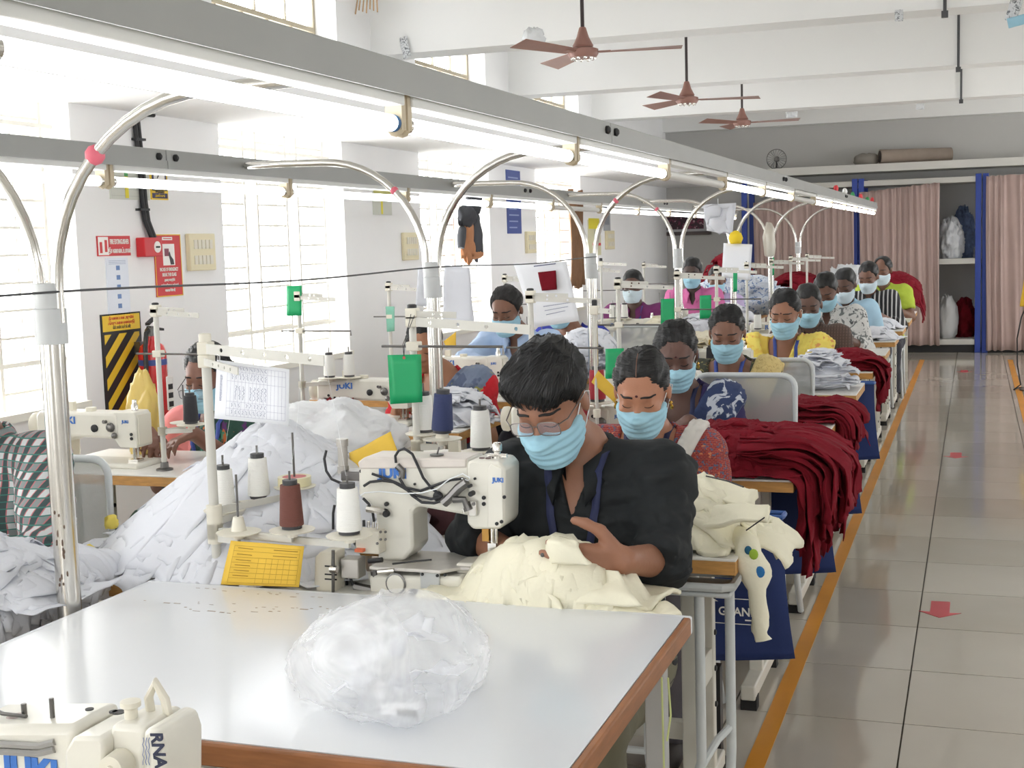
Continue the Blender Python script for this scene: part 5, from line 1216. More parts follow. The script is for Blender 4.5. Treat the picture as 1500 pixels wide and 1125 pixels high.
p = mx_(737, 701); text('JUKI', 0.014, BLUEL, (p[0] - .004, Ym - .0225, p[1]), '-Y', g, bold=0.0005)
zt_ = mx_(705, 673)[1]
xk = mx_(722, 670)[0]; MB().lathe([(0.016, 0), (0.016, 0.005), (0.008, 0.008), (0.008, 0.014), (0.011, 0.016), (0.011, 0.03), (0.008, 0.034)], 16, (xk, Ym + .03, zt_)).box(xk - .02, xk + .025, Ym + .02, Ym + .026, zt_ + .002, zt_ + .01).obj('pressure_knob', STEEL, g)
for dx in (-0.03, -0.015): MB().lathe([(0.007, 0), (0.006, 0.003)], 12, (xk + dx, Ym + .01, zt_)).obj('oil_cap', mat('brown_cap', (104, 82, 78), 0.5), g)
xk = mx_(635, 670)[0]; MB().lathe([(0.016, 0), (0.016, 0.002)], 16, (xk, Ym + .02, zt_ + .004)).cyl((xk, Ym + .02, zt_ + .004), (xk + .006, Ym + .02, zt_ + .022), 0.002, n=6).obj('thread_eyelet', DSTEEL, g)
# needle bar, presser foot
xn = mx_(722, 800)[0]; z0 = mx_(722, 823)[1]
MB().cyl((xn, Ym, z0 + .01), (xn, Ym, z0 + .09), 0.006, n=10).cyl((xn + .01, Ym, z0 + .02), (xn + .01, Ym, z0 + .09), 0.004, n=8).box(xn - .008, xn + .012, Ym - .012, Ym + .008, z0 + .025, z0 + .045).obj('needle_bar', STEEL, g)
MB().box(xn - .022, xn - .006, Ym - .008, Ym + .008, z0 + .048, z0 + .085).obj('needle_guard', mat('brass', (170, 130, 70), 0.35, 0.9), g)
MB().box(xn - .012, xn + .016, Ym - .03, Ym + .02, z0, z0 + .006).cyl((xn, Ym - .01, z0), (xn, Ym - .01, z0 + .03), 0.004, n=8).obj('presser_foot', STEEL, g)
# thread take-up assembly on the head
def rod(pts, r, m_, nm, Y=Ym - .02): return MB().tube([(mx_(q[0], q[1], Y)[0], Y - (q[2] if len(q) > 2 else 0), mx_(q[0], q[1], Y)[1]) for q in pts], r, 8).obj(nm, m_, g)
rod([(650, 737), (660, 728), (672, 715), (684, 706)], 0.011, DSTEEL, 'thread_take_up', Ym - .03); rod([(664, 732), (680, 732), (686, 748)], 0.008, DSTEEL, 'thread_lever', Ym - .035)
p0, p1 = mx_(688, 733, Ym - .02), mx_(700, 755, Ym - .02); MB().box(p0[0], p1[0], Ym - .03, Ym - .018, p1[1], p0[1]).obj('thread_bracket', STEEL, g, bev=.001); disc(694, 738, .004, DSTEEL, 'bolt', Y=Ym - .03)
disc(693, 722, 0.006, BLACKP, 'knob', Y=Ym - .03, d=.015); disc(690, 711, 0.004, BLACKP, 'knob', Y=Ym - .03, d=.012)
rod([(678, 745), (680, 752)], 0.003, STEEL, 'thread_pin', Ym - .04)
# hoses
HO = mat('black_hose', (38, 38, 42), 0.45)
for pts in ([(580, 678), (579, 668), (584, 660), (592, 657), (604, 665), (612, 682), (620, 700), (632, 715), (646, 726)],
            [(545, 694), (562, 700), (580, 707), (596, 715), (616, 719), (640, 710), (660, 703), (678, 701)],
            [(533, 712), (542, 706), (560, 704), (576, 706), (590, 714), (610, 726), (632, 731), (648, 727)],
            [(585, 700), (592, 712), (604, 726), (618, 736), (636, 737), (648, 733)],
            [(478, 660), (475, 672), (478, 690), (486, 702), (500, 708), (506, 708)],
            [(532, 730), (540, 738), (546, 750), (548, 764)], [(500, 812), (506, 830), (508, 850), (508, 872)], [(494, 808), (500, 822), (514, 848), (520, 868)], [(490, 740), (488, 752), (488, 775)]):
    rod(pts, 0.0032, HO, 'air_hose', Ym - .022)
rod([(528, 726), (534, 722), (556, 720), (590, 723), (618, 722), (640, 716), (658, 702), (678, 694), (688, 700), (686, 704), (676, 701)], 0.0014, LOOPM, 'white_wire', Ym - .03)
rod([(582, 682), (590, 690), (588, 700)], 0.008, DSTEEL, 'hose_clip', Ym - .015)
# air cylinder and bracket, left of the arm
ca = mx_(503, 690, Ym + .02); MB().lathe([(0.0135, 0), (0.0135, 0.016), (0.0115, 0.017), (0.0115, 0.062), (0.014, 0.063), (0.014, 0.08)], 16, (ca[0], Ym + .02, ca[1] - .004)).obj('air_cylinder', mat('satin_aluminium', (178, 174, 168), 0.35, 0.7), g)
p0, p1 = mx_(500, 690), mx_(545, 705); MB().box(p0[0], p1[0], Ym - .005, Ym + .04, p1[1], p0[1]).obj('cylinder_bracket', DSTEEL, g, bev=.002)
for q in ((530, 690), (539, 690)): disc(*q, 0.005, BLACKP, 'bolt', Y=Ym - .006)
MB().cyl((ca[0], Ym + .02, ca[1] - .09), (ca[0], Ym + .02, ca[1]), 0.004, n=8).obj('piston_rod', STEEL, g)
# clamp arm on the pillar, valve block, trimmer
rod([(538, 745), (556, 748), (568, 752)], 0.009, STEEL, 'clamp_arm', Ym - .02); disc(567, 752, .008, BLACKP, 'bolt', Y=Ym - .02, d=.008); disc(567, 738, .005, BLACKP, 'bolt', Y=Ym - .012, d=.006)
p0, p1 = mx_(532, 771), mx_(568, 806); MB().box(p0[0], p1[0], Ym - .045, Ym - .005, p1[1], p0[1]).obj('valve_block', CREAMD, g, bev=.003)
for q in ((558, 779), (565, 779), (558, 790), (565, 790), (553, 796)): disc(*q, .003, DSTEEL, 'port', Y=Ym - .0455)
for q in ((533, 762), (540, 764), (547, 764), (553, 766)): rod([q, (q[0], q[1] + 9)], 0.0035, STEEL if q[0] > 536 else BLACKP, 'hose_fitting', Ym - .03)
p0, p1 = mx_(518, 808), mx_(545, 838); MB().box(p0[0], p1[0], Ym - .07, Ym - .03, p1[1], p0[1]).obj('trimmer_box', mat('satin_aluminium', (178, 174, 168), 0.35, 0.7), g, bev=.003)
rod([(540, 822), (560, 820)], 0.006, BLACKP, 'trimmer_shaft', Ym - .06); rod([(548, 836), (552, 860), (548, 872)], 0.009, DSTEEL, 'trimmer_arm', Ym - .05); rod([(554, 838), (578, 836)], .006, STEEL, 'trimmer_pin', Ym - .07); rod([(520, 860), (548, 866)], .012, DSTEEL, 'looper_cover', Ym - .045)
p0, p1 = mx_(522, 803, Ym - .05), mx_(534, 808, Ym - .05); MB().box(p0[0], p1[0], Ym - .06, Ym - .045, p1[1], p0[1]).obj('orange_tip', mat('orange_plastic', (220, 110, 70), 0.5), g)
rod([(575, 826), (600, 823), (632, 820)], .0022, BLACKP, 'thread_rod', Ym - .075)
# puller unit at the left
MB().prism([mx_(*q, Ym - .05) for q in [(470, 812), (478, 804), (500, 804), (500, 866), (474, 866), (469, 850)]], Ym - .08, Ym - .03).obj('puller_housing', CREAMD, g, bev=.003)
for zz in (829, 841, 848): p0 = mx_(476, zz, Ym - .08); MB().box(p0[0], p0[0] + .03, Ym - .0815, Ym - .079, p0[1] - .0016, p0[1] + .0016).obj('slot', BLACKP, g)
rod([(488, 806), (488, 870)], .004, DSTEEL, 'puller_rod', Ym - .085); rod([(484, 834), (494, 834)], .008, STEEL, 'puller_knob', Ym - .09)
# support under the machine
MB().box(mx_(560, 870)[0], mx_(690, 870)[0], Ym - .05, Ym + .08, 0.70, mx_(600, 875)[1]).obj('base_block', LEGP, g)

# ------------------------------------------------------------------ thread stands and spools
def spool_mesh(m_):
    return MB().lathe([(0.021, 0.0), (0.021, 0.008), (0.026, 0.009), (0.0215, 0.098), (0.017, 0.0985), (0.017, 0.112), (0.004, 0.112)], 18)
SP = {}
SPG = {'white': THW, 'navy': THN, 'brown': THB, 'red': THR, 'black': THK}
def spool(col, loc, label, s=1.0, tilt=0.0):
    if col not in SP:
        me = MB().lathe([(0.0265, 0.0085), (0.027, 0.012), (0.0222, 0.096), (0.0215, 0.0985)], 18).mesh('thread_winding'); me.materials.append(SPG[col])
        co = MB().lathe([(0.019, 0.0), (0.0225, 0.001), (0.0225, 0.0085), (0.018, 0.009), (0.018, 0.0975), (0.0165, 0.098), (0.0165, 0.109), (0.004, 0.109)], 18).mesh('core'); co.materials.append(mat('spool_core', (62, 62, 64), 0.5))
        SP[col] = (me, co)
    t = thing('thread_spool', label, 'thread spool', loc, 0, 'thread spools on the stands'); t.scale = (s, s, s); t.rotation_euler = (0, tilt, 0)
    link('thread_winding', SP[col][0], SPG[col], t); link('core', SP[col][1], None, t)
    return t
STP = mat('stand_paint', (206, 204, 196), 0.4, var=0.05)
def holes_bar(L, h, t_, nh):
    """flat bar along +x with round holes really cut through"""
    segs = 12; m = MB(); xs = [0.06 + (L - 0.1) * k / max(1, nh - 1) for k in range(nh)]; r = h * 0.22
    edges = [0.0] + [v_ for x in xs for v_ in (x - h / 2, x + h / 2)] + [L]
    for i in range(0, len(edges), 2):
        if edges[i + 1] - edges[i] > 1e-4: m.box(edges[i], edges[i + 1], -t_ / 2, t_ / 2, -h / 2, h / 2)
    for x in xs:
        inner = [(x + r * math.cos(2 * PI * k / segs + PI / 4), r * math.sin(2 * PI * k / segs + PI / 4)) for k in range(segs)]
        outer = []
        for k in range(segs):
            a = 2 * PI * k / segs + PI / 4; c, s = math.cos(a), math.sin(a); q = h / 2 / max(abs(c), abs(s)); outer.append((x + q * c, q * s))
        for y in (-t_ / 2, t_ / 2):
            o = len(m.v); m.v += [(p[0], y, p[1]) for p in inner] + [(p[0], y, p[1]) for p in outer]
            for k in range(segs): k2 = (k + 1) % segs; m.f.append((o + k, o + k2, o + segs + k2, o + segs + k))
        o = len(m.v); m.v += [(p[0], -t_ / 2, p[1]) for p in inner] + [(p[0], t_ / 2, p[1]) for p in inner]
        for k in range(segs): k2 = (k + 1) % segs; m.f.append((o + k, o + k2, o + segs + k2, o + segs + k))
    return m
def disc_holder(parent, x, y, z, empty=False):
    MB().lathe([(0.004, -0.012), (0.012, -0.010), (0.014, 0.0), (0.05, 0.004), (0.052, 0.007), (0.014, 0.010)], 24, (x, y, z)).obj('spool_disc', CREAMD, parent)
    MB().cyl((x, y, z), (x, y, z + 0.14), 0.0028, n=6).obj('spool_pin', DSTEEL, parent)
    if empty: MB().lathe([(0.019, 0.006), (0.012, 0.04), (0.011, 0.042)], 16, (x, y, z)).obj('cone_adapter', CREAMD, parent)
def stand(loc, zt, label, discs, arm_yaw=-18, arms=((0.37, 0.0, 5, 0), (0.2, -0.03, 4, -22)), midbar=None, r=0.0095):
    x, y, z0 = loc
    t = thing('thread_stand', label, 'thread stand', loc, 0, 'cream thread stands on the tables'); h = zt - z0
    MB().cyl((0, 0, 0), (0, 0, h - 0.012), r, n=14).obj('pole', STP, t)
    MB().lathe([(r + 0.003, h - 0.02), (r + 0.003, h - 0.002), (r * 0.8, h)], 14).obj('pole_cap', BLACKP if midbar != 'A' else CREAMD, t)
    MB().lathe([(0.03, 0), (0.03, 0.006), (r + .006, 0.01), (r + .004, 0.03)], 16).obj('base', DSTEEL, t)
    for L, dz, nh, dy in arms:
        o = holes_bar(L, 0.024 if L > .25 else 0.017, 0.003, nh).obj('guide_arm', STP, t, angle=30); o.location = (0, -r, h - 0.035 + dz); o.rotation_euler = (0, math.radians(3.0), math.radians(arm_yaw + dy))
        MB().box(-0.014, 0.016, -0.016, 0.016, h - 0.05 + dz, h - 0.02 + dz).obj('arm_clamp', CREAMD, t, bev=0.003)
    if midbar and midbar != 'A':
        MB().tube([(-0.09, 0, h - midbar), (0.26, -0.03, h - midbar), (0.26, -0.03, h - midbar - 0.02)], 0.0035, 8).obj('thread_rod', DSTEEL, t)
        MB().box(-0.016, 0.02, -0.014, 0.014, h - midbar - 0.012, h - midbar + 0.012).obj('rod_clamp', CREAMD, t, bev=0.003)
    zs = set()
    for (dx, dy, dz, e) in discs:
        disc_holder(t, dx, dy, dz, e)
        MB().hexa([(0, -0.006, dz - 0.03), (0, 0.006, dz - 0.03), (dx, dy + 0.006, dz - 0.022), (dx, dy - 0.006, dz - 0.022), (0, -0.006, dz - 0.012), (0, 0.006, dz - 0.012), (dx, dy + 0.006, dz - 0.008), (dx, dy - 0.006, dz - 0.008)]).obj('disc_bar', STP, t)
        MB().lathe([(r, dz - 0.035), (r + 0.007, dz - 0.034), (r + 0.007, dz - 0.006), (r, dz - 0.005)], 12).obj('bar_clamp', CREAMD, t)
    return t
# stand of the man in black
SAx, SAy, SAz = -1.685, 2.645, 0.746
def dA(px, py, Y): p = at(px, py, Y); return (p[0] - SAx, p[1] - SAy, p[2] - SAz)
d1 = [dA(330, 750, 2.74), dA(380, 735, 2.8), dA(350, 783, 2.6), dA(428, 780, 2.58), dA(512, 788, 2.575), dA(432, 716, 2.84)]
sa = stand((SAx, SAy, SAz), 1.335, 'tall thread stand with six discs beside the interlock machine', [(*d1[0], False), (*d1[1], False), (*d1[2], True), (*d1[3], False), (*d1[4], False), (*d1[5], False)], arm_yaw=-14, midbar='A', r=0.0115)
def onA(k, dz=0.0): return (SAx + d1[k][0], SAy + d1[k][1], SAz + d1[k][2] + 0.009 + dz)
spool('white', onA(0), 'white thread spool at the far left of the tall stand', 0.98); spool('white', onA(1), 'white thread spool second from left on the tall stand', 1.02)
spool('brown', onA(3), 'brown thread spool standing on the tall stand', 1.02); spool('white', onA(4), 'big white thread spool before the interlock machine', 1.05)
p = onA(5); tr = thing('tape_roll', 'roll of clear tape lying on a disc of the tall stand', 'tape roll', p)
m = MB(); n_ = 28
for q, (r_, z_) in enumerate([(0.03, 0), (0.041, 0), (0.041, 0.022), (0.03, 0.022)]):
    for j in range(n_): a = 2 * PI * j / n_; m.v.append((r_ * math.cos(a), r_ * math.sin(a), z_))
for q in range(4):
    for j in range(n_): j2 = (j + 1) % n_; q2 = (q + 1) % 4; m.f.append((q * n_ + j, q * n_ + j2, q2 * n_ + j2, q2 * n_ + j))
m.obj('tape', mat('clear_tape', (226, 218, 178), 0.3, coat=0.3), tr); MB().lathe([(0.0295, 0.001), (0.0295, 0.0215)], 28).obj('core', mat('tape_core', (200, 120, 120), 0.7), tr)
# right row stands
XS = -1.41
q1, q2, q3 = at(622, 633, 3.2), at(648, 641, 3.14), at(705, 659, 3.13)
sb = stand((-1.385, 3.16, 0.76), 1.372, 'cream thread stand with a green card before the woman in the red tunic', [(q[0] + 1.385, q[1] - 3.16, q[2] - 0.76 - 0.009, k_ == 1) for k_, q in enumerate((q1, q2, q3))], arm_yaw=-12, arms=((0.36, -0.01, 4, 0), (0.12, 0.01, 2, 25)), midbar=0.11)
spool('white', tuple(q1), 'white thread spool left of the navy one'); spool('navy', (q2[0], q2[1], q2[2] + 0.012), 'navy thread spool tilted on the second stand', 1.05, 0.06); spool('white', tuple(q3), 'white thread spool beside the shoulder of the man in black', 1.05)
RCOL = {2: ('red', 'red'), 3: ('red', 'white'), 4: ('white', 'black'), 5: ('red', 'white'), 6: ('white', 'white'), 7: ('white', 'red')}
for k in range(2, 10):
    d_, y = R_ROW[k]; ds = [(0.06, 0.05, 0.15, False), (0.16, 0.03, 0.11, False)]
    stand((XS, y + 0.09, 0.76), 1.372, 'cream thread stand at the table of ' + d_, ds, arm_yaw=-6 + (k * 7 % 5) * 3, arms=((0.24, 0.0, 3, 0), (0.13, 0.012, 2, 12)), midbar=0.2 if k < 6 else None)
    if k in RCOL:
        for q in (0, 1): spool(RCOL[k][q], (XS + ds[q][0], y + 0.09 + ds[q][1], 0.76 + ds[q][2] + 0.009), '%s %s spool on the stand of %s' % (['left', 'right'][q], RCOL[k][q], d_))
spool('red', (-1.21, 4.0 + 0.3, 0.98), 'red thread spool standing high behind the head of the man in black', 1.1)
disc_host = stand((-1.19, 4.22, 0.76), 1.33, 'slim thread stand behind the head of the man in black', [(-0.02, 0.08, 0.21, False)], arms=((0.05, 0, 1, 0),), r=0.006)
# left row stands
for k, (x, y) in {1: (-2.71, 3.95), 2: (-2.77, 5.1), 3: (-2.82, 6.15), 4: (-2.6, 7.3), 5: (-2.6, 9.25), 6: (-2.55, 10.55), 7: (-2.5, 11.8)}.items():
    d_ = L_ROW[k][0]; ds = [(0.12, 0.03, 0.2, False), (0.2, 0.06, 0.2, False)] if k != 1 else [(0.12, 0.0, 0.16, False), (0.06, 0.05, 0.16, False)]
    stand((x, y, 0.76), 1.355, 'cream thread stand at the table of ' + d_, ds, arm_yaw=-8, arms=((0.2, 0.0, 3, 0), (0.12, 0.012, 2, 10)), midbar=0.18)
    cc = {1: ('black',), 2: ('white', 'white'), 3: ('white',), 5: ('white', 'white')}.get(k, ())
    for q, c in enumerate(cc): spool(c, (x + ds[q][0], y + ds[q][1], 0.76 + ds[q][2] + 0.009), '%s %s spool on the stand of %s' % (['left', 'right'][q], c, d_))
for i_, (px, py, Y) in enumerate([(880, 378, 8.3)]):
    p = at(px, py, Y); stand((p[0], Y, 0.76), p[2], 'slim thread stand left of the man in the purple shirt', [(0.08, 0.02, 0.2, False)], arms=((0.2, 0, 3, 0),), r=0.008)

# ------------------------------------------------------------------ chairs
def dense_(pts): return [tuple(p) for p in pts]
def chair(label, top=0.95, low=0.62, w_=0.2):
    t = thing('work_chair', label, 'chair', (0, 0, 0), 0, 'grey tubular work chairs')
    MB().box(-w_, w_, -0.2, 0.18, 0.425, 0.455).obj('seat', CHAIRP, t, bev=0.012)
    for s in (-1, 1):
        MB().tube([(s * (w_ - .01), -0.17, 0.43), (s * (w_ + .0), -0.2, 0.22), (s * (w_ + .01), -0.22, 0.012)], 0.0125, 10).obj('leg', CHAIRP, t)
        MB().tube([(s * w_, 0.2, low + .02), (s * w_, 0.19, 0.5), (s * w_, 0.17, 0.25), (s * (w_ + .005), 0.2, 0.12), (s * (w_ + .01), 0.25, 0.012)], 0.0125, 10).obj('leg', CHAIRP, t)
    MB().tube([(-w_, 0.17, 0.25), (w_, 0.17, 0.25)], 0.01, 8).obj('stretcher', CHAIRP, t); MB().tube([(-w_, -0.19, 0.25), (w_, -0.19, 0.25)], 0.01, 8).obj('stretcher', CHAIRP, t)
    pts = [(-w_, 0.2, low)]
    for q in range(6): a = PI / 2 * q / 5; pts.append((-w_ + 0.05 * (1 - math.cos(a)), 0.2, top - 0.05 + 0.05 * math.sin(a)))
    for q in range(6): a = PI / 2 * q / 5; pts.append((w_ - 0.05 * (1 - math.sin(a)), 0.2, top - 0.05 + 0.05 * math.cos(a)))
    pts.append((w_, 0.2, low)); pts.append((-w_, 0.2, low))
    MB().tube(pts, 0.0115, 10).obj('back_frame', CHAIRP, t)
    MB().prism([(-w_ + .01, low + .01), (w_ - .01, low + .01), (w_ - .01, top - .035), (w_ - .04, top - .01), (-w_ + .04, top - .01), (-w_ + .01, top - .035)], 0.198, 0.202).obj('perforated_back', MESHP, t, smooth=False)
    return t
c0 = chair('grey tubular chair with perforated back beside the woman in the navy sari', 0.975, 0.64); c0.location = (-0.865, 5.04, 0)
c2 = chair('grey tubular chair with perforated back beside the woman with the cream shawl', 0.93, 0.62); c2.location = (-0.93, 6.21, 0)
c1 = chair('grey tubular chair under ' + R_ROW[1][0], 0.8, 0.6, 0.17); c1.location = (-0.95, 3.91, 0)
for d_, x, y in [(R_ROW[4][0], -0.98, 7.27), (R_ROW[5][0], -0.97, 8.35), (R_ROW[6][0], -0.96, 9.45), (R_ROW[7][0], -0.94, 10.55), (R_ROW[8][0], -0.85, 11.65), (R_ROW[9][0], -0.8, 12.75),
                 (L_ROW[1][0], -2.83, 4.5), (L_ROW[2][0], -2.36, 5.7), (L_ROW[3][0], -2.37, 6.75), (L_ROW[4][0], -2.4, 7.85), (L_ROW[5][0], -2.5, 10.0), (L_ROW[6][0], -2.3, 11.25), (L_ROW[7][0], -2.28, 12.45)]:
    dup(c1, (x, y, 0), 0, 'grey tubular chair under ' + d_)
dup(c2, (-2.59, 3.0, 0), 0, 'grey perforated chair behind the man in the plaid shirt')
dup(c0, (-2.02, 8.15, 0), 0, 'empty grey chair left of the third lamp pole')
cl_ = chair('low backed grey chair under the man in the black shirt', 0.712, 0.56); cl_.location = (-0.96, 2.93, 0)

# stool tucked under the table corner
st_ = thing('metal_stool', 'grey metal stool with tubular legs tucked under the table corner beside the blue bag', 'stool', (-0.655, 3.145, 0))
MB().box(-0.105, 0.11, -0.075, 0.07, 0.66, 0.672).obj('seat', CHAIRP, st_, bev=0.005)
MB().tube(dense_([(-0.105, -0.075, 0.685), (0.09, -0.075, 0.685), (0.11, -0.055, 0.685), (0.11, 0.06, 0.685), (0.09, 0.07, 0.685), (-0.105, 0.07, 0.685), (-0.105, -0.075, 0.685)]), 0.011, 8).obj('seat_rim', CHAIRP, st_)
for (x, y, sx) in ((0.03, -0.055, -0.02), (0.085, 0.05, 0.0), (-0.09, -0.055, -0.02), (-0.09, 0.05, 0.0)):
    MB().tube([(x, y, 0.67), (x, y, 0.4), (x, y, 0.24), (x + sx, y - 0.02, 0.17), (x + sx * 1.6, y - 0.035, 0.1), (x + sx * 1.6, y - 0.04, 0.012)], 0.0125, 10).obj('leg', CHAIRP, st_)
MB().tube([(0.03, -0.055, 0.23), (0.06, 0.0, 0.28), (0.085, 0.05, 0.3)], 0.01, 8).obj('brace', CHAIRP, st_)

# ================================================================== CLOTH HEAPS
def heap(name, label, cat, m_, c, r, h, z0, n=60, size=(0.16, 0.3), seed=0, rz=0.0, edge=None, fold=0.012, thick=0.004, g=13, top_flat=0.75, aniso=2.2, group=None, spill=0.0, front=None, jitter=0.35):
    """layered cloth pieces lying on a mound; edge = x beyond which they hang down, front = y before which they hang"""
    rs = np.random.RandomState(seed + 11); V = []; Q = []; cr, sr = math.cos(rz), math.sin(rz); r = np.array(r, float)
    u = np.linspace(-0.5, 0.5, g); U, W = np.meshgrid(u, u, indexing='ij')
    def mound(x, y):
        dx, dy = x - c[0], y - c[1]; a = (dx * cr + dy * sr) / r[0]; b = (-dx * sr + dy * cr) / r[1]
        q = np.sqrt(a * a + b * b); return h * np.clip(1 - q ** 2.4, 0, 1) ** top_flat, q
    for k in range(n):
        t = (k + 0.5) / n
        rad = (1 - t ** 1.5) ** 0.5 * math.sqrt(rs.rand()) * (1 - 0.25) + 0.02; th = rs.rand() * 2 * PI
        if k > n * 0.85: rad *= 0.6
        lx, ly = rad * r[0] * math.cos(th), rad * r[1] * math.sin(th)
        cx, cy = c[0] + lx * cr - ly * sr, c[1] + lx * sr + ly * cr
        s1 = rs.uniform(*size); s2 = s1 * rs.uniform(0.55, 1.0); a = rz + rs.normal(0, jitter) + (PI / 2 if rs.rand() < 0.3 else 0)
        sh = 1 + 0.16 * vnoise(np.stack([U * 3 + k, W * 3, U * 0 + seed], -1))
        x = cx + (U * s1 * sh) * math.cos(a) - (W * s2 * sh) * math.sin(a); y = cy + (U * s1 * sh) * math.sin(a) + (W * s2 * sh) * math.cos(a)
        mo, q = mound(x, y)
        lvl = t * h
        z = np.minimum(mo, lvl) if True else mo
        z = z * 0.9 + np.minimum(np.maximum(mo, 0), lvl * 1.02) * 0.1 + k * thick * 0.03
        fn = fbm(np.stack([U * s1 * 22 + k * 3.1, W * s2 * 22 * aniso + seed, U * 0 + k * 1.7], -1), 3); rg = 1 - 2.6 * np.abs(vnoise(np.stack([U * s1 * 11 + k + 0.6 * W, W * s2 * 42, U * 0 + k], -1)))
        z = z0 + 0.006 + z + fold * (0.6 * fn + 0.7 * rg + 0.6) * (0.4 + 0.6 * np.clip(mo / h * 2, 0, 1))
        ed = np.maximum(np.abs(U), np.abs(W)) * 2; z = z + fold * 0.6 * np.clip(ed - 0.7, 0, 1) / 0.3 * vnoise(np.stack([U * 5 + k * 2.2, W * 5, U * 0], -1))
        x = x + 0.006 * fn; y = y + 0.006 * rg
        z = np.maximum(z, z0 + 0.004 + 0.0005 * (k % 7))
        if edge is not None:
            o = np.maximum(x - edge, 0); lim = 0.03 + 0.07 * rs.rand() + spill * t
            x = np.where(o > 0, edge + 0.004 + lim * (1 - np.exp(-o / 0.05)) + 0.006 * fn, x); z = z - np.maximum(o - 0.015, 0) * (0.8 + 0.5 * rs.rand())
        if front is not None:
            o = np.maximum(front - y, 0); y = np.where(o > 0, front - 0.004 - (0.02 + 0.02 * rs.rand()) * (1 - np.exp(-o / 0.04)) - 0.004 * np.abs(rg), y); z = z - np.maximum(o - 0.01, 0)
        o_ = len(V) * g * g; V.append(np.stack([x, y, z], -1).reshape(-1, 3))
        i = np.arange(g - 1); I, J = np.meshgrid(i, i, indexing='ij'); b = o_ + I * g + J
        Q.append(np.stack([b, b + g, b + g + 1, b + 1], -1).reshape(-1, 4))
    o = quads(name, np.concatenate(V), np.concatenate(Q), m_)
    o.modifiers.new('thickness', 'SOLIDIFY').thickness = thick
    return tag(o, label, cat, group or 'heaps of cloth on the tables', 'stuff')
def core(c, r, h, z0, m_, seed):   # hidden filling so that no gaps show through a heap
    return lump('cloth_core', None, None, (c[0], c[1], z0), (r[0] * 0.62, r[1] * 0.62, h * 0.4), m_, seed, 0.1, 18)

def heap2(name, label, cat, m_, c, r, h, z0, **kw):
    o = heap(name, label, cat, m_, c, r, h, z0, **kw)
    k = core(c, r, h, z0 + 0.002, m_, kw.get('seed', 0)); k.parent = o; return o
def radial(par, m_, c, r, h, z0, n, seed, wr_=(0.09, 0.2), thick=0.0025, base=1.08, ang=(0, 2 * PI), p=0.85, fold=0.012, clipfront=None):
    """pieces sliding down the flanks of a heap"""
    rs = np.random.RandomState(seed); V = []; Q = []; gu, gv = 20, 10
    for k in range(n):
        t = (k + 0.5) / n; th = rs.uniform(*ang); q0 = rs.uniform(0.0, 0.75) * (1 - 0.5 * t); q1 = min(base, q0 + rs.uniform(0.3, 0.65)); wd_ = rs.uniform(*wr_); tw = rs.normal(0, 0.35)
        U, W = np.meshgrid(np.linspace(0, 1, gu), np.linspace(-0.5, 0.5, gv), indexing='ij'); q = q0 + (q1 - q0) * U
        rr = r[0] * abs(math.cos(th)) + r[1] * abs(math.sin(th)); R_ = math.sqrt((r[0] * math.cos(th)) ** 2 + (r[1] * math.sin(th)) ** 2); dx, dy = r[0] * math.cos(th) / R_, r[1] * math.sin(th) / R_
        lat = W * wd_ * (1 + 0.15 * np.sin(U * 5 + k)) + tw * U * 0.06
        x = c[0] + q * R_ * dx - lat * dy; y = c[1] + q * R_ * dy + lat * dx
        qq = np.sqrt(((x - c[0]) / r[0]) ** 2 + ((y - c[1]) / r[1]) ** 2)
        rgd = 1 - 2.6 * np.abs(vnoise(np.stack([U * 2.2 + k * 1.7, W * wd_ * 40 + k * 2.3 + U * tw * 3, U * 0 + seed], -1))); fl_ = fbm(np.stack([U * 4 + k, W * wd_ * 18, U * 0 + k * 2.2], -1), 2)
        z = z0 + h * np.clip(1 - qq, 0, 1) ** p + 0.004 + 0.03 * t * np.clip(1.15 - qq, 0, 1) + fold * (0.7 * rgd + 0.6 * fl_ + 0.6) * np.clip(1.3 - qq, 0.3, 1)
        z = np.maximum(z, z0 + 0.003 + 0.0004 * (k % 9)); x = x + 0.006 * fl_; y = y + 0.006 * rgd
        if clipfront is not None:
            o_ = np.maximum(clipfront - y, 0); y = np.where(o_ > 0, clipfront - 0.004 - 0.03 * (1 - np.exp(-o_ / 0.05)) - 0.004 * np.abs(rgd), y); z = z - np.maximum(o_ - 0.01, 0)
        ob = len(V) * gu * gv; V.append(np.stack([x, y, z], -1).reshape(-1, 3)); I, J = np.meshgrid(np.arange(gu - 1), np.arange(gv - 1), indexing='ij'); b = ob + I * gv + J; Q.append(np.stack([b, b + gv, b + gv + 1, b + 1], -1).reshape(-1, 4))
    o = quads('sliding_pieces', np.concatenate(V), np.concatenate(Q), m_, par); o.modifiers.new('t', 'SOLIDIFY').thickness = thick; o['kind'] = 'stuff'
    return o
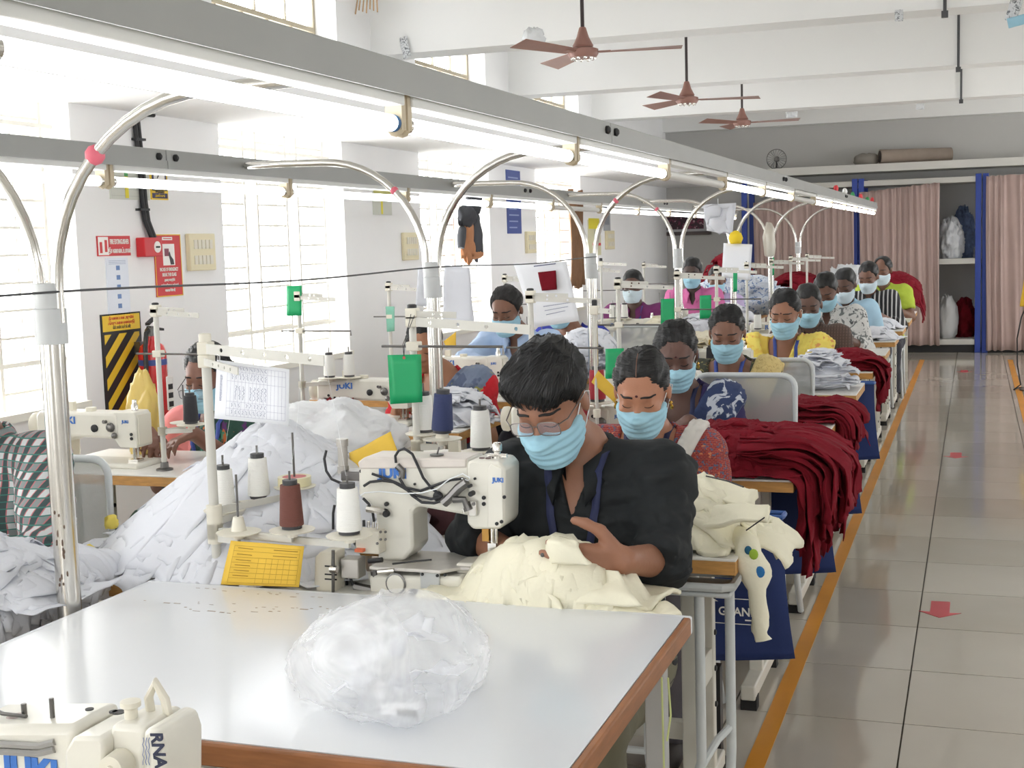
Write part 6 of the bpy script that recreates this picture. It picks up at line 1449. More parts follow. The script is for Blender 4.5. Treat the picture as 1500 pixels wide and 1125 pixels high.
# white heaps
heap2('garment_heap', 'big heap of white cut fabric behind the foreground table', 'cloth heap', WHC, (-1.74, 3.03), (0.40, 0.34), 0.25, 0.748, n=90, size=(0.12, 0.24), seed=1, rz=0.2, thick=0.0025, fold=0.011, g=11, front=2.592)
heap2('garment_heap', 'heap of white cut fabric at the left edge before the plaid shirt man', 'cloth heap', WHC, (-2.17, 2.36), (0.25, 0.28), 0.1, 0.76, n=80, size=(0.12, 0.22), seed=2, rz=0.2, thick=0.0025, g=11, fold=.01, front=2.1)
heap2('garment_heap', 'small heap of white pieces before the woman in the red and grey sari', 'cloth heap', WHC, (-2.12, 5.25), (0.2, 0.2), 0.13, 0.76, n=50, size=(0.12, 0.2), seed=3)
heap2('garment_heap', 'white heap beside the third lamp pole', 'cloth heap', WHC, (-2.15, 7.45), (0.24, 0.22), 0.24, 0.76, n=60, size=(0.14, 0.24), seed=4)
heap2('garment_heap', 'white heap of small pieces on the table of the woman in the yellow sari', 'cloth heap', WHC, (-0.72, 6.72), (0.22, 0.25), 0.17, 0.76, n=110, size=(0.07, 0.13), seed=5, g=8, fold=0.008)
heap2('garment_heap', 'white folded heap on the table of the man in the pale blue shirt', 'cloth heap', WHC, (-0.72, 9.95), (0.2, 0.22), 0.07, 0.76, n=36, size=(0.16, 0.28), seed=6, g=9)
heap2('garment_heap', 'small white folded heap before the man in the black striped shirt', 'cloth heap', WHC, (-0.72, 11.05), (0.16, 0.2), 0.07, 0.76, n=26, size=(0.16, 0.26), seed=7, g=9)
heap2('garment_heap', 'white heap on the far left table of the man in the pink shirt', 'cloth heap', WHC, (-2.1, 10.7), (0.3, 0.24), 0.14, 0.76, n=40, size=(0.16, 0.28), seed=8, g=9)
heap2('garment_heap', 'far white heap on the table of the person in lavender', 'cloth heap', WHC, (-2.15, 11.95), (0.3, 0.24), 0.16, 0.76, n=40, size=(0.16, 0.28), seed=9, g=9)
# cream heaps
heap2('garment_heap', 'cream fleece garments under the hands of the man in black', 'cloth heap', CRC, (-0.86, 2.66), (0.21, 0.1), 0.1, 0.748, n=24, size=(0.18, 0.3), seed=10, thick=0.008, fold=0.024, aniso=1.0, g=16, front=2.585)
heap2('garment_heap', 'cream fleece garments stacked on the table corner of the woman in the red tunic', 'cloth heap', CRC, (-0.7, 3.27), (0.2, 0.19), 0.12, 0.762, n=26, size=(0.24, 0.36), seed=21, thick=0.009, fold=0.018, aniso=1.0, g=16, jitter=0.2, edge=-0.5)
heap2('garment_heap', 'cream heap on the table before the man in the purple shirt', 'cloth heap', mat('ivory_cloth', (226, 218, 196), 0.9, var=0.06), (-2.13, 9.4), (0.25, 0.22), 0.2, 0.76, n=36, size=(0.16, 0.28), seed=12, g=10)
heap2('garment_heap', 'cream heap behind the shoulder of the woman in the cream shawl', 'cloth heap', mat('ivory_cloth', (226, 218, 196), 0.9, var=0.06), (-1.52, 7.72), (0.16, 0.2), 0.2, 0.76, n=30, size=(0.16, 0.26), seed=13, g=10)
# red heaps
heap2('garment_heap', 'large heap of red pieces spilling over the table of the woman in the navy sari', 'cloth heap', REDC, (-0.76, 4.37), (0.32, 0.24), 0.115, 0.762, n=105, size=(0.12, 0.28), seed=14, rz=-0.15, edge=-0.535, thick=0.003, fold=0.014, g=13, spill=0.08, aniso=2.6)
heap2('garment_heap', 'heap of red pieces hanging over the table end of the woman with the cream shawl', 'cloth heap', REDC, (-0.7, 5.62), (0.2, 0.18), 0.06, 0.762, n=50, size=(0.18, 0.36), seed=15, edge=-0.53, thick=0.003, spill=0.05, g=12)
heap2('garment_heap', 'red heap hanging over the table end of the man in the brown check shirt', 'cloth heap', REDC, (-0.68, 7.75), (0.19, 0.2), 0.09, 0.762, n=50, size=(0.16, 0.3), seed=16, edge=-0.53, g=10)
heap2('garment_heap', 'red strip of cloth before the man in the white floral shirt', 'cloth heap', REDC, (-0.98, 8.85), (0.2, 0.12), 0.07, 0.762, n=20, size=(0.14, 0.24), seed=17, g=9)
heap2('garment_heap', 'small red heap behind the navy thread spool', 'cloth heap', REDC, (-1.55, 3.42), (0.22, 0.1), 0.11, 0.762, n=30, size=(0.12, 0.2), seed=18, g=10)
heap2('garment_heap', 'small red pieces beside the machine of the woman in the red and grey sari', 'cloth heap', REDC, (-2.62, 5.12), (0.14, 0.1), 0.1, 0.762, n=20, size=(0.1, 0.16), seed=19, g=9)
def falls(par, m_, edge, yr, z0, n, Lr, out, seed, top=0.1, wr_=(0.07, 0.16), thick=0.003):
    rs = np.random.RandomState(seed); V = []; Q = []; gu, gv = 22, 9
    for k in range(n):
        t = (k + 0.5) / n; L = rs.uniform(*Lr) * (1 - 0.25 * t); yc = rs.uniform(*yr); wd_ = rs.uniform(*wr_); o = 0.012 + out * t * rs.uniform(0.6, 1.0); zt = z0 + 0.008 + top * t; sk_ = rs.normal(0, 0.25)
        s_ = np.linspace(-0.16, L, gu); U, W = np.meshgrid(s_, np.linspace(-0.5, 0.5, gv), indexing='ij')
        rb = 0.03 + o * 0.6; arc = rb * PI / 2; a = np.clip(U / rb, 0, PI / 2)
        x = edge - 0.02 + np.where(U < 0, U, rb * np.sin(a)) + (o - rb * 0.3) * (U > 0) * (a / (PI / 2)); z = zt - np.where(U < 0, 0, rb * (1 - np.cos(a))) - np.maximum(U - arc, 0)
        rgd = 1 - 2.6 * np.abs(vnoise(np.stack([U * 7 + k * 1.3, W * wd_ * 46 + k * 2.1, U * 0 + seed], -1))); fl_ = fbm(np.stack([U * 14 + k, W * wd_ * 14, U * 0 + k * 2.2], -1), 2)
        d = 0.014 * rgd + 0.008 * fl_; x = x + d * np.sin(a); z = z + d * np.cos(a) - 0.03 * np.abs(W) * (U > 0.5 * L) * rs.rand() + 0.02 * fl_ * (U > 0.8 * L)
        y = yc + W * wd_ * (1 - 0.25 * np.clip(U / L, 0, 1)) + sk_ * np.maximum(U, 0) * 0.4 + 0.006 * fl_
        ob = len(V) * gu * gv; V.append(np.stack([x, y, z], -1).reshape(-1, 3)); I, J = np.meshgrid(np.arange(gu - 1), np.arange(gv - 1), indexing='ij'); b = ob + I * gv + J; Q.append(np.stack([b, b + gv, b + gv + 1, b + 1], -1).reshape(-1, 4))
    o = quads('hanging_pieces', np.concatenate(V), np.concatenate(Q), m_, par); o.modifiers.new('t', 'SOLIDIFY').thickness = thick; o['kind'] = 'stuff'
    return o
def falls_front(par, m_, edge, xr, z0, n, Lr, out, seed, top=0.1, **kw):
    o = falls(par, m_, 0.0, (-xr[1], -xr[0]), z0, n, Lr, out, seed, top, **kw)     # built along +x, then turned to hang over the front edge
    o.data.transform(Matrix.Translation((0, edge, 0)) @ Matrix.Rotation(-PI / 2, 4, 'Z')); return o
def heap_named(txt): return [o for o in COL.objects if o.name.startswith('garment_heap') and txt in o.get('label', '')][0]
radial(heap_named('big heap of white'), WHC, (-1.74, 3.03), (0.47, 0.45), 0.3, 0.75, 180, 71, base=1.12, clipfront=2.585)
radial(heap_named('at the left edge'), WHC, (-2.19, 2.36), (0.3, 0.3), 0.12, 0.762, 90, 72, base=1.1, clipfront=2.09)
falls(heap_named('at the left edge'), WHC, -2.0, (2.12, 2.6), 0.762, 40, (0.05, 0.2), 0.03, 18, 0.05, wr_=(0.08, 0.18), thick=0.0025)
falls_front(heap_named('big heap of white'), WHC, 2.6, (-2.12, -1.78), 0.75, 60, (0.06, 0.2), 0.03, 25, 0.1, wr_=(0.08, 0.2), thick=0.0025)
falls_front(heap_named('big heap of white'), WHC, 2.6, (-1.85, -1.2), 0.75, 40, (0.03, 0.16), 0.05, 15, 0.2, wr_=(0.08, 0.2), thick=0.0025)
falls_front(heap_named('at the left edge'), WHC, 2.1, (-2.45, -1.98), 0.76, 60, (0.05, 0.2), 0.03, 16, 0.08, wr_=(0.08, 0.18), thick=0.0025)
falls(heap_named('spilling over the table'), REDC, -0.53, (4.16, 4.62), 0.765, 80, (0.16, 0.4), 0.12, 5, 0.1)
falls(heap_named('hanging over the table end of the woman'), REDC, -0.53, (5.45, 5.8), 0.765, 40, (0.1, 0.26), 0.06, 6, 0.05)
falls(heap_named('table end of the man in the brown'), REDC, -0.53, (7.6, 7.95), 0.765, 24, (0.08, 0.3), 0.05, 7, 0.05)
# far heaps on a long bench before the rack
bench = thing('side_bench', 'long pale bench full of heaps at the far end of the rows', 'bench', (0, 0, 0))
MB().box(-2.4, -0.62, 14.5, 15.25, 0.72, 0.76).obj('bench_top', WHITE_TOP2, bench)
for x in (-2.3, -0.72):
    for y in (14.56, 15.18): MB().box(x - 0.025, x + 0.025, y - 0.025, y + 0.025, 0, 0.72).obj('leg', LEGP, bench)
heap2('garment_heap', 'far red heap on the bench left of the white plastic', 'cloth heap', REDC, (-1.85, 14.8), (0.42, 0.3), 0.36, 0.76, n=50, size=(0.2, 0.4), seed=31, g=10)
heap2('garment_heap', 'far red heap on the bench right of the man in the lime shirt', 'cloth heap', REDC, (-0.82, 14.8), (0.36, 0.3), 0.34, 0.76, n=60, size=(0.2, 0.4), seed=32, edge=-0.58, g=10)
PLW = mat('milky_plastic', (236, 238, 240), 0.3, trans=0.25, bump=0.6, bscale=25)
tag(lump('plastic_bundle', None, None, (-1.32, 14.8, 0.76), (0.26, 0.25, 0.21), PLW, 33, 0.8, 44, freq=4), 'bundle of milky plastic on the far bench between two red heaps', 'plastic bundle')
tag(lump('fabric_bundle', None, None, (-2.25, 13.3, 0.76), (0.42, 0.3, 0.2), pattern('blue_white_print', 'floral', [(206, 212, 222), (110, 136, 180)], 22), 34, 0.6, 44, freq=4), 'far bundle of blue and white printed cloth', 'cloth bundle')
dup(t0, (-2.0, 13.05, 0), 0, 'far white sewing table under the blue and white printed bundle')
heap2('garment_heap', 'red heap high on a crate behind the man in the pink shirt', 'cloth heap', REDC, (-2.45, 13.95), (0.3, 0.22), 0.3, 1.06, n=30, size=(0.2, 0.34), seed=35, g=9)
cr = thing('storage_crate', 'pale crate carrying the far left red heap', 'crate', (-2.45, 13.95, 0)); MB().box(-0.34, 0.34, -0.26, 0.26, 0.0, 1.06).obj('crate_body', CREAMD, cr, bev=0.02); MB().box(-0.36, 0.36, -0.28, 0.28, 1.0, 1.06).obj('rim', CREAMD, cr, bev=.008)
# rack contents
tag(lump('fabric_bundle', None, None, (-0.29, 17.84, 1.19), (0.14, 0.13, 0.27), mat('white_bundle_cloth', (206, 208, 212), 0.9, bump=0.5, bscale=30), 41, 0.5, 48, freq=5), 'white bundle on the middle shelf of the open rack bay', 'cloth bundle')
tag(lump('fabric_bundle', None, None, (-0.02 - 0.12, 18.08, 1.19), (0.12, 0.12, 0.34), mat('blue_bundle_cloth', (92, 108, 140), 0.9, var=0.4, vscale=20, bump=0.4), 42, 0.5, 48, freq=5), 'blue bundle on the middle shelf beside the blue posts', 'cloth bundle')
tag(lump('fabric_bundle', None, None, (-0.33, 17.84, 0.17), (0.125, 0.14, 0.3), mat('white_sack', (200, 200, 200), 0.7, bump=0.3, bscale=15), 43, 0.3, 30, freq=3), 'round white sack on the bottom shelf of the open rack bay', 'sack')
tag(lump('fabric_bundle', None, None, (-0.12, 18.06, 0.17), (0.13, 0.13, 0.26), REDC, 44, 0.5, 44, freq=4), 'dark red bundle on the bottom shelf of the open rack bay', 'cloth bundle')
tag(lump('fabric_bundle', None, None, (0.34, 17.95, 0.17), (0.12, 0.18, 0.28), REDC, 45, 0.5, 44, freq=4), 'dark red bundle on the bottom shelf behind the right curtain', 'cloth bundle')

# ------------------------------------------------------------------ loose garments
def ribbon_tube(name, label, pts, ws, ts, m_, cat='garment', seed=0):
    """flattened soft tube (sleeve, strip) along pts with half widths ws and half thickness ts"""
    P = [Vector(p) for p in pts]; n = 14; V = []; Q = []; k = len(P)
    for i in range(k):
        d = (P[min(i + 1, k - 1)] - P[max(i - 1, 0)]).normalized(); s = d.cross(Vector((0, 1, 0)));
        if s.length < 0.1: s = Vector((1, 0, 0))
        s.normalize(); w2 = d.cross(s)
        for j in range(n):
            a = 2 * PI * j / n; f_ = 1 + 0.18 * math.sin(3 * a + i * 0.9 + seed) ; V.append(P[i] + s * ws[i] * math.cos(a) * f_ + w2 * ts[i] * math.sin(a))
    for i in range(k - 1):
        for j in range(n): a, b = i * n + j, i * n + (j + 1) % n; Q.append((a, b, b + n, a + n))
    o = quads(name, V, Q, m_)
    return tag(o, label, cat)
def dense(pts, n=24):
    P = np.array(pts, float); t = np.linspace(0, len(P) - 1, n); i = np.clip(t.astype(int), 0, len(P) - 2); f = t - i; f = f * f * (3 - 2 * f) * 0.3 + f * 0.7
    return P[i] * (1 - f)[:, None] + P[i + 1] * f[:, None]
q = dense([at(1072, 785, 3.2), at(1092, 800, 3.12), at(1103, 830, 3.1), at(1110, 860, 3.1), at(1112, 900, 3.1), at(1114, 925, 3.1), at(1117, 938, 3.1)])
sl = ribbon_tube('hanging_sleeve', 'cream sleeve with blue and green print hanging off the table corner', [tuple(p) for p in q], list(np.interp(np.linspace(0, 1, 24), [0, .2, .45, .5, .8, .9, 1], [.03, .036, .036, .021, .02, .015, .02])), list(np.interp(np.linspace(0, 1, 24), [0, .4, 1], [.02, .022, .012])), CRC, 'garment')
def blob(par, px, py, Y, r, m_, nm='print_patch'):
    p = at(px, py, Y); return MB().ball((p[0], p[1], p[2]), (r, r * 0.3, r * 1.2), 12).obj(nm, m_, par)
blob(sl, 1113, 838, 3.082, 0.012, mat('print_blue', (40, 110, 170), 0.8)); blob(sl, 1104, 812, 3.085, 0.011, mat('print_green', (150, 180, 60), 0.8)); blob(sl, 1096, 806, 3.088, 0.009, mat('print_teal', (30, 90, 120), 0.8))
# folded cream garment on top of the stack, with black piping
def sheet(name, label, cat, corners, m_, thick=0.006, amp=0.008, n=18, seed=0, sag=0.0, tagit=True, freq=14, parent=None):
    A_, B_, C_, D_ = [np.array(p, float) for p in corners]; u = np.linspace(0, 1, n); U, V_ = np.meshgrid(u, u, indexing='ij')
    P = (A_ * ((1 - U) * (1 - V_))[..., None] + B_ * (U * (1 - V_))[..., None] + C_ * (U * V_)[..., None] + D_ * ((1 - U) * V_)[..., None])
    nrm = np.cross(B_ - A_, D_ - A_); nrm /= np.linalg.norm(nrm)
    d = amp * (fbm(P * freq + seed * 3.3, 3) + 0.6 * (1 - 2 * np.abs(vnoise(P * freq * 1.6 + seed)))) + sag * np.sin(PI * U) * np.sin(PI * V_)
    P = P + d[..., None] * nrm; i = np.arange(n - 1); I, J = np.meshgrid(i, i, indexing='ij'); b = I * n + J
    o = quads(name, P.reshape(-1, 3), np.stack([b, b + n, b + n + 1, b + 1], -1).reshape(-1, 4), m_, parent)
    o.modifiers.new('thickness', 'SOLIDIFY').thickness = thick
    return tag(o, label, cat) if label else o
fg = sheet('folded_garment', 'folded cream garment with black piping on top of the corner stack', 'garment', [at(985, 728, 3.34), at(1094, 738, 3.14), at(1110, 718, 3.22), at(1040, 697, 3.42)], CRC, 0.02, 0.006, seed=2, sag=0.012)
q = dense([at(1036, 703, 3.3), at(1066, 710, 3.22), at(1090, 719, 3.15)], 10); MB().tube([(p[0], p[1] - 0.012, p[2] + 0.012) for p in q], 0.0022, 6).obj('piping', BLACKP, fg)
fg2 = sheet('folded_garment', 'cream garment flap falling over the table corner', 'garment', [at(990, 775, 3.13), at(1122, 760, 3.09), at(1124, 736, 3.12), at(992, 745, 3.2)], CRC, 0.012, 0.008, seed=5)
q = dense([at(1093, 777, 3.08), at(1120, 758, 3.08)], 6); MB().tube([tuple(p) for p in q], 0.0018, 6).obj('piping', BLACKP, fg2)
# cream fabric being moved by the man's hand
sheet('held_garment', 'cream garment lifted by the hand of the man in black', 'garment', [at(795, 826, 2.6), at(862, 828, 2.56), at(848, 795, 2.58), at(806, 783, 2.64)], CRC, 0.012, 0.014, seed=8, sag=0.03)
sheet('draped_garment', 'cream garment flap over the front of the heap by the machine', 'garment', [at(690, 880, 2.572), at(790, 884, 2.572), at(800, 812, 2.62), at(735, 800, 2.66)], CRC, 0.009, 0.01, seed=9, sag=0.02)
sheet('draped_garment', 'long cream garment lying along the far edge of the foreground table', 'garment', [at(775, 885, 2.574), at(940, 890, 2.574), at(905, 838, 2.62), at(800, 826, 2.63)], CRC, 0.009, 0.012, seed=12, sag=0.02)
tag(lump('cloth_bunch', None, None, tuple(np.array([at(668, 795, 3.2)[0], 3.2, 0.76])), (0.07, 0.05, 0.06), MARC, 51, 0.5, 22, freq=3), 'crumpled maroon cloth behind the arm of the interlock machine', 'cloth')
for k_, (a_, b_) in enumerate([((120, 830), (112, 810)), ((158, 768), (150, 760))]):
    p = at(a_[0] + 5, a_[1] - 5, 2.66 if k_ == 0 else 2.95); tag(lump('yellow_scrap', None, None, (p[0], p[1], p[2] - 0.02), (0.035, 0.03, 0.035) if k_ == 0 else (0.015, 0.02, 0.02), mat('yellow_cloth', (236, 214, 100), 0.8), 60 + k_, 0.5, 14), ['yellow cloth scrap at the left of the big white heap', 'small yellow scrap high on the big white heap'][k_], 'cloth')

# ------------------------------------------------------------------ plastic bags
def plastic_bag(name, label, c, r, h, z0, m_, seed, n=110, amp=0.2, tail=None, top_tail=0.0):
    u = np.linspace(0, 1, n // 2 + 1); v = np.linspace(0, 2 * PI, n, endpoint=False); U, W = np.meshgrid(u, v, indexing='ij')
    th = U * PI; D = np.stack([np.sin(th) * np.cos(W), np.sin(th) * np.sin(W), -np.cos(th)], -1)
    wp = D + 0.25 * np.stack([fbm(D * 1.7 + seed, 2), fbm(D * 1.7 + seed + 9, 2), fbm(D * 1.7 + seed + 17, 2)], -1)
    cr1 = np.exp(-np.abs(vnoise(wp * A3((2.2, 2.6, 2.0)) + seed * 2)) / 0.07); cr2 = np.exp(-np.abs(vnoise(wp * A3((4.6, 5.2, 3.4)) + seed * 3)) / 0.09)
    d = 1 + amp * (0.5 * fbm(D * 1.4 + seed, 2) + 0.26 * cr1 + 0.1 * cr2)
    d = d + 0.16 * np.maximum(0, D[..., 0] * -0.9 + D[..., 2] * 0.1 - 0.62) * 2 + top_tail * np.maximum(0, D[..., 2] - 0.86) * 2
    P = D * d[..., None] * np.array([r[0], r[1], h * 0.56]); P[..., 2] = np.maximum(P[..., 2], -h * 0.42 + 0.003 * np.abs(vnoise(D * 9))) + h * 0.42
    sq = np.clip(1 - P[..., 2] / (h * 0.35), 0, 1); P[..., 0] *= 1 + 0.1 * sq; P[..., 1] *= 1 + 0.1 * sq
    P += np.array([c[0], c[1], z0 + 0.002]); Q = []
    for i in range(n // 2):
        for j in range(n): a, b = i * n + j, i * n + (j + 1) % n; Q.append((a, b, b + n, a + n))
    o = quads(name, P.reshape(-1, 3), Q, m_); return tag(o, label, 'plastic bag')
BAGM = bpy.data.materials.new('clear_bag_film'); BAGM.use_nodes = True
nt = BAGM.node_tree; n_ = nt.nodes; b_ = n_['Principled BSDF']; b_.inputs['Base Color'].default_value = (0.93, 0.94, 0.96, 1); b_.inputs['Roughness'].default_value = 0.09; b_.inputs['Specular IOR Level'].default_value = 0.8
tr_ = n_.new('ShaderNodeBsdfTransparent'); tl_ = n_.new('ShaderNodeBsdfTranslucent'); tl_.inputs[0].default_value = (0.95, 0.95, 0.97, 1); mxa = n_.new('ShaderNodeMixShader'); mxa.inputs[0].default_value = 0.45; mxb = n_.new('ShaderNodeMixShader')
nz = n_.new('ShaderNodeTexNoise'); nz.inputs['Scale'].default_value = 5; nz.inputs['Detail'].default_value = 4; nz.inputs['Distortion'].default_value = 1.5; tcx = n_.new('ShaderNodeTexCoord'); nt.links.new(tcx.outputs['Object'], nz.inputs['Vector'])
mr = n_.new('ShaderNodeMapRange'); mr.inputs[1].default_value = 0.35; mr.inputs[2].default_value = 0.7; mr.inputs[3].default_value = 0.82; mr.inputs[4].default_value = 0.5; nt.links.new(nz.outputs['Fac'], mr.inputs[0]); nt.links.new(mr.outputs[0], mxb.inputs[0])
bp_ = n_.new('ShaderNodeBump'); bp_.inputs['Strength'].default_value = 0.1; bp_.inputs['Distance'].default_value = 0.02; nz2 = n_.new('ShaderNodeTexNoise'); nz2.inputs['Scale'].default_value = 14; nz2.inputs['Detail'].default_value = 5; nz2.inputs['Distortion'].default_value = 2.5; nt.links.new(tcx.outputs['Object'], nz2.inputs['Vector']); nt.links.new(nz2.outputs['Fac'], bp_.inputs['Height']); nt.links.new(bp_.outputs[0], b_.inputs['Normal'])
nt.links.new(b_.outputs[0], mxa.inputs[1]); nt.links.new(tl_.outputs[0], mxa.inputs[2]); nt.links.new(mxa.outputs[0], mxb.inputs[1]); nt.links.new(tr_.outputs[0], mxb.inputs[2]); nt.links.new(mxb.outputs[0], n_['Material Output'].inputs[0])
bag = plastic_bag('plastic_bag', 'crumpled clear plastic bag of labels lying on the foreground table', (-0.915, 1.955), (0.155, 0.17), 0.185, 0.7605, BAGM, 4.0, amp=0.2, top_tail=0.25)
# labels inside the bag
for k_ in range(9):
    cx, cy = -0.91 + rnd.uniform(-.07, .07), 1.97 + rnd.uniform(-.07, .07); zz = 0.785 + 0.012 * k_; a = rnd.uniform(0, PI); s_ = rnd.uniform(0.035, 0.06)
    o = sheet('label_strip', 'white printed label strip inside the clear bag, %s from the bottom' % NUM[k_], 'label', [(cx + s_ * math.cos(a + q * PI / 2), cy + s_ * 0.7 * math.sin(a + q * PI / 2), zz + 0.02 * rnd.uniform(-1, 1)) for q in range(4)], PAPER, 0.001, 0.01, 8, seed=k_, freq=20); o['group'] = 'labels in the clear bag'
lb = sheet('label_roll', 'white roll of barcode labels showing through the lower front of the bag', 'label', [at(560, 1050, 1.84), at(612, 1050, 1.84), at(620, 1030, 1.865), at(558, 1032, 1.865)], PAPER, 0.002, 0.004, 10, seed=4)
p = at(598, 1049, 1.836)
for q in range(12): MB().box(p[0] - 0.018 + q * 0.003, p[0] - 0.018 + q * 0.003 + (0.001 if q % 3 else 0.002), 1.834, 1.835, p[2], p[2] + 0.011).obj('barcode_bar', BLACKP, lb)
plastic_bag('plastic_bag', 'large milky plastic bag on the table of the woman in the pink blouse', (-2.14, 4.12), (0.235, 0.2), 0.235, 0.762, PLW, 9.0, n=100, amp=0.42)
plastic_bag('plastic_bag', 'pink tinged clear plastic lying in front of the yellow envelope', (-1.72, 3.52), (0.12, 0.1), 0.13, 0.762, mat('pinkish_film', (230, 222, 228), 0.25, trans=0.35, bump=0.6, bscale=30), 12.0, n=36, amp=0.25)
plastic_bag('plastic_bag', 'small clear plastic bag behind the white cone of the second row', (-1.0 - 0.28, 4.7), (0.09, 0.08), 0.12, 0.762, CLEARP, 15.0, n=30)
o_ = plastic_bag('plastic_bag', 'tall clear bag of yellow paper beside the fire extinguisher', (-3.0, 4.27), (0.07, 0.05), 0.29, 0.762, mat('yellow_film', (222, 196, 110), 0.35, trans=0.25, bump=0.5, bscale=25), 18.0, n=60, amp=0.45, top_tail=0.4)

# ------------------------------------------------------------------ cards, papers, envelopes
def card(name, label, cat, pts, m_, t=0.0015, amp=0.0, seed=0, group=None):
    o = sheet(name, label, cat, pts, m_, t, amp, 6 if amp == 0 else 10, seed)
    if group: o['group'] = group
    return o
G_ = 'green cards hung on the thread stands'
gc = card('green_card', 'large green card hanging on the stand before the man in black', 'card', [at(568, 520, 3.148), at(617, 519, 3.148), at(619, 589, 3.148), at(572, 592, 3.148)], GREENC, group=G_)
MB().lathe([(0.004, 0), (0.004, -0.002)], 12, tuple(at(592, 524, 3.126)), 1).obj('eyelet', mat('red_eyelet', (180, 90, 80), 0.5), gc); MB().tube([tuple(at(592, 524, 3.125)), tuple(at(592, 508, 3.13)), tuple(at(602, 460, 3.14))], 0.001, 4).tube([tuple(at(592, 524, 3.125)), tuple(at(590, 505, 3.13)), tuple(at(607, 462, 3.14))], 0.001, 4).obj('string', BLACKP, gc)
for lab, px0, px1, py0, py1, Y in [('green card on the stand before the barred window', 420, 442, 419, 463, 5.088), ('green card between the man in black and the woman in navy', 887, 914, 511, 555, 5.358), ('green card before the man in the purple shirt', 968, 988, 438, 475, 6.528), ('green card above the woman with the cream shawl', 1025, 1042, 433, 467, 7.598), ('narrow green card on the fourth lamp pole row', 1074, 1080, 398, 428, 8.678), ('narrow green card on the fifth lamp pole row', 1128, 1134, 378, 404, 10.81)]:
    card('green_card', lab, 'card', [at(px0, py0, Y), at(px1, py0 - 1, Y), at(px1, py1 - 1, Y), at(px0, py1, Y)], GREENC, group=G_)
card('green_card', 'pale green translucent tag hanging beside the white sheets', 'tag', [at(565, 449, 6.138), at(578, 449, 6.138), at(578, 485, 6.138), at(567, 486, 6.138)], mat('pale_green_film', (130, 206, 180), 0.4, trans=0.4))
# paper form hung on the tall stand
PY = 2.612
pf_ = card('paper_form', 'white paper form with a printed grid hung sideways on the tall stand', 'paper', [at(318, 527, PY), at(424, 541, PY), at(423, 623, PY), at(314, 613, PY)], PAPER, 0.0008)
GL = mat('grid_line_grey', (150, 150, 176), 0.8); BL = mat('pen_blue', (90, 96, 140), 0.8)
def bil(u, v, Y=PY - 0.0016):
    a, b, c, d = (318, 527), (424, 541), (423, 623), (314, 613); x = (1 - u) * (1 - v) * a[0] + u * (1 - v) * b[0] + u * v * c[0] + (1 - u) * v * d[0]; y = (1 - u) * (1 - v) * a[1] + u * (1 - v) * b[1] + u * v * c[1] + (1 - u) * v * d[1]; return tuple(at(x, y, Y))
m = MB()
for q in range(17): u = 0.15 + 0.8 * q / 16; m.tube([bil(u, 0.06), bil(u, 0.93)], 0.00022, 3)
for v_ in (0.06, 0.16, 0.33, 0.68, 0.8, 0.93): m.tube([bil(0.15, v_), bil(0.95, v_)], 0.00022, 3)
m.obj('grid_line', GL, pf_)
m = MB()
for q in range(10):
    u = 0.225 + 0.05 * q
    for v0, v1 in ((0.07, 0.13), (0.18, 0.3), (0.4, 0.64), (0.7, 0.78), (0.82, 0.9)):
        if rnd.random() < 0.85:
            v_ = v0; pts = []
            while v_ < v1: pts.append(bil(u + rnd.uniform(-.013, .013), v_)); v_ += 0.014
            if len(pts) > 1: m.tube(pts, 0.0004, 3)
m.obj('handwriting', BL, pf_)
m = MB()
for v_ in np.linspace(0.25, 0.68, 22): m.tube([bil(0.055, v_), bil(0.075 + 0.01 * rnd.random(), v_ + .004)], 0.0006, 3)
m.obj('heading', BL, pf_)
MB().tube([bil(0.04, 0.07), tuple(at(322, 522, PY)), tuple(at(314, 516, 2.63))], 0.0008, 4).obj('string', LOOPM, pf_)
tag(MB().box(*sorted((at(322, 528, 2.66)[0], at(342, 531, 2.66)[0])), 2.655, 2.665, at(330, 535, 2.66)[2], at(330, 529, 2.66)[2]).obj('marker_pen', BLACKP, bev=.002), 'black marker clipped behind the paper form', 'pen')
# hanging white sheets
card('hanging_sheet', 'white paper sheet with red swatch hanging before the woman in blue', 'paper', [at(752, 386, 5.8), at(830, 383, 5.8), at(849, 470, 5.8), at(783, 480, 5.8)], PAPER, 0.001, 0.002)
hs_ = [o for o in COL.objects if o.name.startswith('hanging_sheet')][-1]
sheet('red_swatch', None, None, [at(788, 399, 5.786), at(814, 396, 5.786), at(816, 424, 5.786), at(794, 426, 5.786)], REDC, 0.004, 0.003, 8, 1, parent=hs_)
for k_, (xa, ya, xb, yb) in enumerate([(782, 390, 814, 386), (796, 449, 836, 443), (798, 455, 832, 449), (800, 461, 828, 455)]):
    m = MB(); t_ = 0
    while t_ < 1: a = at(xa + (xb - xa) * t_, ya + (yb - ya) * t_, 5.786); e2 = min(1, t_ + 0.05); b = at(xa + (xb - xa) * e2, ya + (yb - ya) * e2, 5.786); m.tube([tuple(a), tuple(b)], 0.0016 if k_ else 0.003, 3); t_ += 0.07
    m.obj('handwriting', BL, hs_)
card('hanging_sheet', 'white garment sheets hanging from the left rail side behind the second pole', 'paper', [at(612, 392, 4.53), at(640, 390, 4.53), at(637, 452, 4.53), at(609, 447, 4.53)], WHC, 0.001, 0.006, 3)
card('hanging_sheet', 'long white sheet hanging right of the second pole', 'paper', [at(650, 388, 4.9), at(688, 392, 4.9), at(695, 475, 4.9), at(649, 480, 4.9)], WHC, 0.001, 0.006, 5)
card('hanging_sheet', 'white paper hung on the fourth lamp pole', 'paper', [at(1060, 356, 8.68), at(1102, 358, 8.68), at(1099, 411, 8.68), at(1057, 406, 8.68)], PAPER, 0.001, 0.003, 6)
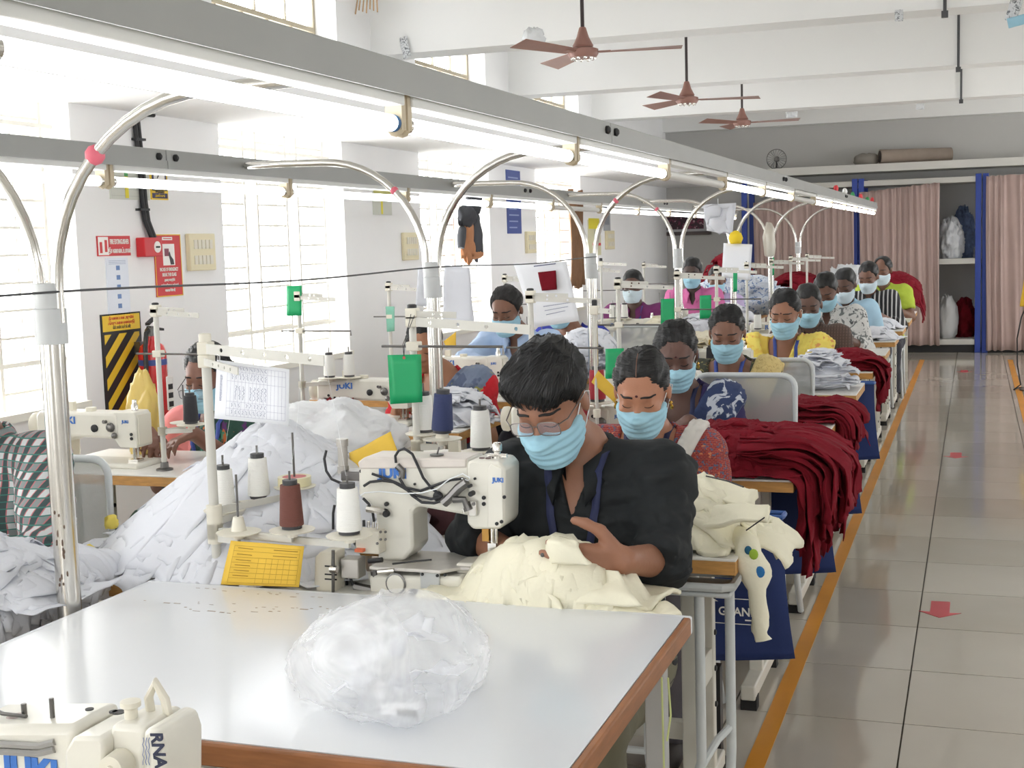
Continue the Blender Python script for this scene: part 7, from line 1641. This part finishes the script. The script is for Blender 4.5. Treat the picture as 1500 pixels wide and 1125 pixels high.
tag(lump('cloth_hat', None, None, tuple(at(1078, 357, 8.66)), (0.042, 0.035, 0.045), mat('yellow_cap_cloth', (236, 204, 40), 0.7), 71, 0.3, 16), 'yellow cloth cap on the fourth lamp pole', 'cap')
wb = sheet('white_bundle', 'white cloth hanging from the arm of the fifth lamp pole', 'cloth', [at(1032, 300, 10.84), at(1078, 297, 10.84), at(1072, 344, 10.84), at(1036, 338, 10.84)], WHC, 0.05, 0.03, 16, 7, freq=9)
tag(lump('clear_pouch', None, None, tuple(at(1127, 376, 10.85)), (0.05, 0.03, 0.16), mat('smoky_film', (206, 200, 186), 0.3, trans=0.4), 73, 0.2, 14), 'clear pouch on the fifth lamp pole', 'pouch')
for nm_, a_, b_ in (('hanging_sheet.001', (-1.95, 4.53, 1.44), (-1.842, 4.53, 1.443)), ('hanging_sheet.002', (-1.845, 4.9, 1.43), (-1.842, 4.9, 1.446)), ('hanging_sheet', (-1.845, 5.8, 1.43), (-1.842, 5.8, 1.446))):
    MB().tube([a_, b_], 0.0012, 4).obj('string', LOOPM, bpy.data.objects[nm_])
p = at(1052, 310, 10.84); MB().tube([(p[0], 10.84, p[2] - 0.05), (p[0], 10.84, 1.85)], 0.003, 5).obj('string', LOOPM, wb)
# yellow envelopes / forms
yf = card('yellow_form', 'yellow printed form hanging under the tall thread stand', 'form', [at(338, 792, 2.566), at(446, 800, 2.566), at(438, 860, 2.566), at(324, 856, 2.566)], YPAPER, 0.0015, 0.002)
def byl(u, v):
    a, b, c, d = (338, 792), (446, 800), (438, 860), (324, 856); x = (1 - u) * (1 - v) * a[0] + u * (1 - v) * b[0] + u * v * c[0] + (1 - u) * v * d[0]; y = (1 - u) * (1 - v) * a[1] + u * (1 - v) * b[1] + u * v * c[1] + (1 - u) * v * d[1]; return tuple(at(x, y, 2.5615))
m = MB(); OL = mat('olive_line', (150, 112, 40), 0.8)
for v_ in (0.1, 0.22, 0.36, 0.48, 0.6, 0.72, 0.84, 0.95): m.tube([byl(0.07, v_), byl(0.95, v_)], 0.0003, 3)
for u_ in (0.07, 0.42, 0.52, 0.6, 0.68, 0.76, 0.84, 0.95): m.tube([byl(u_, 0.36 if 0.07 < u_ < .95 else 0.1), byl(u_, 0.95)], 0.0003, 3)
for v_ in (0.15, 0.29, 0.42, 0.54, 0.66, 0.78): m.tube([byl(0.12, v_), byl(0.32, v_ + .01)], 0.0007, 3)
for v_ in (0.15, 0.29): m.tube([byl(0.6, v_), byl(0.92, v_)], 0.0007, 3)
m.obj('printed_line', OL, yf)
card('yellow_form', 'yellow envelope leaning behind the interlock machine', 'form', [at(512, 664, 3.1), at(572, 632, 3.1), at(592, 690, 3.05), at(515, 690, 3.05)], YPAPER, 0.0015, 0.003, 3)
card('yellow_form', 'yellow envelope beside the woman in the red tunic', 'form', [at(866, 560, 4.214), at(876, 543, 4.214), at(908, 576, 4.214), at(900, 590, 4.214)], YPAPER, 0.0015, 0.003, 5)
card('yellow_form', 'yellow envelope behind the face of the woman in the red and grey sari', 'form', [at(650, 500, 6.2), at(668, 486, 6.2), at(668, 506, 6.2), at(654, 510, 6.2)], YPAPER, 0.0015, 0.003, 6)
# blue hanging bags at the table ends
def blue_bag(x0, x1, y, z0, z1, label, logo=False):
    nu, nv = 26, 18; V = []; Q = []
    for sgn in (0, 1):
        for i in range(nu + 1):
            for j in range(nv + 1):
                u, v = i / nu, j / nv; flare = 0.03 * (1 - v) ** 2
                x = x0 + (x1 - x0) * u + flare * (2 * u - 1); th = 0.035 * (math.sin(PI * u) ** 0.6) * (0.35 + math.sin(PI * (0.15 + 0.7 * v)))
                yy = y + (th if sgn else -th) + 0.006 * math.sin(u * 9 + v * 4); V.append((x, yy, z0 + (z1 - z0) * v + 0.012 * math.sin(u * PI) * (1 - v) * -1))
    N_ = (nu + 1) * (nv + 1)
    for sgn in (0, 1):
        for i in range(nu):
            for j in range(nv):
                a = sgn * N_ + i * (nv + 1) + j; f_ = (a, a + nv + 1, a + nv + 2, a + 1); Q.append(f_ if not sgn else f_[::-1])
    for i in range(nu): a = i * (nv + 1); Q.append((a, a + N_, a + nv + 1 + N_, a + nv + 1))
    t = thing('hanging_bag', label, 'bag', (0, 0, 0), 0, 'blue cloth bags hung behind the table ends'); o = quads('bag_body', V, Q, BAGB, t)
    pts = [(x0 - .002, y - .03, z1), (x1 + .002, y - .03, z1), (x1 + .002, y + .03, z1), (x0 - .002, y + .03, z1), (x0 - .002, y - .03, z1)]
    MB().tube(dense(pts, 25).tolist(), 0.007, 8).obj('rim', mat('bag_rim_blue', (44, 84, 150), 0.5), t)
    if logo:
        cx, cz, yy = -0.635, 0.478, y - 0.058
        rr = []
        for (sx, sz, a0) in ((1, 1, 0), (-1, 1, PI / 2), (-1, -1, PI), (1, -1, 1.5 * PI)):
            for q in range(5): a = a0 + PI / 2 * q / 4; rr.append((cx + sx * 0.075 + 0.014 * math.cos(a), yy, cz + sz * 0.022 + 0.014 * math.sin(a)))
        rr.append(rr[0]); MB().tube(rr, 0.0013, 5).obj('logo_border', WHITEL, t)
        text('N GRAND', 0.034, WHITEL, (cx, yy, cz - 0.002), '-Y', t, bold=0.0006, sx=0.95); MB().box(cx + .035, cx + .065, yy - .0005, yy, cz - .026, cz - .022).obj('logo_small_line', WHITEL, t)
        MB().prism([(cx - 0.06, cz + 0.026), (cx - 0.05, cz + 0.032), (cx - 0.04, cz + 0.026)], yy - 0.0005, yy + 0.0005).obj('logo_mark', WHITEL, t)
    return t
blue_bag(-0.98, -0.50, 3.66, 0.335, 0.745, 'blue cloth bag with white lettering behind the cream garment corner', True)
blue_bag(-0.98, -0.49, 4.73, 0.32, 0.74, 'blue cloth bag behind the big red heap')
blue_bag(-0.98, -0.49, 5.88, 0.3, 0.75, 'blue cloth bag behind the hanging red pieces of the shawl woman')
blue_bag(-0.98, -0.49, 7.06, 0.35, 0.75, 'blue cloth bag below the white heap of small pieces')
for k_, y in enumerate((3.66, 4.73, 5.88, 7.06)): 
    tag(MB().box(-0.72, -0.68, y - 0.02, y + 0.02, 0.0, 0.3).lathe([(0.04, 0), (0.04, 0.02), (0.02, 0.03)], 14, (-0.7, y, 0)).obj('bag_stand', BLACKP), 'black post under the %s blue bag from the camera' % NUM[k_], 'stand', 'posts under the blue bags')
p = at(968, 940, 2.3); tag(MB().tube([(p[0], 2.3, 0.72), (p[0] + .003, 2.295, 0.5), (p[0] - .002, 2.3, 0.28), (p[0], 2.3, 0.1)], 0.002, 5).tube([(p[0] + .012, 2.3, 0.72), (p[0] + .016, 2.3, 0.65), (p[0] + .008, 2.3, 0.6)], 0.002, 5).obj('green_string', mat('pale_green_cord', (196, 204, 140), 0.8)), 'pale green cord hanging below the right edge of the foreground table', 'cord')

# threads running from the spools up to the guide arms of the tall stand
for k_, (i_, tx) in enumerate([(0, 0.1), (1, 0.18), (3, 0.3), (4, 0.36)]):
    p = onA(i_, 0.11); q = (SAx + tx * 0.97, SAy - tx * 0.24, 1.298)
    MB().tube([p, ((p[0] + q[0]) / 2 + .004, (p[1] + q[1]) / 2, (p[2] + q[2]) / 2 - .004), q], 0.0004, 3).obj('thread', LOOPM, sa).matrix_parent_inverse = sa.matrix_world.inverted() if False else Matrix.Translation((-SAx, -SAy, -SAz))

# ================================================================== PEOPLE
def hx(px, py, Y): return (at(px, py, Y)[0], Y)
def cloth(name, rgb, rough=0.85, var=0.08): return mat(name, rgb, rough, var=var, vscale=6, bump=0.12, bscale=50, spec=0.3)
DARKT = cloth('dark_trousers', (58, 58, 66)); OLIVE = cloth('olive_trousers_cloth', (112, 108, 90))
a1 = {1: dict(e=at(968, 822, 2.83), w=at(918, 820, 2.65), d=(-0.88, -0.42, -0.02), n=(-0.1, 0.95, 0.25), curl=0.24, size=1.1),
      -1: dict(e=at(700, 790, 2.86), w=at(752, 812, 2.70), d=(0.5, -0.6, -0.2), n=(0, -0.2, -1), curl=0.4)}
person('man in a black shirt with glasses and blue mask sewing cream garments', hx(805, 575, 2.83), 1.292, yaw=-4, pitch=30, roll=-4, sk=(150, 104, 80), hair='thick', top=cloth('black_shirt', (33, 36, 38), 0.8, 0.12), sleeve='rolled', neck='v',
       lower=OLIVE, lanyard=LANYN, v=0.006, arms=a1, glasses=(0.0, -0.104, mat('spectacle_frame', (120, 112, 108), 0.3, 0.6)), ndx=0.045, hipdx=0.06, width=1.06, lean=0.12, folds=0.009)
person('woman in a red woven tunic with pale scarf and blue mask looking down', hx(940, 570, 3.85), 1.20, yaw=4, pitch=24, sk=(176, 122, 94), hair='woman', top=pattern('red_woven_print', 'weave', [(150, 52, 54), (120, 44, 52), (196, 120, 80), (84, 92, 116)], 48), sleeve='elbow', neck='scoop', collar=False,
       lower=cloth('grey_skirt', (96, 92, 96)), skirt=True, drapes=[(0.055, 0.055, 0.45, cloth('pale_scarf', (206, 202, 196)), 0)], lanyard=LANYN, v=0.0078, bindi=True, earring=True, parting=True, width=0.92)
person('woman in a navy sari with white flowers and blue mask', hx(990, 520, 5.0), 1.21, yaw=12, pitch=22, sk=(98, 68, 58), hair='bun', top=cloth('indigo_blouse', (58, 52, 92)), sleeve='elbow', neck='scoop', collar=False,
       lower=cloth('navy_skirt', (44, 54, 88)), skirt=True, drapes=[(0.09, 0.15, 0.5, pattern('navy_white_print', 'floral', [(48, 62, 100), (190, 196, 206)], 16), 0)], lanyard=LANYN, v=0.0088, bindi=True, earring=True, width=0.95)
person('woman with a cream shawl over a green floral dress and blue mask', hx(1065, 485, 6.17), 1.21, yaw=4, pitch=20, sk=(128, 90, 72), hair='bun', top=pattern('green_floral_print', 'floral', [(62, 66, 54), (150, 140, 90), (110, 80, 60)], 40), sleeve='elbow', neck='deep', collar=False,
       lower=cloth('green_skirt', (70, 74, 62)), skirt=True, drapes=[(0.12, 0.13, 0.35, pattern('cream_lace', 'floral', [(212, 190, 128), (190, 164, 104)], 60), 0), (-0.16, 0.09, -0.3, pattern('cream_lace', 'floral', [(212, 190, 128), (190, 164, 104)], 60), 0)], lanyard=LANY, v=0.0094, earring=True, width=0.95)
person('woman in a bright yellow sari with blue lanyard and mask', hx(1150, 458, 7.22), 1.24, yaw=-6, pitch=18, sk=(150, 104, 80), hair='woman', top=cloth('yellow_blouse', (216, 186, 84)), sleeve='elbow', neck='deep', collar=False,
       lower=cloth('yellow_skirt', (222, 196, 90)), skirt=True, drapes=[(0.09, 0.2, 0.35, pattern('yellow_sari', 'floral', [(236, 214, 104), (232, 196, 90), (216, 150, 90)], 14), 0), (-0.14, 0.11, -0.3, pattern('yellow_sari', 'floral', [(236, 214, 104), (232, 196, 90), (216, 150, 90)], 14), 0)], lanyard=LANY, v=0.0092, bindi=True)
person('man in a brown check shirt half hidden behind the yellow sari', hx(1184, 448, 8.3), 1.23, yaw=6, pitch=20, sk=(96, 68, 56), top=pattern('brown_check', 'plaid', [(88, 70, 62), (60, 46, 42), (120, 96, 84), (120, 96, 84)], 18), sleeve='rolled', lower=DARKT, v=0.0105)
person('man in a white shirt with grey floral print bending over red cloth', hx(1210, 432, 9.4), 1.27, yaw=-8, pitch=32, sk=(106, 74, 60), top=pattern('white_floral_shirt', 'floral', [(214, 214, 212), (120, 124, 124), (90, 92, 94)], 22), sleeve='rolled', lower=DARKT, v=0.0105, width=1.08)
person('man in a pale blue shirt with white mask in the right row', hx(1238, 418, 10.5), 1.27, yaw=-14, pitch=24, sk=(92, 64, 52), mask='white', top=cloth('pale_blue_shirt', (172, 206, 228)), sleeve='short', lower=DARKT, v=0.012)
person('man in a black and white striped shirt with white mask', hx(1272, 406, 11.6), 1.295, yaw=-14, pitch=22, sk=(120, 84, 68), mask='white', top=pattern('black_stripe_shirt', 'stripe', [(36, 36, 40), (190, 190, 190)], 9), sleeve='rolled', lower=DARKT, v=0.012)
person('man in a lime green shirt, last worker of the right row', hx(1293, 398, 12.7), 1.32, yaw=-16, pitch=16, sk=(120, 84, 66), mask='white', hair='bald', top=cloth('lime_shirt', (176, 196, 72)), sleeve='short', lower=DARKT, v=0.012, width=1.05)
# left row
a_l1 = {1: dict(e=at(70, 812, 2.66), w=at(12, 826, 2.52), d=(-0.8, -0.5, -0.2), n=(0, -0.2, -1), curl=0.4), -1: dict(e=(-2.84, 2.72, 0.86), w=(-2.66, 2.45, 0.84), d=(0.4, -0.8, -0.1), n=(0, -0.2, -1), curl=0.4)}
person('man in a green and white plaid shirt cut by the left edge', (at(-78, 540, 2.78)[0], 2.78), 1.30, yaw=0, pitch=28, sk=(126, 84, 66), top=pattern('green_plaid', 'plaid', [(196, 200, 200), (60, 78, 78), (186, 110, 116), (60, 120, 110)], 8.5), sleeve='rolled', neck='v', lower=DARKT, v=0.009, arms=a_l1, width=1.1)
person('woman in a pink blouse and green purple sari with glasses behind the paper form', hx(303, 560, 4.45), 1.175, yaw=2, pitch=16, sk=(122, 82, 66), hair='bun', top=cloth('pink_blouse', (226, 140, 140)), sleeve='elbow', neck='scoop', collar=False,
       lower=cloth('green_sari_skirt', (54, 80, 64)), skirt=True, drapes=[(0.03, 0.21, 0.45, pattern('green_purple_print', 'floral', [(48, 82, 70), (96, 54, 110), (60, 140, 110), (200, 110, 60)], 13), 0)], lanyard=LANY, v=0.0088, glasses=(-0.03, -0.122, mat('dark_spectacle_frame', (44, 44, 52), 0.3)), width=1.06)
person('woman in a red and grey sari behind the second lamp pole', hx(621, 500, 5.65), 1.2, ndx=0.05, hipdx=0.09, yaw=12, pitch=20, sk=(160, 112, 84), hair='bun', mask=None, top=cloth('red_blouse', (190, 40, 50)), sleeve='short', neck='scoop', collar=False,
       lower=cloth('grey_sari_skirt', (120, 126, 144)), skirt=True, drapes=[(0.06, 0.17, 0.55, pattern('grey_blue_sari', 'floral', [(112, 124, 146), (86, 98, 124), (150, 150, 80)], 9), 0), (0.165, 0.055, 0.5, cloth('red_sari_border', (198, 40, 50)), 0)], v=0.0085, bindi=True)
a_l4 = {-1: dict(e=(-2.56, 6.55, 0.9), w=at(733, 552, 6.42), d=(-0.7, -0.5, -0.2), n=(0, -0.2, -1), curl=0.4)}
person('balding man with beard in a light blue shirt and mask', hx(742, 452, 6.7), 1.305, yaw=-4, pitch=24, sk=(122, 84, 66), hair='recede', hair_mat=HAIRG, top=cloth('light_blue_shirt', (176, 196, 226)), sleeve='rolled', lower=DARKT, v=0.0085, arms=a_l4, ndx=0.03, width=1.04)
person('woman in a blue dress whose face is hidden by the hanging sheet', hx(820, 450, 7.8), 1.27, yaw=0, pitch=20, sk=(140, 96, 74), hair='woman', top=cloth('royal_blue_dress', (56, 66, 160)), sleeve='elbow', neck='deep', collar=False, lower=cloth('blue_skirt', (50, 58, 130)), skirt=True, v=0.0105, ndx=0.04)
person('man in a purple shirt with white mask in the left row', hx(927, 418, 9.95), 1.31, yaw=4, pitch=8, sk=(90, 62, 52), mask='white', top=cloth('purple_shirt', (118, 52, 104)), sleeve='rolled', lower=DARKT, lanyard=LANY, v=0.011, width=1.08)
person('man in a pink shirt behind the fourth lamp pole', hx(1014, 398, 11.2), 1.375, yaw=0, pitch=14, sk=(70, 50, 44), top=cloth('pink_shirt', (204, 110, 160)), sleeve='rolled', lower=DARKT, v=0.012, lean=0.1)
person('person in a lavender shirt farthest off in the left row', hx(1050, 408, 12.4), 1.27, yaw=4, pitch=14, sk=(120, 84, 68), top=cloth('lavender_shirt', (186, 170, 206)), sleeve='rolled', lower=DARKT, v=0.013, width=0.9)
